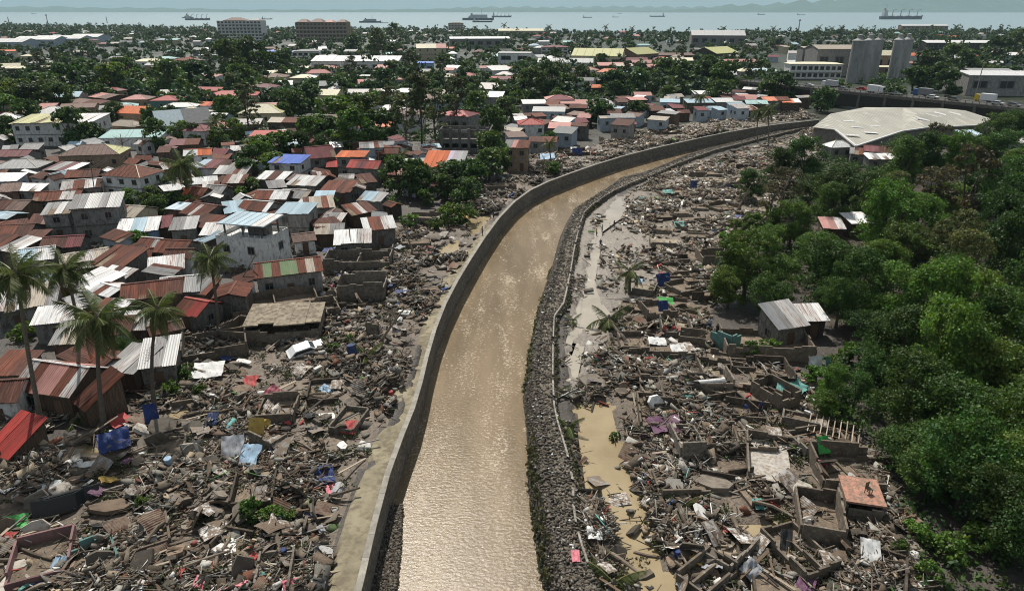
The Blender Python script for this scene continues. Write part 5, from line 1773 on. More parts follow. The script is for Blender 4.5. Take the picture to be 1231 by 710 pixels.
def crown_mesh(seed, rx, rz, zc, lobes, clumps, nleaf, leaf, base, lobe_r=(.34, .52), flat=.6):
    rs = np.random.RandomState(seed)
    C, Rr = [], []
    for k in range(lobes):
        th = rs.rand() * 2 * math.pi; ph = rs.uniform(-.85, 1.05)
        rr = rs.uniform(.45, .85)
        lc = np.array([math.cos(th) * rx * rr * math.cos(ph * 1.2), math.sin(th) * rx * rr * math.cos(ph * 1.2), zc + rz * .62 * math.sin(ph * 1.4)])
        lr = rx * rs.uniform(*lobe_r)
        m = clumps // lobes
        u = rs.normal(size=(m, 3)); u[:, 2] = u[:, 2] * .8 + .35; u /= np.linalg.norm(u, axis=1)[:, None]
        C.append(lc + u * lr * np.array([1, 1, .75]) * rs.uniform(.75, 1.05, (m, 1))); Rr.append(np.full(m, lr * .5) * rs.uniform(.7, 1.3, m))
    v, f, c = leaf_cloud(rs, np.concatenate(C), np.concatenate(Rr), nleaf, leaf, base, flat=flat)
    return np_mesh('crown', v, f, MLEAF, c), [np.mean(x, 0) for x in C]


def trunk_mesh(seed, lobes, zc, r=.32, rz=3):
    rs = random.Random(seed)
    mb = MB()
    mid = Vector((rs.uniform(-.3, .3), rs.uniform(-.3, .3), zc * .55))
    mb.tube([(0, 0, -.6), (mid.x * .4, mid.y * .4, zc * .25), mid, mid + Vector((0, 0, zc * .25))], [r * 1.25, r, r * .8, r * .4], 7)
    for c in lobes[:7]:
        c = Vector(c)
        a = mid.lerp(c, .45) + Vector((0, 0, -.4))
        mb.tube([mid, a, c, c + (c - mid) * .2], [r * .5, r * .36, r * .2, r * .06], 5, cap=False)
    return mb.mesh('trunk', MBARK)


def make_kind(name, n, seed, **k):
    out = []
    for q in range(n):
        cm, lob = crown_mesh(seed + q, **k)
        out.append((cm, trunk_mesh(seed + q, lob, k['zc'], r=k['rx'] * .07)))
    return out


G1 = (.046, .088, .019); G2 = (.076, .130, .021); G3 = (.060, .100, .028); G4 = (.125, .140, .052); G5 = (.085, .075, .045)
KINDS = {
    'near_round': make_kind('near', 4, 100, rx=4.6, rz=5.4, zc=5.4, lobes=17, clumps=272, nleaf=58, leaf=.29, base=G2),
    'near_dark': make_kind('near', 3, 120, rx=4.8, rz=5.8, zc=5.6, lobes=17, clumps=272, nleaf=56, leaf=.30, base=G1),
    'near_pale': make_kind('near', 2, 140, rx=3.6, rz=6.6, zc=6.2, lobes=18, clumps=216, nleaf=44, leaf=.25, base=G4, lobe_r=(.26, .42)),
    'near_sparse': make_kind('near', 2, 150, rx=3.6, rz=5.2, zc=6.6, lobes=16, clumps=112, nleaf=24, leaf=.34, base=G5, lobe_r=(.24, .4)),
    'mid_round': make_kind('mid', 4, 160, rx=4.2, rz=4.4, zc=4.2, lobes=14, clumps=140, nleaf=20, leaf=.72, base=G1),
    'mid_dark': make_kind('mid', 4, 180, rx=4.2, rz=4.9, zc=4.5, lobes=14, clumps=140, nleaf=20, leaf=.72, base=G3),
    'mid_bright': make_kind('mid', 3, 200, rx=4.0, rz=4.3, zc=4.0, lobes=14, clumps=140, nleaf=20, leaf=.66, base=G2),
    'tall_grey': make_kind('tall', 3, 220, rx=3.2, rz=9.0, zc=7.4, lobes=22, clumps=160, nleaf=22, leaf=.42, base=(.085, .105, .050), lobe_r=(.26, .42)),
    'shrub': make_kind('shrub', 3, 240, rx=1.5, rz=1.3, zc=.8, lobes=7, clumps=56, nleaf=22, leaf=.26, base=G2),
}
TREES = []
RIVERPX = WLp + RSp[::-1]
PHR = {'near_round': 'bright green leafy tree', 'near_dark': 'dark green broad tree', 'near_pale': 'pale feathery tree', 'near_sparse': 'sparse grey green tree', 'mid_round': 'rounded green tree', 'mid_dark': 'dark crowned tree',
       'mid_bright': 'fresh green tree', 'tall_grey': 'tall feathery casuarina', 'shrub': 'low leafy shrub'}
rt = random.Random(5)


def tree(kind, x, y, s=1.0, sz=None, label=None, group=None, z=None):
    cm, tm = rt.choice(KINDS[kind])
    zg = float(ground_z([x], [y])[0]) if z is None else z
    nm = {'shrub': 'shrub', 'tall_grey': 'casuarina_tree'}.get(kind, 'leafy_tree' if kind.startswith('near') else 'tree')
    r = empty(nm, (x, y, zg), rt.uniform(0, 6.28))
    sz = (sz or s) * (rt.uniform(.9, 1.4) if kind.startswith('near') else rt.uniform(.85, 1.2))
    r.scale = (s * rt.uniform(.93, 1.07), s * rt.uniform(.93, 1.07), sz)
    put('crown', cm, r); put('trunk', tm, r)
    if label is None:
        big = 'great ' if s > 1.45 else ('small ' if s < .75 and nm != 'shrub' else '')
        label = said(big + PHR[kind], x, y)
    tag(r, label, 'shrub' if nm == 'shrub' else 'tree', group or ('shrubs' if nm == 'shrub' else 'trees of the town'))
    TREES.append((x, y, s * 4))
    return r


def treep(kind, px, pyc, wpx, hz=None, label=None, group=None, near=None):
    """crown centre at a pixel, crown width in pixels"""
    rx = {'near_round': 4.6, 'near_dark': 4.8, 'near_pale': 3.6, 'near_sparse': 3.6, 'mid_round': 4.2, 'mid_dark': 4.2, 'mid_bright': 4.0, 'tall_grey': 3.2, 'shrub': 1.5}[kind] * 1.12
    zc0 = {'near_round': 5.4, 'near_dark': 5.6, 'near_pale': 6.2, 'near_sparse': 6.6, 'mid_round': 4.2, 'mid_dark': 4.5, 'mid_bright': 4.0, 'tall_grey': 7.4, 'shrub': .8}[kind]
    s = 1.0
    for _ in range(4):
        p = G(px, pyc, zc0 * (hz or s))
        s = wpx / S(px, pyc, zc0 * (hz or s)) / 2 / rx
    return tree(kind, p.x, p.y, s, hz or s, label, group)


# traced trees of the left and middle
for k, px, py, w_ in (('mid_bright', 402, 136, 52), ('mid_bright', 432, 128, 56), ('mid_round', 455, 148, 54), ('mid_round', 392, 152, 44), ('mid_bright', 425, 158, 52), ('tall_grey', 505, 138, 40), ('tall_grey', 487, 142, 38), ('tall_grey', 522, 132, 34), ('tall_grey', 470, 132, 34), ('tall_grey', 548, 128, 30),
                      ('tall_grey', 492, 78, 22), ('mid_dark', 486, 92, 24), ('mid_dark', 540, 130, 36), ('mid_dark', 572, 128, 36), ('mid_dark', 595, 150, 40), ('mid_dark', 588, 196, 44), ('mid_round', 568, 212, 40), ('mid_dark', 545, 208, 44), ('mid_round', 500, 222, 40), ('mid_dark', 478, 214, 44), ('mid_round', 520, 215, 36), ('mid_dark', 610, 132, 30),
                      ('mid_bright', 318, 176, 40), ('mid_bright', 340, 172, 40), ('mid_round', 360, 176, 34), ('mid_round', 300, 190, 34), ('mid_bright', 312, 186, 30), ('mid_bright', 161, 290, 34), ('mid_dark', 85, 158, 44), ('mid_round', 110, 160, 34), ('mid_dark', 188, 165, 36), ('mid_bright', 218, 158, 30), ('mid_round', 235, 162, 24), ('mid_bright', 205, 150, 26),
                      ('mid_bright', 20, 112, 44), ('mid_bright', 52, 104, 44), ('mid_round', 78, 98, 40), ('mid_bright', 8, 122, 40), ('mid_round', 40, 120, 44), ('mid_bright', 74, 118, 40), ('mid_dark', 62, 112, 34), ('mid_round', 100, 92, 40), ('mid_bright', 135, 96, 40), ('mid_dark', 160, 96, 36), ('mid_round', 150, 84, 34), ('mid_bright', 186, 106, 24), ('mid_dark', 205, 96, 40), ('mid_round', 235, 92, 40),
                      ('mid_bright', 20, 165, 22), ('mid_round', 8, 152, 30), ('mid_round', 290, 96, 40), ('mid_dark', 272, 76, 44), ('mid_dark', 300, 70, 46), ('mid_round', 322, 78, 36), ('mid_dark', 285, 60, 40), ('mid_dark', 345, 78, 30), ('mid_round', 350, 122, 40), ('mid_dark', 372, 115, 36), ('mid_round', 338, 136, 26), ('mid_dark', 410, 104, 34), ('mid_dark', 392, 100, 30), ('mid_dark', 460, 94, 34),
                      ('mid_dark', 420, 52, 28), ('mid_dark', 450, 50, 30), ('tall_grey', 455, 55, 22), ('tall_grey', 475, 48, 20), ('mid_dark', 470, 62, 30), ('mid_round', 100, 136, 20), ('mid_bright', 275, 130, 34), ('mid_round', 262, 145, 26), ('mid_round', 205, 136, 22), ('mid_bright', 190, 245, 22), ('mid_round', 210, 240, 30), ('mid_bright', 180, 232, 22), ('mid_bright', 300, 222, 26),
                      ('mid_round', 720, 130, 40), ('mid_dark', 740, 100, 36), ('mid_dark', 700, 92, 32), ('mid_dark', 660, 96, 40), ('mid_dark', 640, 100, 40), ('mid_dark', 765, 98, 36), ('mid_round', 765, 130, 34), ('mid_dark', 800, 86, 34), ('mid_dark', 820, 90, 34), ('mid_dark', 845, 84, 40), ('mid_round', 870, 92, 36), ('mid_dark', 865, 108, 34), ('mid_dark', 940, 103, 40), ('mid_round', 925, 108, 30), ('mid_dark', 990, 116, 34), ('mid_dark', 1008, 108, 30),
                      ('mid_round', 1100, 97, 36), ('mid_round', 1125, 92, 40), ('mid_dark', 1140, 100, 36), ('mid_dark', 1075, 119, 30), ('mid_round', 1115, 72, 36), ('mid_dark', 1145, 70, 32), ('mid_dark', 1200, 58, 36), ('mid_dark', 1222, 52, 34), ('mid_dark', 1165, 76, 30), ('mid_round', 660, 168, 22), ('mid_dark', 682, 160, 22), ('mid_bright', 664, 198, 22)):
    treep(k, px, py, w_)
for k, px, py, w_ in (('mid_bright', 330, 195, 40), ('mid_round', 296, 205, 28), ('mid_bright', 150, 236, 28), ('mid_dark', 205, 222, 28), ('mid_round', 186, 252, 28), ('mid_bright', 228, 246, 24), ('mid_dark', 498, 214, 36), ('mid_round', 532, 224, 38), ('mid_dark', 560, 228, 40), ('mid_dark', 592, 188, 46), ('near_dark', 152, 424, 34), ('mid_bright', 415, 168, 34), ('mid_dark', 450, 165, 30), ('mid_bright', 372, 160, 36), ('mid_round', 395, 170, 30), ('mid_dark', 265, 165, 30), ('mid_bright', 280, 158, 30)):
    treep(k, px, py, w_)
# traced trees of the right bank
for k, px, py, w_ in (('near_round', 900, 318, 84), ('near_round', 878, 345, 50), ('near_round', 935, 332, 64), ('near_dark', 925, 356, 52), ('near_dark', 1005, 318, 84), ('near_round', 985, 300, 60), ('near_dark', 1035, 350, 70), ('near_dark', 1010, 366, 60), ('near_round', 952, 272, 50), ('near_round', 925, 285, 40), ('near_dark', 905, 218, 42), ('near_dark', 935, 202, 44), ('near_dark', 968, 196, 50), ('near_sparse', 945, 222, 44), ('near_sparse', 928, 238, 34), ('near_dark', 990, 222, 60), ('near_dark', 1018, 222, 62), ('near_dark', 1045, 246, 60), ('near_dark', 1000, 252, 50),
                      ('near_dark', 1092, 182, 40), ('near_dark', 1110, 196, 48), ('near_dark', 1085, 210, 56), ('near_sparse', 1125, 174, 36), ('near_sparse', 1152, 176, 36), ('near_round', 1140, 200, 50), ('near_pale', 1070, 232, 50), ('near_round', 1065, 275, 70), ('near_round', 1105, 262, 66), ('near_round', 1135, 245, 60), ('near_sparse', 1160, 235, 70), ('near_sparse', 1125, 230, 56), ('near_round', 1175, 190, 50), ('near_dark', 1196, 164, 44), ('near_dark', 1216, 156, 44), ('near_dark', 1210, 190, 56), ('near_round', 1225, 205, 50),
                      ('near_dark', 1195, 235, 70), ('near_round', 1090, 300, 70), ('near_pale', 1140, 318, 60), ('near_pale', 1160, 330, 60), ('near_pale', 1120, 300, 50), ('near_dark', 1195, 290, 80), ('near_dark', 1215, 262, 76), ('near_dark', 1220, 320, 80), ('near_round', 1060, 330, 60), ('near_round', 1085, 360, 80), ('near_dark', 1055, 392, 72), ('near_round', 1125, 385, 90), ('near_round', 1165, 375, 80), ('near_round', 1200, 400, 90), ('near_dark', 1090, 420, 90), ('near_dark', 1055, 440, 60), ('near_round', 1130, 440, 100), ('near_round', 1180, 455, 100), ('near_dark', 1215, 450, 90),
                      ('near_dark', 1095, 480, 90), ('near_dark', 1150, 510, 110), ('near_dark', 1205, 520, 110), ('near_dark', 1100, 530, 80), ('near_dark', 1165, 565, 110), ('near_round', 1225, 580, 100), ('near_dark', 1120, 565, 70), ('near_dark', 1210, 610, 100), ('near_dark', 1245, 530, 110), ('near_dark', 1250, 640, 110), ('near_dark', 1260, 450, 110), ('near_dark', 1255, 370, 100), ('near_round', 1240, 280, 80), ('near_round', 1000, 470, 44), ('near_round', 990, 486, 36), ('near_dark', 1030, 470, 44)):
    treep(k, px, py, w_, group='trees of the right bank')
for px, py, w_ in ((740, 520, 20), (435, 425, 14), (905, 425, 34), (925, 420, 30), (888, 272, 30), (905, 268, 40), (870, 290, 36), (980, 455, 40), (1000, 440, 40), (1005, 500, 40), (400, 420, 24), (388, 412, 18), (640, 470, 22), (636, 500, 22), (642, 430, 16), (1020, 430, 40), (640, 530, 16), (930, 262, 30), (235, 170, 20), (560, 258, 40), (540, 262, 36), (525, 270, 26), (175, 605, 26), (300, 615, 40), (325, 620, 36), (345, 618, 30), (220, 450, 34), (205, 470, 30), (240, 470, 26), (420, 408, 20), (1100, 640, 50), (1140, 660, 50), (1180, 650, 60), (1080, 660, 30), (1120, 690, 44), (60, 262, 22), (96, 268, 24), (130, 300, 20), (206, 282, 24), (230, 300, 22), (290, 232, 24), (330, 262, 26), (352, 228, 20), (398, 246, 24), (420, 238, 22), (60, 340, 26), (90, 360, 30), (150, 360, 26), (206, 372, 26), (30, 400, 34), (140, 415, 30), (150, 440, 34), (440, 222, 26), (466, 246, 30), (492, 268, 30), (508, 240, 30), (180, 218, 20), (140, 228, 18), (300, 176, 22), (270, 188, 22), (205, 232, 22), (176, 244, 24), (196, 256, 22), (40, 260, 18), (395, 208, 20), (470, 196, 22), (455, 205, 22)):
    treep('shrub', px, py, w_)
# trees filling the town between the houses
rt2 = random.Random(77)
nt_ = len([t for t in TREES])
made = 0
for tr in range(6000):
    px, py = rt2.uniform(-30, 1260), 44 + 110 * rt2.random() ** 1.2
    if px > 640 and py > 120 and px < 985: continue
    if 960 < px and py > 96: continue
    if 925 < px < 1112 and py > 60: continue
    p = G(px, py, 4)
    if not clear(p.x, p.y, 2.0, 0): continue
    s = rt2.uniform(.75, 1.35)
    if any((a - p.x) ** 2 + (b - p.y) ** 2 < (r * .8 + s * 2.6) ** 2 for a, b, r in TREES): continue
    tree(rt2.choice(['mid_dark', 'mid_dark', 'mid_dark', 'mid_round', 'mid_round', 'mid_bright', 'tall_grey']), p.x, p.y, s)
    made += 1
    if made >= 95: break
# far trees: one mass up to the shore
rs = np.random.RandomState(31)
C, Rr, TV, TF = [], [], [], []
n = 0
hx = np.array([h[0] for h in HOUSES]); hy = np.array([h[1] for h in HOUSES]); hr = np.array([h[2] for h in HOUSES])
while n < 5600:
    px = rs.uniform(-60, 1290); py = 28.0 + 98 * rs.rand() ** 1.9
    if rs.rand() < .2: py = rs.uniform(27, 42)
    p = G(px, py, 3)
    if coast(p.x, p.y) < 12: continue
    if px > 640 and py > 112 and px < 985: continue
    if 955 < px and py > 92: continue
    if 930 < px < 1112 and py > 62: continue
    if py > 48 and rs.rand() < .6: continue
    if ((hx - p.x) ** 2 + (hy - p.y) ** 2 < (hr + 2.0) ** 2).any(): continue
    n += 1
    s = rs.uniform(.6, 1.25)
    m = 7
    u = rs.normal(size=(m, 3)); u /= np.linalg.norm(u, axis=1)[:, None]
    tall = rs.rand() < .12
    cc = np.array([p.x, p.y, 4.4 * s if not tall else 7.5 * s]) + u * np.array([3.1, 3.1, 2.0 if not tall else 4.5]) * s * rs.uniform(.6, 1, (m, 1))
    C.append(cc); Rr.append(np.full(m, 1.7 * s))
C = np.concatenate(C); Rr = np.concatenate(Rr)
v, f, c = leaf_cloud(rs, C, Rr, 9, 2.1, (.048, .080, .030), flat=.8)
# every tree its own green
k = np.repeat(rs.uniform(.6, 1.5, (5600, 1)), 63, 0); hue = np.repeat(rs.uniform(-1, 1, (5600, 1)), 63, 0)
c = np.clip(c * k * (1 + hue * np.array([.25, .06, -.1])), .004, .3)
tag(put('far_trees', np_mesh('far_trees', v, f, MLEAF, c)), 'dark green trees filling the town up to the shore', kind='stuff')

# low shrubbery between the houses of the town
xs_, ys_ = rs.uniform(-260, 260, 30000), rs.uniform(120, 470, 30000)
u_ = 615.5 + FPX * xs_ / (ys_ * CP + 15)
v_ = 355 - FPX * (ys_ * SP - CAM_H * CP) / (ys_ * CP + CAM_H * SP)
ok = (u_ > -60) & (u_ < 1290) & (v_ < 172) & ~inpoly(xs_, ys_, RUB_L) & ~inpoly(xs_, ys_, RUB_R) & ~inpoly(u_, v_, [(950, 95), (1300, 120), (1300, 200), (880, 200), (780, 180), (900, 140)]) & (fbm(xs_ * .05, ys_ * .05, 5, 3) > .40)
ok &= ~inpoly(u_, v_, [(600, 130), (990, 105), (990, 180), (600, 260)]) & ~inpoly(u_, v_, RIVERPX)
ok[ok] &= ~((xs_[ok][:, None] - hx[None]) ** 2 + (ys_[ok][:, None] - hy[None]) ** 2 < (hr[None] * 1.05) ** 2).any(1)
xs_, ys_ = xs_[ok][:5200], ys_[ok][:5200]
C = np.stack([xs_, ys_, ground_z(xs_, ys_) + rs.uniform(.3, 2.2, len(xs_))], 1)
v, f, c = leaf_cloud(rs, C, rs.uniform(1.0, 2.2, len(C)), 22, .85, (.045, .078, .022), flat=.7)
tag(put('shrubbery', np_mesh('shrubbery', v, f, MLEAF, c)), 'low green shrubbery between the houses of the town', kind='stuff')

# ------------------------------------------------------------------ palms
MFROND = Mattr('palm_leaf', .5, var=0, rv=.12, trans=.25)
MPTRUNK = M('palm_trunk', (.17, .145, .115), .95, .4, 2, dirt=(.07, .06, .05), dirt_amt=.4, stretch=(1, 1, 6))


def frond_mesh(seed, length=3.6, droop=1.0, base=(.075, .10, .028), n=34):
    rs = random.Random(seed)
    v, f, c = [], [], []
    pts = []
    for k in range(n + 1):
        t = k / n
        pts.append(Vector((length * (t * .95 - .12 * droop * t * t), 0, length * (.28 * t - .62 * droop * t * t))))
    for k in range(n):      # midrib
        a, b = pts[k], pts[k + 1]
        wd = .045 * (1 - k / n) + .012
        i = len(v)
        v += [a + Vector((0, -wd, 0)), a + Vector((0, wd, 0)), b + Vector((0, wd, 0)), b + Vector((0, -wd, 0))]
        f.append((i, i + 1, i + 2, i + 3)); c.append((.14, .13, .05))
    for k in range(2, n):
        t = k / n
        ll = length * .29 * rs.uniform(.75, 1.1) * math.sin(math.pi * min(1, .18 + t * .86)) ** .7
        d = (pts[k + 1] - pts[k]).normalized() if k < n else d
        for s in (-1, 1):
            o = d * .6 + Vector((0, s * .85, -.35 - rs.random() * .6)); o.normalize()
            a = pts[k]; tip = a + o * ll * rs.uniform(.85, 1.1) + Vector((0, 0, -ll * .15))
            wv = d * length * .0125
            i = len(v)
            v += [a - wv, a + wv, a.lerp(tip, .6) + wv * .7, tip, a.lerp(tip, .6) - wv * .7]
            f.append((i, i + 1, i + 2, i + 4)); f.append((i + 4, i + 2, i + 3, i + 3))
            q = rs.uniform(.7, 1.3)
            cc = tuple(x * q for x in base)
            c += [cc, cc]
    v = np.array([tuple(x) for x in v])
    fq = [x for x in f if x[2] != x[3]]; ft = [x for x in f if x[2] == x[3]]
    me = bpy.data.meshes.new('frond')
    me.from_pydata([tuple(x) for x in v], [], [x if x[2] != x[3] else x[:3] for x in f])
    me.materials.append(MFROND)
    a = me.attributes.new('Col', 'FLOAT_COLOR', 'FACE')
    cc = np.ones((len(f), 4), np.float32); cc[:, :3] = np.array(c)
    a.data.foreach_set('color', cc.ravel())
    return me


FR_UP = [frond_mesh(k, 3.6, .55) for k in range(2)]
FR_MID = [frond_mesh(10 + k, 3.8, 1.0) for k in range(3)]
FR_OLD = [frond_mesh(20 + k, 3.4, 1.3, base=(.13, .10, .035)) for k in range(2)]
FR_DRY = [frond_mesh(30 + k, 3.0, 1.5, base=(.12, .085, .05)) for k in range(2)]
PALM_N = [0]


def palm(base, top, s, label, seed, nfr=20, lean_dir=None, battered=False, group='coconut palms', cat='palm'):
    rs = random.Random(seed)
    base, top = Vector(base), Vector(top)
    r = tag(empty('palm_tree', base), label, cat, group)
    t = top - base
    side = Vector((rs.uniform(-1, 1), rs.uniform(-1, 1), 0)) * t.length * .04
    pts = [Vector((0, 0, -.4))] + [t * q + side * math.sin(q * math.pi) for q in (.12, .25, .4, .55, .7, .85, 1)]
    mb = MB(); mb.tube(pts, [.30 * s ** .5, .24 * s ** .5, .2 * s ** .5, .18 * s ** .5, .17 * s ** .5, .16 * s ** .5, .15 * s ** .5, .17 * s ** .5], 8)
    mb.build('trunk', MPTRUNK, r)
    mb = MB(); mb.lathe(tuple(t + Vector((0, 0, -.25 * s))), [(.1, -.3 * s), (.34 * s, 0), (.25 * s, .45 * s), (.05, .8 * s)], 8); mb.build('crown_heart', MPTRUNK, r)
    for k in range(nfr):
        f = k / nfr
        el = 58 - 128 * f ** .8 + rs.uniform(-8, 8)
        if battered: el -= 16
        me = rs.choice(FR_UP if f < .3 else FR_MID if f < .78 else FR_OLD if f < .9 else FR_DRY)
        az = k * 137.5 + rs.uniform(-15, 15)
        o = put('frond', me, r, t, Euler((R(rs.uniform(-14, 14)), -R(el) * .8, R(az)), 'XYZ'), (s * rs.uniform(.85, 1.1),) * 3)
    return r


def palmp(px, py, bx, by, wpx, label, seed, **k):
    """crown at (px,py), trunk foot at (bx,by)"""
    b = G(bx, by, float(ground_z([G(bx, by).x], [G(bx, by).y])[0]))
    # crown above the foot: the height whose pixel row matches
    h = 1.0
    d = ray(px, py)
    tt = (b.y + .3) / d.y
    top = Vector((0, 0, CAM_H)) + d * tt
    s = wpx / (FPX / tt) / 2 / 2.75
    return palm(b, top, s, label, seed, **k)


palmp(20, 330, 52, 520, 84, "tall coconut palm nearest the left edge with a full drooping crown", 1, nfr=32)
palmp(78, 322, 90, 478, 66, "slim coconut palm second from the left edge beside the patched roof", 2, nfr=28)
palmp(117, 383, 125, 512, 88, "coconut palm with a yellow skirt of dead fronds above the blue tarpaulin", 3, nfr=34)
palmp(189, 372, 186, 492, 66, "coconut palm with bare pale midribs beside the grey lean-to", 4, nfr=24)
palmp(252, 310, 262, 392, 56, "coconut palm before the striped roof house", 5, nfr=26)
palmp(218, 198, 226, 250, 50, "old coconut palm rising among the shacks before the orange roofed house", 6, nfr=26)
palmp(483, 186, 483, 205, 22, "little palm left of the orange and lavender roof", 7, nfr=14)
palmp(912, 134, 911, 172, 26, "left one of two palms standing at the river bend", 8, nfr=14)
palmp(924, 132, 924, 174, 26, "right one of two palms standing at the river bend", 9, nfr=14)
palmp(258, 146, 262, 176, 24, "palm behind the settlement near the orange half roof", 10, nfr=14)
palmp(757, 325, 757, 354, 46, "lone battered palm standing on the pale mudflat", 11, nfr=11, battered=True)
palmp(842, 116, 842, 140, 22, "small palm among the far bank shacks left of the bend", 12, nfr=12)
palmp(660, 172, 664, 200, 20, "thin palm left of the far rubble by the stone hut", 13, nfr=12)
palmp(80, 44, 80, 54, 9, "palm above the white factory sheds", 14, nfr=10)
for k, (x, y) in enumerate(((247, 32), (606, 32), (728, 34), (660, 34), (930, 36), (1000, 36), (1012, 35), (1150, 34), (320, 96), (870, 36), (760, 36), (555, 40), (1035, 35), (985, 35))):
    palmp(x, y - 2, x, y + 12 if y < 60 else y + 22, 9 if y < 60 else 18, said('distant coconut palm', G(x, y + 10).x, G(x, y + 10).y), 40 + k, nfr=9, group='palms of the far town')
# the fallen palm and torn crowns lying about
b = G(752, 408, .5); tp = G(732, 383, 1.3)
palm(b, tp, 1.15, "fallen palm with a pale broken trunk and its crown on the mud", 21, nfr=12, battered=True)
for k, (x, y, s, lab) in enumerate(((738, 700, .8, "torn palm crown lying beside the embankment at the bottom"), (683, 512, .75, "torn palm crown lying on the embankment slope"), (688, 385, .5, "small torn palm crown by the narrow mud channel"), (818, 610, .7, "torn palm fronds heaped beside the ochre pool"), (440, 428, .9, "fallen banana plant with long green leaves in the rubble"), (95, 500, .9, "green palm fronds lying below the patched tin roof"), (835, 372, .35, "little green frond heap near the blue drum"), (672, 470, .5, "torn frond heap on the embankment's dry side"))):
    p = G(x, y, .5)
    palm(p - Vector((.5, .6, .3)), p, s, lab, 60 + k, nfr=9, battered=(k != 4), group='uprooted palm crowns', cat='plant')
# bare flooded trees
MBARE = M('bare_branch', (.20, .165, .125), .95, .35, 2)


def bare_tree(px, py, h, label, seed, lean=(0, 0)):
    p = G(px, py, 0)
    r = tag(empty('bare_tree', (p.x, p.y, float(ground_z([p.x], [p.y])[0]) - .2)), label, 'tree', 'bare broken trees')
    rs = random.Random(seed)
    t = Vector((lean[0], lean[1], h))
    mb = MB(); mb.tube([(0, 0, 0), t * .5, t], [.2, .15, .07], 6); mb.build('trunk', MBARE, r)
    for k in range(9):
        q = rs.uniform(.35, 1)
        a = t * q
        d = Vector((rs.uniform(-1, 1), rs.uniform(-1, 1), rs.uniform(.1, .9))).normalized() * h * rs.uniform(.25, .5)
        mb = MB(); mb.tube([a, a + d * .5 + Vector((0, 0, .1)), a + d], [.08, .05, .02], 5)
        for j in range(3):
            d2 = d * .4 + Vector((rs.uniform(-1, 1), rs.uniform(-1, 1), rs.uniform(-.3, .7))) * h * .15
            mb.tube([a + d * .55, a + d * .55 + d2], [.035, .01], 4)
        mb.build('limb', MBARE, r)


bare_tree(152, 196, 8, "bare forked tree beside the teal roof", 1)
bare_tree(498, 305, 4.5, "pale stripped tree with two bare stems leaning over the rubble", 2, (-1.6, .6))
bare_tree(455, 412, 4, "bleached fallen branch forking beside the banana plant", 3, (3, 1))
bare_tree(884, 255, 6, "dark crooked tree stem leaning over the far right rubble", 4, (2.6, .6))
bare_tree(935, 262, 8, "slim bare double stem by the white roofed shed", 5, (.5, 0))
bare_tree(650, 205, 3.5, "pale broken stump below the stone hut", 6, (1, .3))
bare_tree(1240, 560, 6, "dead stem in the shade of the right bank trees", 7, (-2, 0))
# ------------------------------------------------------------------ ruined rooms
def gz(x, y):
    return float(ground_z([x], [y])[0])


RUINS = []
RW = {'chb': M('mud_wall', (.145, .118, .09), .92, .4, 1.1, dirt=(.25, .215, .17), dirt_amt=.3, rv=.25), 'grey': M('mud_wall_pale', (.205, .18, .148), .92, .35, 1.1, dirt=(.10, .08, .06), dirt_amt=.5, rv=.25), 'dark': M('mud_wall_dark', (.075, .06, .046), .95, .35, 1.1, dirt=(.16, .13, .1), dirt_amt=.3, rv=.2)}
TILE = M('floor_tile', (.46, .225, .16), .7, .3, 1.5, dirt=(.19, .14, .10), dirt_amt=.6)
WFLOOR = M('floor_pale', (.40, .37, .33), .7, .25, 1.2, dirt=(.22, .18, .14), dirt_amt=.5)
MUDF = M('floor_mud', (.16, .125, .095), .9, .4, 1.2, dirt=(.25, .19, .12), dirt_amt=.4)
MAROONW = M('plaster_maroon', (.20, .11, .11), .85, .25, 1, dirt=(.13, .1, .08), dirt_amt=.4)


def jag_wall(parent, a, b, h0, h1, mat, seed, th=.17, name='wall_panel'):
    """a block wall broken off in courses"""
    rs = random.Random(seed)
    a, b = Vector(a), Vector(b)
    d = b - a; L_ = d.length; d.normalize()
    k = max(2, int(L_ / .8))
    ang = math.atan2(d.y, d.x)
    hs = []
    cur = 0
    for i in range(k):
        if rs.random() < .4: cur = rs.choice([0, 0, 0, -1, -1, -2, 1])
        hs.append(max(.2, round((h0 + (h1 - h0) * i / k) / .2) * .2 + cur * .2))
    mb = MB(); i = 0
    while i < k:
        j = i
        while j < k and abs(hs[j] - hs[i]) < .01: j += 1
        p, q = a + d * L_ * i / k, a + d * L_ * j / k
        c = (p + q) / 2
        mb.box((c.x, c.y, hs[i] / 2 - .25), ((q - p).length - .002, th, hs[i] + .5), ang)
        i = j
    return mb.build(name, mat, parent)


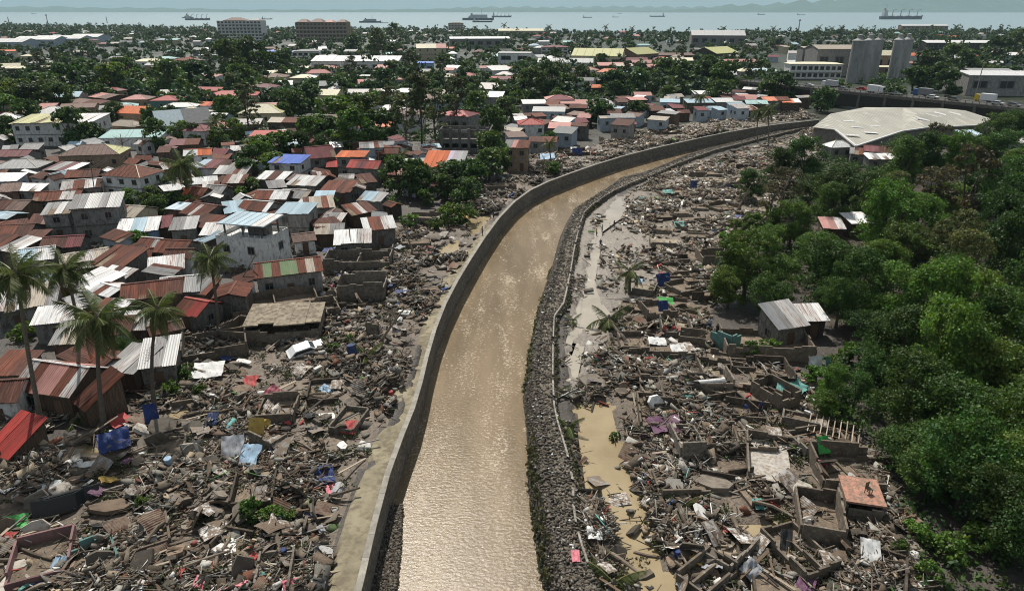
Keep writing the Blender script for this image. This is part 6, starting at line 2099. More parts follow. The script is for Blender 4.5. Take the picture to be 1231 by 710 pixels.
def ruin(px, py, wpx, d, h, yaw, label, wall='chb', floor=None, open_=(), hs=None, slab=None, cross=0, zoff=0, wm=None, group='roofless ruined rooms'):
    p = G(px, py, h * .5)
    w_ = wm or wpx / S(px, py, h * .5)
    z = gz(p.x, p.y) + zoff
    seed = int(px * 7 + py * 13)
    rs = random.Random(seed)
    r = tag(empty('block_ruin', (p.x, p.y, z), R(yaw)), None, 'ruin', group)
    c = [(-w_ / 2, -d / 2, 0), (w_ / 2, -d / 2, 0), (w_ / 2, d / 2, 0), (-w_ / 2, d / 2, 0)]
    wm_ = (RW.get(wall) or WA[wall]) if isinstance(wall, str) else wall
    for k in range(4):
        if k in open_: continue
        a, b = Vector(c[k]), Vector(c[(k + 1) % 4])
        e = (b - a).normalized() * .09
        hh = (hs[k] if hs else h * rs.uniform(.6, 1.05))
        jag_wall(r, a + e, b - e, hh * rs.uniform(.8, 1.05), hh * rs.uniform(.8, 1.05), wm_, seed + k)
    for k in range(cross):
        x = -w_ / 2 + w_ * (k + 1) / (cross + 1)
        jag_wall(r, (x, -d / 2 + .2, 0), (x, d / 2 - .2, 0), h * .8, h * .6, wm_, seed + 9 + k)
    if floor is None: floor = MUDF
    if floor is not None:
        mb = MB(); mb.box((0, 0, .05), (w_ - .2, d - .2, .5)); mb.build('floor_slab', floor, r)
    if slab is not None:
        n = 5
        mb = MB()
        for i in range(n):
            x0 = -w_ / 2 - .2 + (w_ + .4) * i / n; x1 = x0 + (w_ + .4) / n
            if rs.random() < .0: continue
            mb.box(((x0 + x1) / 2, rs.uniform(-.35, .35), h + .12 + rs.uniform(-.03, .03)), (x1 - x0 - .02, d + .4 - rs.random() * 1.4, .16), rot=Matrix.Rotation(.03, 4, 'X'))
        mb.build('roof_slab', slab, r)
    r['label'] = said(label[1:], p.x, p.y) if label.startswith('+') else label
    USED[r['label']] = 1
    RUINS.append((p.x, p.y, max(w_, d) * .5))
    return r


SLABT = M('slab_tan', (.32, .27, .20), .9, .35, .6, dirt=(.14, .11, .08), dirt_amt=.55, rv=.1)
ruin(345, 390, 84, 6.5, 2.3, 8, "dark block ruin under a broken tan roof slab", 'chb', slab=SLABT)
ruin(330, 362, 96, 5, 1.8, 22, "+long low block ruin behind the slab roofed one", 'chb', MUDF, cross=1)
ruin(375, 372, 60, 5, 2.0, 24, "+dark block ruin with stripped top below the striped roof", 'chb', MUDF)
ruin(432, 312, 78, 6, 2.6, 4, "beige grey walled ruin below bright fallen sheets", 'grey', MUDF, cross=1)
ruin(436, 343, 54, 5, 2.6, 4, "concrete box ruin painted grey and rust with a plant on top", 'grey', MUDF)
ruin(258, 410, 70, 6, 2.6, 22, "+dark wide block ruin with one small opening", 'chb', MUDF)
ruin(296, 392, 44, 5, 2.2, -10, "+low broken block ruin", 'chb', MUDF)
ruin(334, 490, 42, 4, 1.8, 6, "+small dark box ruin in the middle of the left rubble", 'chb', MUDF)
ruin(322, 522, 26, 3, 2.0, 58, "+upright grey slab ruin with a yellow panel behind", 'grey', open_=(1, 2))
ruin(306, 588, 46, 4, 1.3, 12, "+dark low ruin under crossed poles", 'dark', open_=(2,))
ruin(50, 668, 62, 4.5, 1.6, 24, "ruin with a maroon inner wall at the bottom left", MAROONW, MUDF)
ruin(112, 676, 50, 4, 1.4, 38, "+teal grey walled ruin fragment", 'teal', open_=(0, 3))
ruin(20, 600, 60, 4, 1.0, 20, "+low mud filled ruin near the frame's edge", 'chb', MUDF)
ruin(448, 396, 14, .6, 2.6, 0, "upright dark wall fragment standing beside the fallen banana plant", 'chb')
ruin(920, 410, 100, 6, 2.2, -6, "dark yard enclosure with faded teal corner walls", 'chb', MUDF)
ruin(872, 405, 20, 3, 2.4, 40, "+teal painted wall corner", 'teal', open_=(1, 2))
RB = [(815, 440, 52, 5, 1.5, -2), (795, 470, 46, 5, 1.4, -4), (850, 450, 48, 5, 1.6, 0), (842, 478, 54, 6, 1.2, 6), (925, 446, 46, 5, 2.0, -6), (932, 472, 34, 4, 2.0, 30), (798, 495, 60, 6, 1.2, -6), (826, 528, 30, 4, 2.2, 4), (905, 520, 44, 5, 1.3, -8), (880, 490, 40, 4, 1.2, 16), (985, 615, 48, 5, 2.2, -16),
      (1018, 560, 70, 5, 2.2, -8), (870, 650, 56, 5, 1.4, -44), (960, 660, 50, 5, 1.2, 20), (1060, 690, 50, 5, 1.6, -30), (770, 430, 36, 4, 1.2, 6), (760, 410, 30, 4, 1.2, 0), (812, 392, 34, 4, 1.4, -6), (790, 372, 36, 4, 1.4, 10), (842, 350, 30, 4, 1.5, 0), (858, 305, 34, 5, 2.6, 0), (820, 320, 40, 5, 1.2, 12), (800, 290, 36, 5, 1.2, -8), (835, 270, 34, 5, 1.0, 20), (790, 255, 40, 5, 1.0, 4), (850, 240, 44, 6, 1.0, -6), (812, 228, 40, 6, 1.0, 10), (880, 215, 44, 6, 1.2, 6), (850, 205, 44, 6, 1.0, -8), (900, 195, 40, 6, 1.2, 2), (870, 245, 30, 5, 1.2, 30), (820, 345, 30, 4, 1.2, 24), (775, 345, 26, 4, 1.1, -20), (850, 690, 40, 4, 1.3, -50), (905, 585, 36, 4, 1.0, 12), (760, 390, 24, 3, 1.0, 30)]
for k, (x, y, w_, d_, h_, yw) in enumerate(RB):
    ruin(x, y, w_, d_, h_, yw, '+' + ['low grey walled room', 'dark roofless room', 'broken block room', 'mud filled room', 'narrow walled room'][k % 5], ['chb', 'chb', 'grey', 'chb', 'dark'][k % 5], [MUDF, None, SLABT, MUDF, None][k % 5], open_=((), (1,), (2,), (), (3,))[k % 5], cross=(k % 4 == 1) * 1)
ruin(925, 548, 50, 6.5, 1.7, -16, "box shaped ruin with a pale tiled floor and fallen red and white sticks", 'chb', WFLOOR, open_=(1,), hs=(.5, 0, 1.2, 1.5))
r = ruin(1034, 598, 40, 3.8, 2.0, -14, "ruin with an orange tiled upper floor and grey base wall", 'grey', None, hs=(1.5, 1.4, 1.6, 1.5))
mb = MB(); mb.box((0, 0, 1.65), (3.0, 3.5, .18)); mb.build('tiled_floor', TILE, r)
for k, (x, y, w_, d_, h_, yw) in enumerate(((230, 470, 40, 4, 1.0, 20), (390, 470, 36, 4, 1.0, 10), (420, 505, 30, 4, 1.0, -12), (180, 640, 40, 4, .9, 30), (270, 660, 40, 4, 1.0, -14), (330, 690, 40, 4, .9, 10), (200, 540, 40, 4, 1.0, 20), (420, 375, 40, 4, 1.4, 10), (470, 330, 36, 4, 1.2, 24), (500, 290, 34, 4, 1.2, 10), (560, 250, 34, 4, 1.2, 24), (510, 262, 40, 5, 1.5, -8), (600, 222, 36, 5, 1.2, 14), (690, 180, 34, 5, 1.6, 10), (660, 195, 30, 5, 1.6, -8), (740, 165, 34, 6, 1.6, 8), (800, 155, 34, 6, 1.6, 14))):
    ruin(x, y, w_, d_, h_, yw, '+' + ['collapsed block room', 'low broken room', 'half buried room'][k % 3], ['chb', 'dark', 'grey'][k % 3], [MUDF, None][k % 2], open_=((2,), (1,), ())[k % 3])
_rr = random.Random(41)
for k in range(46):
    while True:
        x, y = _rr.uniform(700, 1110), _rr.uniform(190, 700)
        if not inpoly([x], [y], [(745, 720), (725, 640), (715, 540), (705, 480), (745, 380), (790, 335), (775, 290), (790, 240), (840, 200), (890, 190), (900, 225), (870, 280), (850, 330), (848, 390), (880, 430), (955, 450), (995, 505), (1040, 550), (1075, 640), (1110, 720)])[0]: continue
        p = G(x, y, .4)
        if any((p.x - a) ** 2 + (p.y - b) ** 2 < (c * .8 + 1.2) ** 2 for a, b, c in RUINS): continue
        if any(inpoly([p.x + a], [p.y + b], pl)[0] for pl in POOLS for a in (-3, 0, 3) for b in (-3, 0, 3)): continue
        break
    ruin(x, y, 0, _rr.uniform(2, 4), _rr.uniform(.5, 1.25), _rr.uniform(-25, 20), '+' + _rr.choice(['knee high house foundation', 'stub of a block wall corner', 'low mud caked foundation', 'broken shin high wall stub']), _rr.choice(['chb', 'grey', 'dark', 'chb']), MUDF, open_=_rr.choice([(1,), (2,), (0, 1), (2, 3), (1, 2), ()]), wm=_rr.uniform(2.2, 5))
# a chair on the tiled floor
p = r.matrix_world if False else None
ch = tag(empty('chair', (r.location.x + .3, r.location.y - .4, r.location.z + 1.74), .5), "wooden chair standing on the orange tiled ruin", 'chair')
mb = MB(); mb.box((0, 0, .45), (.45, .45, .05)); mb.build('seat', MTIMBER, ch)
mb = MB(); mb.box((0, .21, .75), (.45, .04, .5)); mb.build('backrest', MTIMBER, ch)
for x in (-.19, .19):
    for y in (-.19, .19):
        mb = MB(); mb.box((x, y, .21), (.05, .05, .42)); mb.build('leg', MTIMBER, ch)

# ------------------------------------------------------------------ notable wreckage
def cloth_mesh(seed, name='sheet', n=12, amp=.28):
    rs = np.random.RandomState(seed)
    u = np.linspace(-.5, .5, n + 1)
    xx, yy = np.meshgrid(u, u)
    edge = 1 + .18 * (fbm(xx * 5 + seed, yy * 5, seed, 2) - .4)
    z = amp * (fbm(xx * 3 + seed * 3.1, yy * 3, seed, 3) - .35) + .12 * np.sin(xx * 22 + yy * 9 + seed) * amp
    v = np.stack([(xx * edge).ravel(), (yy * edge).ravel(), z.ravel()], 1)
    ii = (np.arange(n)[:, None] * (n + 1) + np.arange(n)[None]).ravel()
    f = np.stack([ii, ii + 1, ii + n + 2, ii + n + 1], 1)
    m = len(v)
    v = np.concatenate([v, v - (0, 0, .03)]); f = np.concatenate([f, f[:, ::-1] + m])
    me = np_mesh(name, v, f, None)
    return me


CLOTHS = [cloth_mesh(k) for k in range(5)]


def fabric(name, col, rough=.65):
    return M('fabric_' + name, col, rough, .3, 2, dirt=(.15, .12, .09), dirt_amt=.25, rv=.12)


FAB = dict(blue=fabric('blue', (.018, .04, .15)), white=fabric('white', (.68, .68, .66)), red=fabric('red', (.40, .06, .055)), teal=fabric('teal', (.12, .31, .28)), green=fabric('green', (.06, .36, .08)), purple=fabric('purple', (.12, .05, .10)), pink=fabric('pink', (.6, .18, .22)), yellow=fabric('yellow', (.45, .30, .07)), grey=fabric('grey', (.3, .31, .33)), dblue=fabric('dark_blue', (.03, .05, .14)), black=fabric('black', (.025, .025, .027)), lblue=fabric('light_blue', (.32, .45, .58)))


def cloth(px, py, wpx, dm, colr, label, z=.45, tilt=0, yaw=0, zamp=1, name='tarpaulin', cat='tarpaulin', group='sheets of cloth and plastic in the wreckage'):
    p = G(px, py, z); w_ = wpx / S(px, py, z)
    o = put(name, rnd.choice(CLOTHS), None, (p.x, p.y, gz(p.x, p.y) + z), (R(tilt), R(rnd.uniform(-8, 8)), R(yaw)), (w_, dm, min(w_, dm) * zamp), FAB[colr])
    lab = said(label[1:], p.x, p.y) if label.startswith('+') else label
    USED[lab] = 1
    return tag(o, lab, cat, group)


cloth(137, 530, 34, 2.4, 'blue', "large crumpled royal blue tarpaulin by the ochre puddle", .9, 25, 30, 1.3)
cloth(182, 500, 16, 2.6, 'blue', "upright blue sheet wrapped at the foot of a palm", 1.0, 70, 10)
cloth(112, 320, 26, 3, 'blue', "blue tarpaulin stretched beside the ridged rust roof", 2.2, 10, 20, .4)
cloth(384, 572, 34, 2.2, 'blue', "blue and white heap of sheeting near the wall path", .5, 10, 20, 1.2)
cloth(255, 505, 14, 1.4, 'dblue', "+dark blue plastic sheet", .6, 30)
cloth(18, 626, 26, 1.4, 'green', "bright green plastic strip at the left edge", .5, 15, 25)
cloth(300, 457, 18, 1.6, 'red', "red cloth bundle in the middle of the left rubble", .7, 20)
cloth(366, 571, 10, 1.0, 'red', "+small red rag", .6, 30)
cloth(10, 648, 16, 1.2, 'red', "red plastic sheet at the bottom left edge", .4, 20)
cloth(250, 445, 36, 2.6, 'white', "white crumpled sheet spread on the left rubble", .7, 14, 10, .6)
cloth(336, 292, 8, 1.2, 'red', "+red cloth hanging by the terrace house", 2, 50)
cloth(801, 512, 40, 2.4, 'purple', "dark purple cloth draped over rubble beyond the pool", .7, 6, 10)
cloth(980, 440, 18, 2.2, 'white', "white cloth hung up at the edge of the right bank trees", 1.4, 70, 10)
cloth(957, 466, 26, 2.0, 'teal', "pale teal sheet sliding down the bank below the trees", .8, 20, 40)
cloth(938, 470, 10, 1.6, 'teal', "+small teal strip", .8, 30, -30)
cloth(996, 440, 10, 2, 'teal', "+teal cloth hung under the trees", 1.3, 70, 40)
cloth(990, 535, 16, 1.6, 'green', "round dark green cover beside the rafter frame", 1.4, 60, 10)
cloth(800, 362, 20, 1.6, 'green', "+green plastic sheet", .6, 20, 0)
cloth(797, 370, 12, 1.6, 'blue', "+blue crate cloth on the mid rubble", .9, 60)
cloth(798, 336, 16, 2.0, 'blue', "blue plastic sheet standing on the right rubble", 1, 60, 5)
cloth(834, 220, 8, 2, 'dblue', "blue sheet upright in the far right rubble", 1, 75)
cloth(817, 267, 12, 2, 'teal', "teal sheet on the far right rubble", .6, 20)
cloth(803, 228, 12, 2, 'teal', "+pale teal sheet", .6, 15)
cloth(770, 337, 6, 1, 'lblue', "+light blue sheet", .6, 20)
cloth(694, 180, 12, 2, 'blue', "+blue sheet at the shacks by the far wall", 1.2, 60)
cloth(658, 186, 18, 3, 'lblue', "pale blue sheet lying by the stone hut", 1.2, 20)
cloth(690, 177, 8, 2, 'white', "+white rag heap", .8, 20)
cloth(1047, 663, 22, 2.0, 'white', "white printed sheet draped over rubble at the lower right", .9, 30, -20)
cloth(1108, 695, 18, 1.4, 'white', "+white rags near the shaded bank", .4, 10)
cloth(912, 605, 12, 1.2, 'teal', "small bright green cloth beyond the shallow puddle", .4, 10)
cloth(945, 653, 14, 2, 'black', "black plastic hanging over the shallow puddle", .6, 45, -10)
cloth(970, 640, 10, .8, 'red', "+small red plastic scrap", .4, 10)
cloth(820, 397, 12, 1.2, 'red', "+red cloth lying by the searchers", .5, 10)
cloth(790, 410, 22, 1.6, 'white', "+white cloth spread by the searchers", .5, 10)
cloth(815, 420, 18, 1.6, 'white', "+long white cloth heap", .5, 12)
cloth(715, 640, 18, 1.2, 'white', "+white plastic rag on the embankment side", .9, 10)
cloth(692, 668, 10, 1.0, 'pink', "small pink rag on the embankment", 1.1, 10)
cloth(240, 700, 14, 1.2, 'pink', "+pink rag", .4, 10)
cloth(210, 688, 18, 1.0, 'red', "red rag at the bottom edge of the left rubble", .4, 10)
cloth(150, 665, 8, .6, 'pink', "+small pink plastic", .4, 10)
cloth(70, 680, 14, 1.4, 'lblue', "+light blue plastic sheet", .5, 30)
cloth(280, 540, 26, 2.4, 'grey', "grey blue window sheet leaning in the left rubble", .8, 35, 10)
cloth(300, 550, 24, 2.4, 'lblue', "light blue sheet leaning beside the yellow panel", .7, 30, -10)
cloth(308, 515, 18, 2.0, 'yellow', "yellow board leaning behind the grey upright slab", 1.0, 60, 10, .2)
cloth(60, 585, 20, 1.4, 'white', "+white cloth patch", .4, 10)
cloth(560, 262, 10, 1.5, 'yellow', "+tan cloth", .4, 10)
cloth(482, 352, 16, 1.6, 'dblue', "+blue clothes heap", .5, 10)
cloth(395, 300, 14, 1.4, 'blue', "+blue rag by the fallen sheets", .7, 10)
cloth(575, 236, 12, 1.4, 'white', "+white rag", .5, 10)
# white pipe
p = G(848, 460, 1.0); L_ = 46 / S(848, 460, 1)
r = tag(empty('water_pipe', p, R(4)), "long white pipe resting on the right bank ruins", 'pipe')
mb = MB(); mb.tube([(-L_ / 2, 0, 0), (L_ / 2 - .3, 0, .25)], .24, 12); mb.build('pipe', FAB['white'], r)
mb = MB(); mb.tube([(L_ / 2 - .3, 0, .25), (L_ / 2, 0, .27)], .32, 12); mb.build('collar', FAB['white'], r)
# wrecked vehicles
p = G(368, 420, .5)
r = tag(empty('car_wreck', (p.x, p.y, gz(p.x, p.y) - .25), R(28)), "white wrecked car half buried in the left rubble", 'car'); r.rotation_euler = (R(12), R(-9), R(28))
car(r, 'white')
p = G(78, 598, .6)
r = tag(empty('van_wreck', (p.x, p.y, gz(p.x, p.y) + .1), R(35)), "dark upturned vehicle wreck with pale window panels in the left mud", 'vehicle'); r.rotation_euler = (R(68), R(6), R(38))
car(r, 'black', 4.8)
p = G(128, 632, .4)
r = tag(empty('motorcycle_wreck', (p.x, p.y, gz(p.x, p.y) + .35), R(10)), "dark mud coated motorcycle lying left of the pale plank pile", 'motorcycle'); r.rotation_euler = (R(70), 0, R(10))
put('wheel', WHEEL, r, (-.7, 0, 0)); put('wheel', WHEEL, r, (.7, 0, 0))
mb = MB(); mb.box((0, 0, .3), (.9, .25, .3), taper=.7); mb.build('tank', PAINTS['black'], r)
mb = MB(); mb.box((-.45, 0, .45), (.7, .26, .12)); mb.build('seat', PAINTS['black'], r)
mb = MB(); mb.tube([(.7, 0, 0), (.5, 0, .75), (.4, 0, .85)], .04, 5); mb.tube([(.42, -.35, .85), (.42, .35, .85)], .025, 5); mb.build('fork', PAINTS['silver'], r)
# drums and tanks
_m = MB(); _m.lathe((0, 0, 0), [(.28, 0), (.29, .02), (.28, .3), (.29, .31), (.28, .6), (.29, .61), (.28, .88), (.25, .9)], 14); DRUM = _m.mesh('drum', None)
for k, (x, y, c, s, lab) in enumerate(((425, 430, 'dblue', 1.9, "dark round water tank beside the fallen banana plant"), (343, 664, 'blue', .8, "blue drum at the lower left rubble"), (408, 580, 'grey', 1.7, "grey drum beside the blue heap of sheeting"), (814, 668, 'blue', .8, "blue jug by the lower pool edge"), (862, 318, 'blue', 1.2, "+blue drum"), (470, 470, 'red', .9, "+red drum"), (22, 650, 'red', .9, "+red drum"), (470, 348, 'dblue', 1.2, "+dark blue drum"), (500, 325, 'black', 1.2, "black drum near the stripped stems"), (205, 560, 'lblue', 1.2, "+pale blue drum"), (320, 470, 'white', 1.0, "+white drum"), (254, 490, 'teal', 1.0, "+teal drum"))):
    p = G(x, y, .4)
    o = put('drum', DRUM, None, (p.x, p.y, gz(p.x, p.y) + .15), (R(rnd.choice([0, 70, 85])), R(rnd.uniform(-20, 20)), R(rnd.uniform(0, 360))), (s,) * 3, FAB[c])
    lab = said(lab[1:], p.x, p.y) if lab.startswith('+') else lab
    USED[lab] = 1
    tag(o, lab, 'drum', 'drums and tanks in the wreckage')
# ------------------------------------------------------------------ countable wreckage: planks, sheets, slabs, logs
LOGM = M('log_bark', (.17, .135, .10), .95, .4, 1.5, dirt=(.3, .26, .2), dirt_amt=.3, rv=.35)
PLK = {'pale': M('plank_pale', (.40, .33, .25), .85, .3, 1.5, dirt=(.16, .12, .09), dirt_amt=.4, stretch=(.5, 4, 4)), 'brown': M('plank_brown', (.17, .115, .075), .9, .35, 1.5, stretch=(.5, 4, 4), dirt=(.08, .06, .045)), 'grey': M('plank_grey', (.24, .22, .195), .9, .3, 1.5, stretch=(.5, 4, 4), dirt=(.1, .08, .07)),
       'dark': M('plank_dark', (.055, .046, .038), .9, .35, 1.5, stretch=(.5, 4, 4))}
SLB = {'grey': M('slab_grey', (.21, .18, .145), .92, .3, 1.2, dirt=(.12, .1, .08), dirt_amt=.5, rv=.3), 'pale': M('slab_pale', (.43, .395, .34), .9, .25, 1.2, dirt=(.2, .17, .14), dirt_amt=.45, rv=.25), 'dark': M('slab_dark', (.10, .085, .068), .95, .3, 1.2, dirt=(.18, .15, .12), dirt_amt=.3, rv=.3), 'white': M('slab_white', (.66, .645, .61), .8, .15, 1.2, dirt=(.35, .3, .25), dirt_amt=.35, rv=.15), 'brown': M('slab_brown', (.21, .155, .11), .95, .3, 1.2, dirt=(.1, .075, .06), dirt_amt=.4, rv=.3)}


def chunk_mesh(name, seed, jit=.12, holes=False):
    me = bpy.data.meshes.new(name)
    r_ = random.Random(seed)
    # a broken slab: seven sided outline with thickness
    n = 6 + seed % 3
    pts = []
    for k in range(n):
        t = 2 * math.pi * k / n + r_.uniform(-.2, .2)
        q = 1 / max(abs(math.cos(t)), abs(math.sin(t)))
        rr = .5 * q * r_.uniform(.72, 1.0)
        pts.append((math.cos(t) * rr, math.sin(t) * rr))
    mb = MB()
    i = 0
    mb.v = [(x, y, -.5) for x, y in pts] + [(x * r_.uniform(.9, 1), y * r_.uniform(.9, 1), .5) for x, y in pts]
    mb.f = [tuple(range(n))[::-1], tuple(range(n, 2 * n))] + [(k, (k + 1) % n, n + (k + 1) % n, n + k) for k in range(n)]
    mb.m = [0] * len(mb.f)
    return mb.mesh(name, None)


CHUNK = [chunk_mesh('slab_fragment', k) for k in range(6)]
_m = MB(); _m.box((0, 0, 0), (1, 1, 1)); PLANKM = _m.mesh('plank', None)
LOGS = []
for k in range(3):
    r_ = random.Random(k)
    _m = MB(); _m.tube([(-.5, 0, 0), (-.2, r_.uniform(-.03, .03), r_.uniform(-.01, .02)), (.15, r_.uniform(-.04, .04), r_.uniform(-.01, .02)), (.5, r_.uniform(-.03, .03), 0)], [.035, .031, .028, .018], 7)
    _m.tube([(.1, 0, 0), (.22, .09, .06)], [.014, .006], 5)
    LOGS.append(_m.mesh('log', None))
BENT = []
for k in range(3):
    r_ = np.random.RandomState(k)
    n = 36; m = 5
    xs = np.linspace(-.5, .5, n + 1); ys = np.linspace(-.5, .5, m + 1)
    xx, yy = np.meshgrid(xs, ys)
    z = .011 * np.sin(xs * 2 * math.pi * 9)[None, :] + (.10 * np.sin(yy * 2.6 + k) + .06 * np.sin(xx * 3 + k * 2)) * (.6 + .4 * k)
    v = np.stack([xx.ravel(), yy.ravel(), z.ravel()], 1)
    ii = (np.arange(m)[:, None] * (n + 1) + np.arange(n)[None]).ravel()
    f = np.stack([ii, ii + 1, ii + n + 2, ii + n + 1], 1)
    q = len(v)
    v = np.concatenate([v, v - (0, 0, .012)]); f = np.concatenate([f, f[:, ::-1] + q])
    BENT.append(np_mesh('metal_sheet', v, f, None))
RPX = [(-20, 720), (-20, 560), (60, 545), (150, 505), (205, 450), (290, 415), (390, 370), (400, 340), (470, 280), (540, 256), (590, 232), (640, 200), (700, 184), (790, 156), (860, 150), (940, 132), (950, 142), (870, 156), (784, 172), (711, 193), (655, 212), (600, 248), (565, 295), (536, 345), (500, 395), (482, 450), (470, 480), (435, 545), (402, 615), (380, 720)]
RPR = [(730, 720), (716, 640), (700, 560), (695, 500), (690, 440), (745, 380), (790, 335), (770, 300), (780, 250), (760, 230), (830, 197), (890, 180), (960, 165), (985, 170), (960, 200), (915, 230), (880, 270), (855, 320), (850, 390), (880, 425), (960, 445), (1000, 500), (1050, 545), (1085, 620), (1130, 720)]


CLEARED = [(G(x, y, 1).x, G(x, y, 1).y, q) for x, y, q in ((925, 548, 3.0), (1032, 598, 3.2), (345, 390, 4), (855, 580, 2.6), (132, 611, 2.4), (368, 420, 2), (137, 530, 2), (78, 600, 2), (895, 598, 2.2), (870, 545, 2))]


def scatter(n, seed, polys, ypow=1.0, avoid_pool=True):
    rs = random.Random(seed)
    out = []
    while len(out) < n:
        x = rs.uniform(-20, 1140); y = 135 + 580 * rs.random() ** ypow
        ok = any(inpoly([x], [y], pl)[0] for pl in polys)
        if not ok: continue
        if avoid_pool and any(inpoly([x], [y], pl)[0] for pl in POOLSp) and rs.random() < .85: continue
        p = G(x, y, .3)
        if any((p.x - a) ** 2 + (p.y - b) ** 2 < q * q for a, b, q in CLEARED): continue
        out.append((p.x, p.y, x, y))
    return out


rd = random.Random(99)


def lay(name, me, pos, scale, rot, mat, desc, cat, group, dz=.1):
    x, y = pos[0], pos[1]
    o = put(name, me, None, (x, y, gz(x, y) + dz), rot, scale, mat)
    return tag(o, said(desc, x, y), cat, group)


both = [RPX, RPR]
for x, y, px, py in scatter(270, 1, both, .8):
    k = rd.choice(['pale', 'pale', 'brown', 'brown', 'grey', 'grey', 'dark'])
    L_ = rd.uniform(1.4, 4.2)
    yaw = (R(rd.gauss(38, 35)) if px < 600 else R(rd.gauss(-50 if rd.random() < .5 else 10, 25)))
    lay('plank', PLANKM, (x, y), (L_, rd.uniform(.12, .26), rd.uniform(.05, .1)), (R(rd.uniform(-12, 12)), R(rd.gauss(0, 11)), yaw), PLK[k],
        f"{'long' if L_ > 3.2 else 'short' if L_ < 2 else 'stray'} {dict(pale='bleached', brown='muddy brown', grey='weathered grey', dark='blackened')[k]} plank lying", 'plank', 'planks strewn over the wreckage', rd.uniform(.15, .55))
DS = {}
for k_, v_ in dict(rust=(.17, .065, .042), rustd=(.10, .05, .036), zincd=(.25, .245, .235), zinc=(.42, .415, .40), white=(.68, .67, .65), shine=(.55, .53, .5), grey=(.17, .17, .17), beige=(.34, .28, .21), brown=(.16, .11, .08)).items():
    DS[k_] = M('mud_coated_sheet_' + k_, v_, .75, .35, 1.4, dirt=(.165, .122, .086), dirt_amt=.75, rv=.3)
for x, y, px, py in scatter(190, 2, both, .85):
    c = rd.choice(['rust', 'rustd', 'zincd', 'zinc', 'white', 'shine', 'shine', 'zincd', 'grey', 'grey', 'rustd', 'rust', 'beige', 'brown', 'zincd', 'white'])
    s = rd.uniform(.6, 1.9)
    lay('metal_sheet', rd.choice(BENT), (x, y), (s, s * rd.uniform(.7, 1.5), s * rd.uniform(.6, 1.6)), (R(rd.gauss(0, 16)), R(rd.gauss(0, 16)), R(rd.uniform(0, 180))), DS[c],
        f"{'large' if s > 1.5 else 'small' if s < 1.0 else 'bent'} {RNAME[c]} roofing sheet lying", 'roofing sheet', 'torn roofing sheets in the wreckage', rd.uniform(.25, .7))
for x, y, px, py in scatter(260, 3, both, .85):
    c = rd.choice(['grey', 'grey', 'pale', 'dark', 'dark', 'brown', 'brown', 'white'])
    s = rd.uniform(.7, 2.3)
    t = rd.choice([0, 0, 15, 35, 70])
    lay('slab_fragment', rd.choice(CHUNK), (x, y), (s, s * rd.uniform(.6, 1.1), rd.uniform(.12, .34)), (R(t * rd.choice([-1, 1]) + rd.uniform(-8, 8)), R(rd.gauss(0, 10)), R(rd.uniform(0, 360))), SLB[c],
        f"{'large' if s > 1.7 else 'small' if s < 1.1 else 'broken'} {dict(grey='grey', pale='pale', dark='dark', brown='mud brown', white='white')[c]} slab {'tilted up' if t > 30 else 'lying'}", 'slab', 'broken slabs in the wreckage', rd.uniform(.1, .35) + (s * .25 if t > 30 else 0))
for x, y, px, py in scatter(120, 4, both, .85):
    L_ = rd.uniform(2, 6)
    lay('log', rd.choice(LOGS), (x, y), (L_, L_ * rd.uniform(.8, 1.3), L_), (0, R(rd.gauss(0, 7)), R(rd.gauss(35 if px < 600 else -35, 40))), LOGM,
        f"{'long' if L_ > 4 else 'short'} washed up log lying", 'log', 'logs washed into the wreckage', .4)
for x, y, px, py in scatter(70, 5, both, .85):
    c = rd.choice(['white', 'white', 'grey', 'grey', 'red', 'dblue', 'black', 'lblue', 'yellow', 'purple', 'teal', 'pink', 'black'])
    s = rd.uniform(.5, 1.5)
    o = put('cloth', rd.choice(CLOTHS), None, (x, y, gz(x, y) + rd.uniform(.3, .6)), (R(rd.gauss(0, 22)), R(rd.gauss(0, 22)), rd.uniform(0, 6)), (s, s * rd.uniform(.6, 1.4), s), FAB[c])
    tag(o, said(f"{'large' if s > 1.1 else 'small'} {dict(dblue='dark blue', lblue='light blue').get(c, c)} cloth caught", x, y), 'cloth', 'cloth and plastic caught in the wreckage')
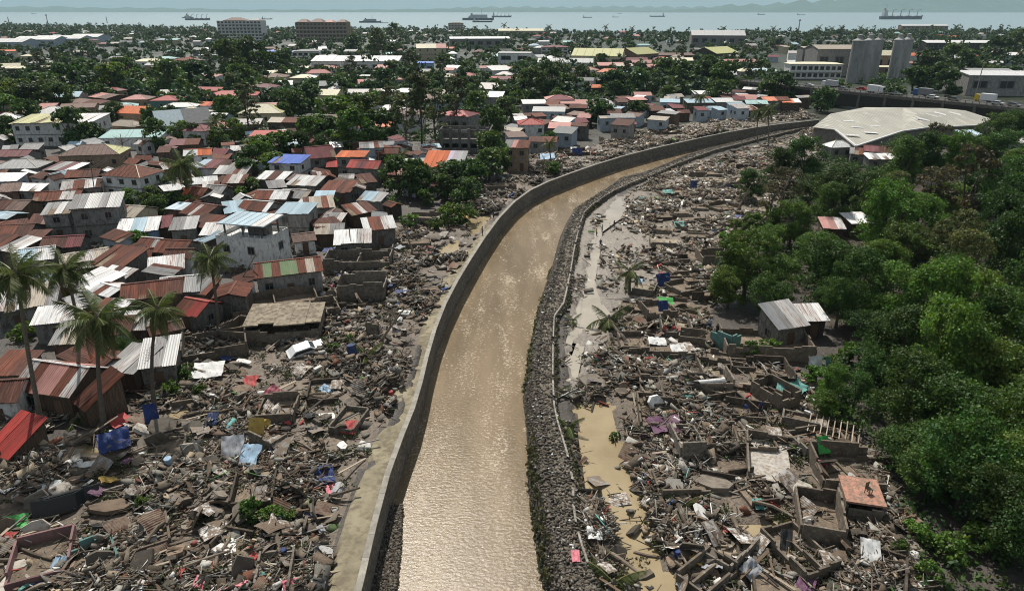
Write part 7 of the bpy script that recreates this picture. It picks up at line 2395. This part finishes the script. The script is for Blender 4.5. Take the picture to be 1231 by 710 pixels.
# traced slabs and panels
for x, y, wpx, asp, th, c, tilt, yaw, lab in (
        (85, 558, 26, .7, .15, 'white', 8, 25, "white panel with a square hole left of the small puddle"), (104, 558, 20, .7, .15, 'white', 6, 25, "white panel right behind the small left puddle"), (126, 556, 18, .8, .15, 'pale', 6, 20, "pale square panel below the blue tarpaulin"),
        (132, 611, 54, .5, .35, 'brown', 3, 18, "large flat mud topped slab in the lower left mud"), (233, 516, 28, .7, .2, 'grey', 35, 10, "grey green slab tilted up in the left rubble"), (232, 548, 28, .8, .2, 'grey', 55, 35, "tall grey slab tilted towards the path, rear one"), (252, 558, 24, .6, .2, 'grey', 45, 30, "second grey slab tilted beside the tall one"),
        (195, 515, 40, .6, .2, 'grey', 30, 30, "broad grey slab leaning behind the tilted ones"), (45, 640, 34, .6, .15, 'pale', 60, 20, "pale maroon panel leaning in the ruin at lower left"), (855, 580, 56, .6, .7, 'grey', 0, -4, "thick flat grey slab block right of the ochre pool"), (812, 590, 50, .7, .2, 'grey', 3, -10, "wide low grey slab at the pool's right shore"), (965, 590, 30, 1.0, .3, 'pale', 14, -28, "pale slab leaning below the box ruin"),
        (985, 515, 24, 1.2, .2, 'pale', 24, -30, "pale concrete slab sloping beside the rafter frame"), (712, 460, 34, .9, .25, 'grey', 12, 10, "wide grey slab at the upper end of the ochre pool"), (815, 545, 20, .7, .5, 'dark', 0, 8, "dark oblong block at the pool's right shore"), (1098, 668, 16, .8, .6, 'white', 8, 25, "white box lying at the edge of the shaded bank"), (1056, 690, 22, 1.3, .4, 'grey', 30, -30, "grey slab fragment tilted below the white printed sheet"),
        (388, 664, 24, .9, .2, 'white', 30, 20, "white arched panel near the path at the bottom left"), (395, 675, 22, .4, .4, 'dark', 0, 10, "dark bench shaped block under the white arched panel"), (293, 435, 22, .4, .1, 'white', 8, -14, "white slatted panel lying behind the red cloth"), (20, 680, 30, .6, .25, 'pale', 5, 20, "pale hollow block at the bottom left corner"), (60, 690, 30, .35, .3, 'grey', 8, 30, "long grey block with hollow core at bottom left"), (100, 690, 24, .5, .15, 'white', 20, 20, "white panel split in two at bottom left"), (795, 428, 18, .8, .1, 'pale', 2, 4, "square pale paving slab near the searchers")):
    p = G(x, y, .4); w_ = wpx / S(x, y, .4)
    o = put('slab_fragment', rd.choice(CHUNK[:3]), None, (p.x, p.y, gz(p.x, p.y) + .3 + w_ * .25 * math.sin(R(tilt))), (R(tilt), R(rd.uniform(-6, 6)), R(yaw)), (w_, w_ * asp, th), SLB[c])
    USED[lab] = 1
    tag(o, lab, 'slab', 'broken slabs in the wreckage')
# bare roof frame at the edge of the right bank trees
p = G(1003, 512, 1.2)
r = tag(empty('rafter_grid', (p.x, p.y, gz(p.x, p.y) + .6), R(-28)), "stripped timber rafter frame lying under the right bank trees", 'roof frame')
for k in range(9):
    mb = MB(); mb.box((-2.2 + k * .55, 0, .3), (.09, 3.6, .1)); mb.build('rafter', PLK['pale'], r)
for y in (-1.5, 0, 1.5):
    mb = MB(); mb.box((0, y, .21), (4.8, .1, .08)); mb.build('batten', PLK['brown'], r)
# poles
MPOLE = M('pole_wood', (.2, .165, .13), .9, .3, 1.5, rv=.2)
for k, (x0, y0, x1, y1, lab) in enumerate(((422, 308, 420, 274, "thin dark pole standing by the white fallen sheets"), (118, 262, 108, 190, "slim utility pole left of the big grey house"), (275, 358, 308, 305, "long pole leaning against the striped roof house"), (1030, 392, 1028, 372, "bare post beside the dark shed"), (170, 190, 171, 158, "utility pole by the teal roof"), (338, 190, 338, 150, "utility pole behind the blue roofed house"), (612, 130, 612, 108, "utility pole among the mid town trees"), (1006, 470, 1000, 440, "wooden post under the right bank trees"), (455, 215, 455, 180, "utility pole beside the orange awning house"))):
    b = G(x0, y0, gz(G(x0, y0).x, G(x0, y0).y))
    d = ray(x1, y1); tt = (b.y + (1.2 if k == 2 else .1)) / d.y
    top = Vector((0, 0, CAM_H)) + d * tt
    mb = MB(); t = top - b
    mb.tube([(0, 0, -.4), t], [.11, .08], 6)
    o = mb.build('pole', MPOLE, None, b)
    r = tag(empty('utility_pole' if 'utility' in lab else 'wooden_pole', b), lab, 'pole')
    o.parent = r; o.location = (0, 0, 0)
    if 'utility' in lab:
        mb = MB(); mb.box(t * .93, (1.6, .1, .12)); mb.build('crossarm', MPOLE, r)
# cables sagging between the poles of the settlement
CP_ = [(G(x, y, 0), h) for x, y, h in ((118, 262, 9.5), (170, 190, 9), (338, 190, 9), (455, 215, 8.5), (612, 130, 9))]
for k, ((a, ha), (b, hb)) in enumerate(zip(CP_[:-1], CP_[1:])):
    mb = MB()
    for off in (-.6, .6):
        pts = []
        for q in range(13):
            t = q / 12
            p = a.lerp(b, t); p.z = ha * (1 - t) + hb * t - 4 * t * (1 - t) * (b - a).length * .025 + off * .2
            pts.append(p + Vector((off, 0, 0)) - a)
        mb.tube(pts, .035, 4)
    tag(mb.build('power_cable', FAB['black'], None, a), ["sagging black cables over the big grey two storey house", "sagging black cables crossing behind the blue roofed house", "sagging black cables running to the orange awning house", "sagging black cables running on to the mid town trees"][k], 'cable')
# ------------------------------------------------------------------ the uncountable rubble
def rubble(name, n, seed, polys_px, label, ypow, smin, smax, boost=1.0, world=None):
    rs = np.random.RandomState(seed)
    X_, Y_ = [], []
    tot = 0
    while tot < n:
        m = 60000
        if world is None:
            x = rs.uniform(-60, 1160, m); y = 130 + 640 * rs.rand(m) ** ypow
            ok = np.zeros(m, bool)
            for pl in polys_px: ok |= inpoly(x, y, pl)
            x, y = x[ok], y[ok]
            u = (x - 615.5) / FPX; v_ = (355 - y) / FPX
            dz = -SP + v_ * CP; t = (0 - CAM_H) / dz
            wx, wy = u * t, (CP + v_ * SP) * t
        else:
            xs = [p[0] for p in world]; ys = [p[1] for p in world]
            wx = rs.uniform(min(xs), max(xs), m); wy = rs.uniform(min(ys), max(ys), m)
            ok = inpoly(wx, wy, world); wx, wy = wx[ok], wy[ok]
        dens = fbm(wx * .16, wy * .16, 61, 4) + .35 * (fbm(wx * .5, wy * .5, 65, 2) - .4)
        keep = rs.rand(len(wx)) < np.clip((dens - .36) * 3.8, .05, 1)
        for pl in POOLS:
            keep &= ~(inpoly(wx, wy, pl) & (rs.rand(len(wx)) < .97))
        for a, b, q in CLEARED: keep &= ((wx - a) ** 2 + (wy - b) ** 2 > q * q * .6) | (rs.rand(len(wx)) < .12)
        keep &= ~(inpoly(wx, wy, MUDFLAT) & (rs.rand(len(wx)) < .8))
        X_.append(wx[keep]); Y_.append(wy[keep]); tot += keep.sum()
    x = np.concatenate(X_)[:n]; y = np.concatenate(Y_)[:n]
    k = rs.rand(n)
    s = np.exp(rs.uniform(math.log(smin), math.log(smax), n))
    # the sizes grow a little with distance so the far rubble is still pieces, not dust
    size = np.stack([s * rs.uniform(.9, 2.3, n), s * rs.uniform(.35, .95, n), s * rs.uniform(.14, .45, n)], 1)
    stick = k < .26
    size[stick] = np.stack([rs.uniform(.7, 2.6, n), rs.uniform(.04, .1, n), rs.uniform(.04, .09, n)], 1)[stick] * boost
    slab = (k > .26) & (k < .56)
    size[slab] = np.stack([s * rs.uniform(1.2, 2.2, n), s * rs.uniform(.9, 1.5, n), rs.uniform(.03, .09, n)], 1)[slab]
    rot = np.stack([rs.normal(0, .45, n), rs.normal(0, .4, n), np.where(x < 0, rs.normal(.55, .8, n), rs.normal(-.5, .9, n))], 1)
    pile = np.clip(fbm(x * .16, y * .16, 61, 4) - .42, 0, .3) * 3.4
    z = ground_z(x, y) + np.clip(rs.normal(.08, .1, n), -.1, .5) + rs.rand(n) ** .8 * pile
    pal = np.array([(.135, .10, .075), (.085, .066, .05), (.20, .155, .115), (.045, .04, .034), (.19, .18, .16), (.30, .285, .255), (.46, .44, .41), (.68, .67, .65), (.36, .29, .21), (.05, .10, .30), (.42, .07, .06), (.13, .34, .32), (.10, .22, .06), (.17, .07, .045)])
    pr = np.array([.185, .13, .13, .105, .125, .095, .075, .062, .07, .004, .005, .004, .010, .030]); pr /= pr.sum()
    zone = fbm(x * .09, y * .09, 91, 2)[:, None]
    cc = pal[rs.choice(len(pal), n, p=pr)] * rs.uniform(.65, 1.3, (n, 1)) * (.7 + .65 * zone)
    coat = np.where(rs.rand(n, 1) < .47, rs.uniform(.35, .95, (n, 1)), 0)
    cc = cc * (1 - coat) + np.array([.128, .105, .082]) * rs.uniform(.55, 1.35, (n, 1)) * coat
    pk = np.clip((x - 8) / 12, 0, 1) * np.clip((y - 85) / 50, 0, 1)  # far right-bank pieces lightened: pale debris plus painted sun glare
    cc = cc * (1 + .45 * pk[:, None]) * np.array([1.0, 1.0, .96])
    pos = np.stack([x, y, z], 1)
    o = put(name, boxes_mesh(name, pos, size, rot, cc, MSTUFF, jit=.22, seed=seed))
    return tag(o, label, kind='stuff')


rubble('rubble', 23000, 11, None, 'dense mud coated rubble and timber left of the river', 1, .16, .85, world=RUB_L)
rubble('rubble', 22000, 12, None, 'dense mud coated rubble and timber right of the river', 1, .16, .85, world=RUB_R)
rubble('rubble', 16000, 13, [RPX, RPR], 'small rubble chips and sticks in the nearer wreckage', .75, .09, .32)
rubble('rubble', 7000, 14, [[(60, 330), (300, 330), (420, 290), (560, 215), (600, 180), (640, 165), (520, 170), (400, 200), (250, 260), (60, 300)], [(0, 430), (140, 430), (210, 380), (300, 350), (290, 400), (200, 450), (0, 560)]], 'litter and broken boards in the alleys between shacks', .9, .12, .5)
rubble('driftwood', 2600, 15, [[(676, 500), (700, 512), (722, 590), (738, 645), (755, 715), (722, 715), (704, 640), (692, 580)], [(690, 330), (704, 330), (700, 380), (690, 420), (684, 480), (675, 480), (676, 400)]], 'dark driftwood and branches caught on the embankment side', .9, .1, .4)
# torn branches and weeds in the rubble
rs = np.random.RandomState(17)
pts = [(x, y) for x, y, _, _ in scatter(260, 8, both, .85)]
C = np.array([(x + dx, y + dy, gz(x, y) + .35) for x, y in pts for dx, dy in rs.normal(0, .5, (3, 2))])
v, f, c = leaf_cloud(rs, C, rs.uniform(.3, .9, len(C)), 26, .24, (.055, .062, .026), flat=.45)
tag(put('weeds', np_mesh('weeds', v, f, MLEAF, c)), 'torn branches and weeds tangled in the wreckage', kind='stuff')
# grass and bushes along both flanks of the embankment
C, Rr = [], []
for k in range(2000):
    i = int(240 * rs.rand() ** 1.3)
    a, b = Lr[i], Ls[i]
    q = Lr[min(240, i + 1)] - a
    a2 = a.lerp(Lr[min(240, i + 1)], rs.rand())
    u = rs.uniform(-.02, .22) if rs.rand() < .62 else rs.uniform(.97, 1.12)
    if vnoise(np.array([i * .11]), np.array([u > .5 and 3. or 0.]), 4)[0] < .42: continue
    C.append((a2.x + (b.x - a.x) * u, a2.y + (b.y - a.y) * u, (-1.7 + u * 11) * (1 - fz(a.y)) + .1 * fz(a.y) if u < .5 else .5 - (u - 1) * 2.5 - .4 * fz(a.y))); Rr.append(rs.uniform(.15, .5))
v, f, c = leaf_cloud(rs, np.array(C), np.array(Rr), 20, .26, (.062, .062, .034), flat=.7, up=.2)
tag(put('weeds', np_mesh('weeds', v, f, MLEAF, c)), 'grass and weeds along the embankment edges', kind='stuff')
# undergrowth below the right bank trees
UG = [(G(x, y).x, G(x, y).y) for x, y in [(1075, 770), (1085, 640), (1060, 560), (1000, 500), (985, 470), (1010, 420), (1000, 395), (960, 360), (900, 300), (930, 260), (960, 215), (1000, 190), (1080, 178), (1290, 170), (1400, 300), (1400, 770)]]
xs = [p[0] for p in UG]; ys = [p[1] for p in UG]
x = rs.uniform(min(xs), max(xs), 26000); y = rs.uniform(min(ys), max(ys), 26000)
ok = inpoly(x, y, UG) & (fbm(x * .12, y * .12, 71, 3) > .36)
for hx_, hy_, hr_, _ in HOUSES:
    ok &= (x - hx_) ** 2 + (y - hy_) ** 2 > (hr_ + 1.2) ** 2
x, y = x[ok][:5200], y[ok][:5200]
hgt = rs.uniform(.2, 1.9, len(x)) * np.where(y < 48, .45, 1)
C = np.stack([x, y, ground_z(x, y) + hgt], 1)
v, f, c = leaf_cloud(rs, C, rs.uniform(.5, 1.2, len(C)), 26, .36, (.042, .075, .020), flat=.7)
tag(put('undergrowth', np_mesh('undergrowth', v, f, MLEAF, c)), 'leafy undergrowth beneath the right bank trees', kind='stuff')

# ------------------------------------------------------------------ people
SKINM = M('skin', (.26, .145, .09), .6, .1, 3, rv=.1)
HAIRM = M('hair', (.015, .012, .010), .6, .1, 3)


def person(px, py, shirt, trousers, pose, yaw, label):
    p = G(px, py, 0)
    z = gz(p.x, p.y) + .05
    bend = {'stand': 0, 'walk': .12, 'bend': 1.0}[pose]
    st = {'stand': .05, 'walk': .26, 'bend': .12}[pose]
    hipz = .88 if pose != 'bend' else .80
    f = lambda a, l: Vector((l * math.sin(a), 0, l * math.cos(a)))      # forward = +x
    pel = Vector((0, 0, hipz))
    waist = pel + f(bend * .5, .18); chest = waist + f(bend, .27); neck = chest + f(bend, .14); head = neck + f(bend * .6, .13); crown_ = head + f(bend * .6, .10)
    V_, E_, RD, TG = [], [], [], []

    def vtx(q, r): V_.append(tuple(q)); RD.append(r); return len(V_) - 1

    def chain(start, pts, t):
        a = start
        for q, r in pts:
            b = vtx(q, r); E_.append((a, b)); TG.append(t); a = b
        return a
    i0 = vtx(pel, .135)
    iw = chain(i0, [(waist, .125)], 's'); ic = chain(iw, [(chest, .15)], 's'); inn = chain(ic, [(neck, .06)], 's')
    chain(inn, [(head, .095), (crown_, .075)], 'k')
    for s in (-1, 1):
        knee = pel + Vector((st * s * .6 + .05, s * .1, -.42)); ank = Vector((st * s - .02 * s, s * .11, .07)); toe = ank + Vector((.17, 0, -.04))
        chain(i0, [(pel + Vector((0, s * .1, -.06)), .095), (knee, .065), (ank, .042)], 't')
        a_ = len(V_) - 1
        chain(a_, [(toe, .03)], 'k')
        sh = chest + Vector((0, s * .19, .06))
        el = sh + (f(math.pi - .1 - .3 * s * (pose == 'walk'), .28) + Vector((.03, s * .06, 0)))
        fo = .35 if pose != 'bend' else .1
        wr = el + f(math.pi - fo, .25)
        e_ = chain(ic, [(sh, .06), (el, .042)], 's')
        w_ = chain(e_, [(wr, .03)], 'k')
        dirn = (wr - el).normalized()
        pm = chain(w_, [(wr + dirn * .07, .028)], 'k')
        for j in range(4):
            k0 = wr + dirn * .09 + Vector((.024 * (j - 1.5), 0, 0))
            ll = (.065, .078, .072, .055)[j]
            chain(pm, [(k0, .010), (k0 + dirn * ll * .55 + Vector((0, -s * .008, 0)), .009), (k0 + dirn * ll + Vector((0, -s * .03, 0)), .008)], 'k')
        chain(w_, [(wr + dirn * .03 + Vector((.035, 0, 0)), .011), (wr + dirn * .075 + Vector((.055, -s * .01, 0)), .009)], 'k')
    me = bpy.data.meshes.new('body'); me.from_pydata(V_, E_, [])
    o = bpy.data.objects.new('body', me); COL.objects.link(o)
    sk = o.modifiers.new('skin', 'SKIN'); sk.use_smooth_shade = True
    for i, v__ in enumerate(me.skin_vertices[0].data): v__.radius = (RD[i],) * 2; v__.use_root = (i == 0)
    ss = o.modifiers.new('sub', 'SUBSURF'); ss.levels = ss.render_levels = 1
    dg = bpy.context.evaluated_depsgraph_get()
    m2 = bpy.data.meshes.new_from_object(o.evaluated_get(dg))
    bpy.data.objects.remove(o)
    m2.name = 'body'
    m2.materials.clear()
    for q in (SKINM, FAB[shirt], FAB[trousers]): m2.materials.append(q)
    seg = [(Vector(V_[a]), Vector(V_[b]), t) for (a, b), t in zip(E_, TG)]
    for pl in m2.polygons:
        c = pl.center; best = 9; bt = 'k'
        for a, b, t in seg:
            d = b - a; u = max(0, min(1, (c - a).dot(d) / max(1e-9, d.length_squared)))
            dd = (a + d * u - c).length
            if dd < best: best, bt = dd, t
        pl.material_index = {'k': 0, 's': 1, 't': 2}[bt]
        pl.use_smooth = True
    r = tag(empty('person', (p.x, p.y, z), R(yaw)), label, 'person', 'people searching the wreckage')
    put('body', m2, r)
    mb = MB(); mb.lathe(tuple(head + Vector((-.02, 0, .0))), [(.088, -.02), (.10, .04), (.085, .1), (.03, .14)], 10); mb.build('hair', HAIRM, r)
    face = head + Vector((.085, 0, 0))
    for s in (-1, 1):
        mb = MB(); mb.box(face + Vector((.002, s * .032, .015)), (.012, .022, .012)); mb.build('eye', HAIRM, r)
        mb = MB(); mb.box(head + Vector((0, s * .095, 0)), (.03, .02, .055)); mb.build('ear', SKINM, r)
    mb = MB(); mb.box(face + Vector((.012, 0, -.012)), (.03, .022, .04), taper=.5); mb.build('nose', SKINM, r)
    mb = MB(); mb.box(face + Vector((-.002, 0, -.052)), (.012, .045, .01)); mb.build('mouth', FAB['purple'], r)
    USED[label] = 1
    return r


for a in ((738, 273, 'black', 'dblue', 'walk', 40, "person in dark clothes walking on the far mudflat"), (724, 275, 'grey', 'black', 'stand', 200, "person in grey standing by the narrow mud channel"), (717, 280, 'yellow', 'dblue', 'stand', 10, "person in a tan shirt beside the embankment"), (722, 293, 'dblue', 'black', 'stand', 90, "person in dark blue standing in the shallow channel"),
          (798, 406, 'red', 'dblue', 'stand', 60, "person in a red shirt standing among broken walls"), (811, 405, 'red', 'white', 'bend', 120, "person in red bending over the white cloth"), (852, 398, 'lblue', 'dblue', 'walk', 250, "person in a light blue shirt walking on the bare path"), (845, 402, 'purple', 'black', 'stand', 250, "person in a dark purple shirt on the bare path"), (861, 406, 'black', 'black', 'stand', 30, "person in black by the teal wall corner"),
          (898, 500, 'blue', 'grey', 'bend', 150, "person in blue bending among the slabs"), (914, 500, 'blue', 'dblue', 'stand', 200, "person in blue standing among the slabs, nearer the trees"), (896, 487, 'red', 'dblue', 'bend', 20, "person in red stooping behind the two in blue"), (593, 264, 'dblue', 'black', 'walk', 40, "person in dark clothes walking by the flood wall"), (580, 283, 'grey', 'dblue', 'stand', 220, "person in grey standing on the wall path"), (338, 302, 'red', 'dblue', 'stand', 300, "person in red beside the terrace house"), (400, 352, 'pink', 'grey', 'bend', 120, "person in pink stooping at the concrete box ruin")):
    person(*a)
# ------------------------------------------------------------------ sea haze: one closed box of thin air round camera, land, sea and hills
HZ, _n, _b = _nodes('haze_air')
_n.nodes.remove(_b)
pv = _n.nodes.new('ShaderNodeVolumePrincipled')
pv.inputs['Color'].default_value = (.58, .82, .92, 1)
pv.inputs['Density'].default_value = 5.5e-5
_n.links.new(pv.outputs[0], _n.nodes['Material Output'].inputs['Volume'])
mb = MB(); mb.box((0, 29000, 245), (140000, 62500, 520))
hz = mb.build('haze', HZ)
tag(hz, 'thin blue sea haze over the strait and town', kind='stuff')
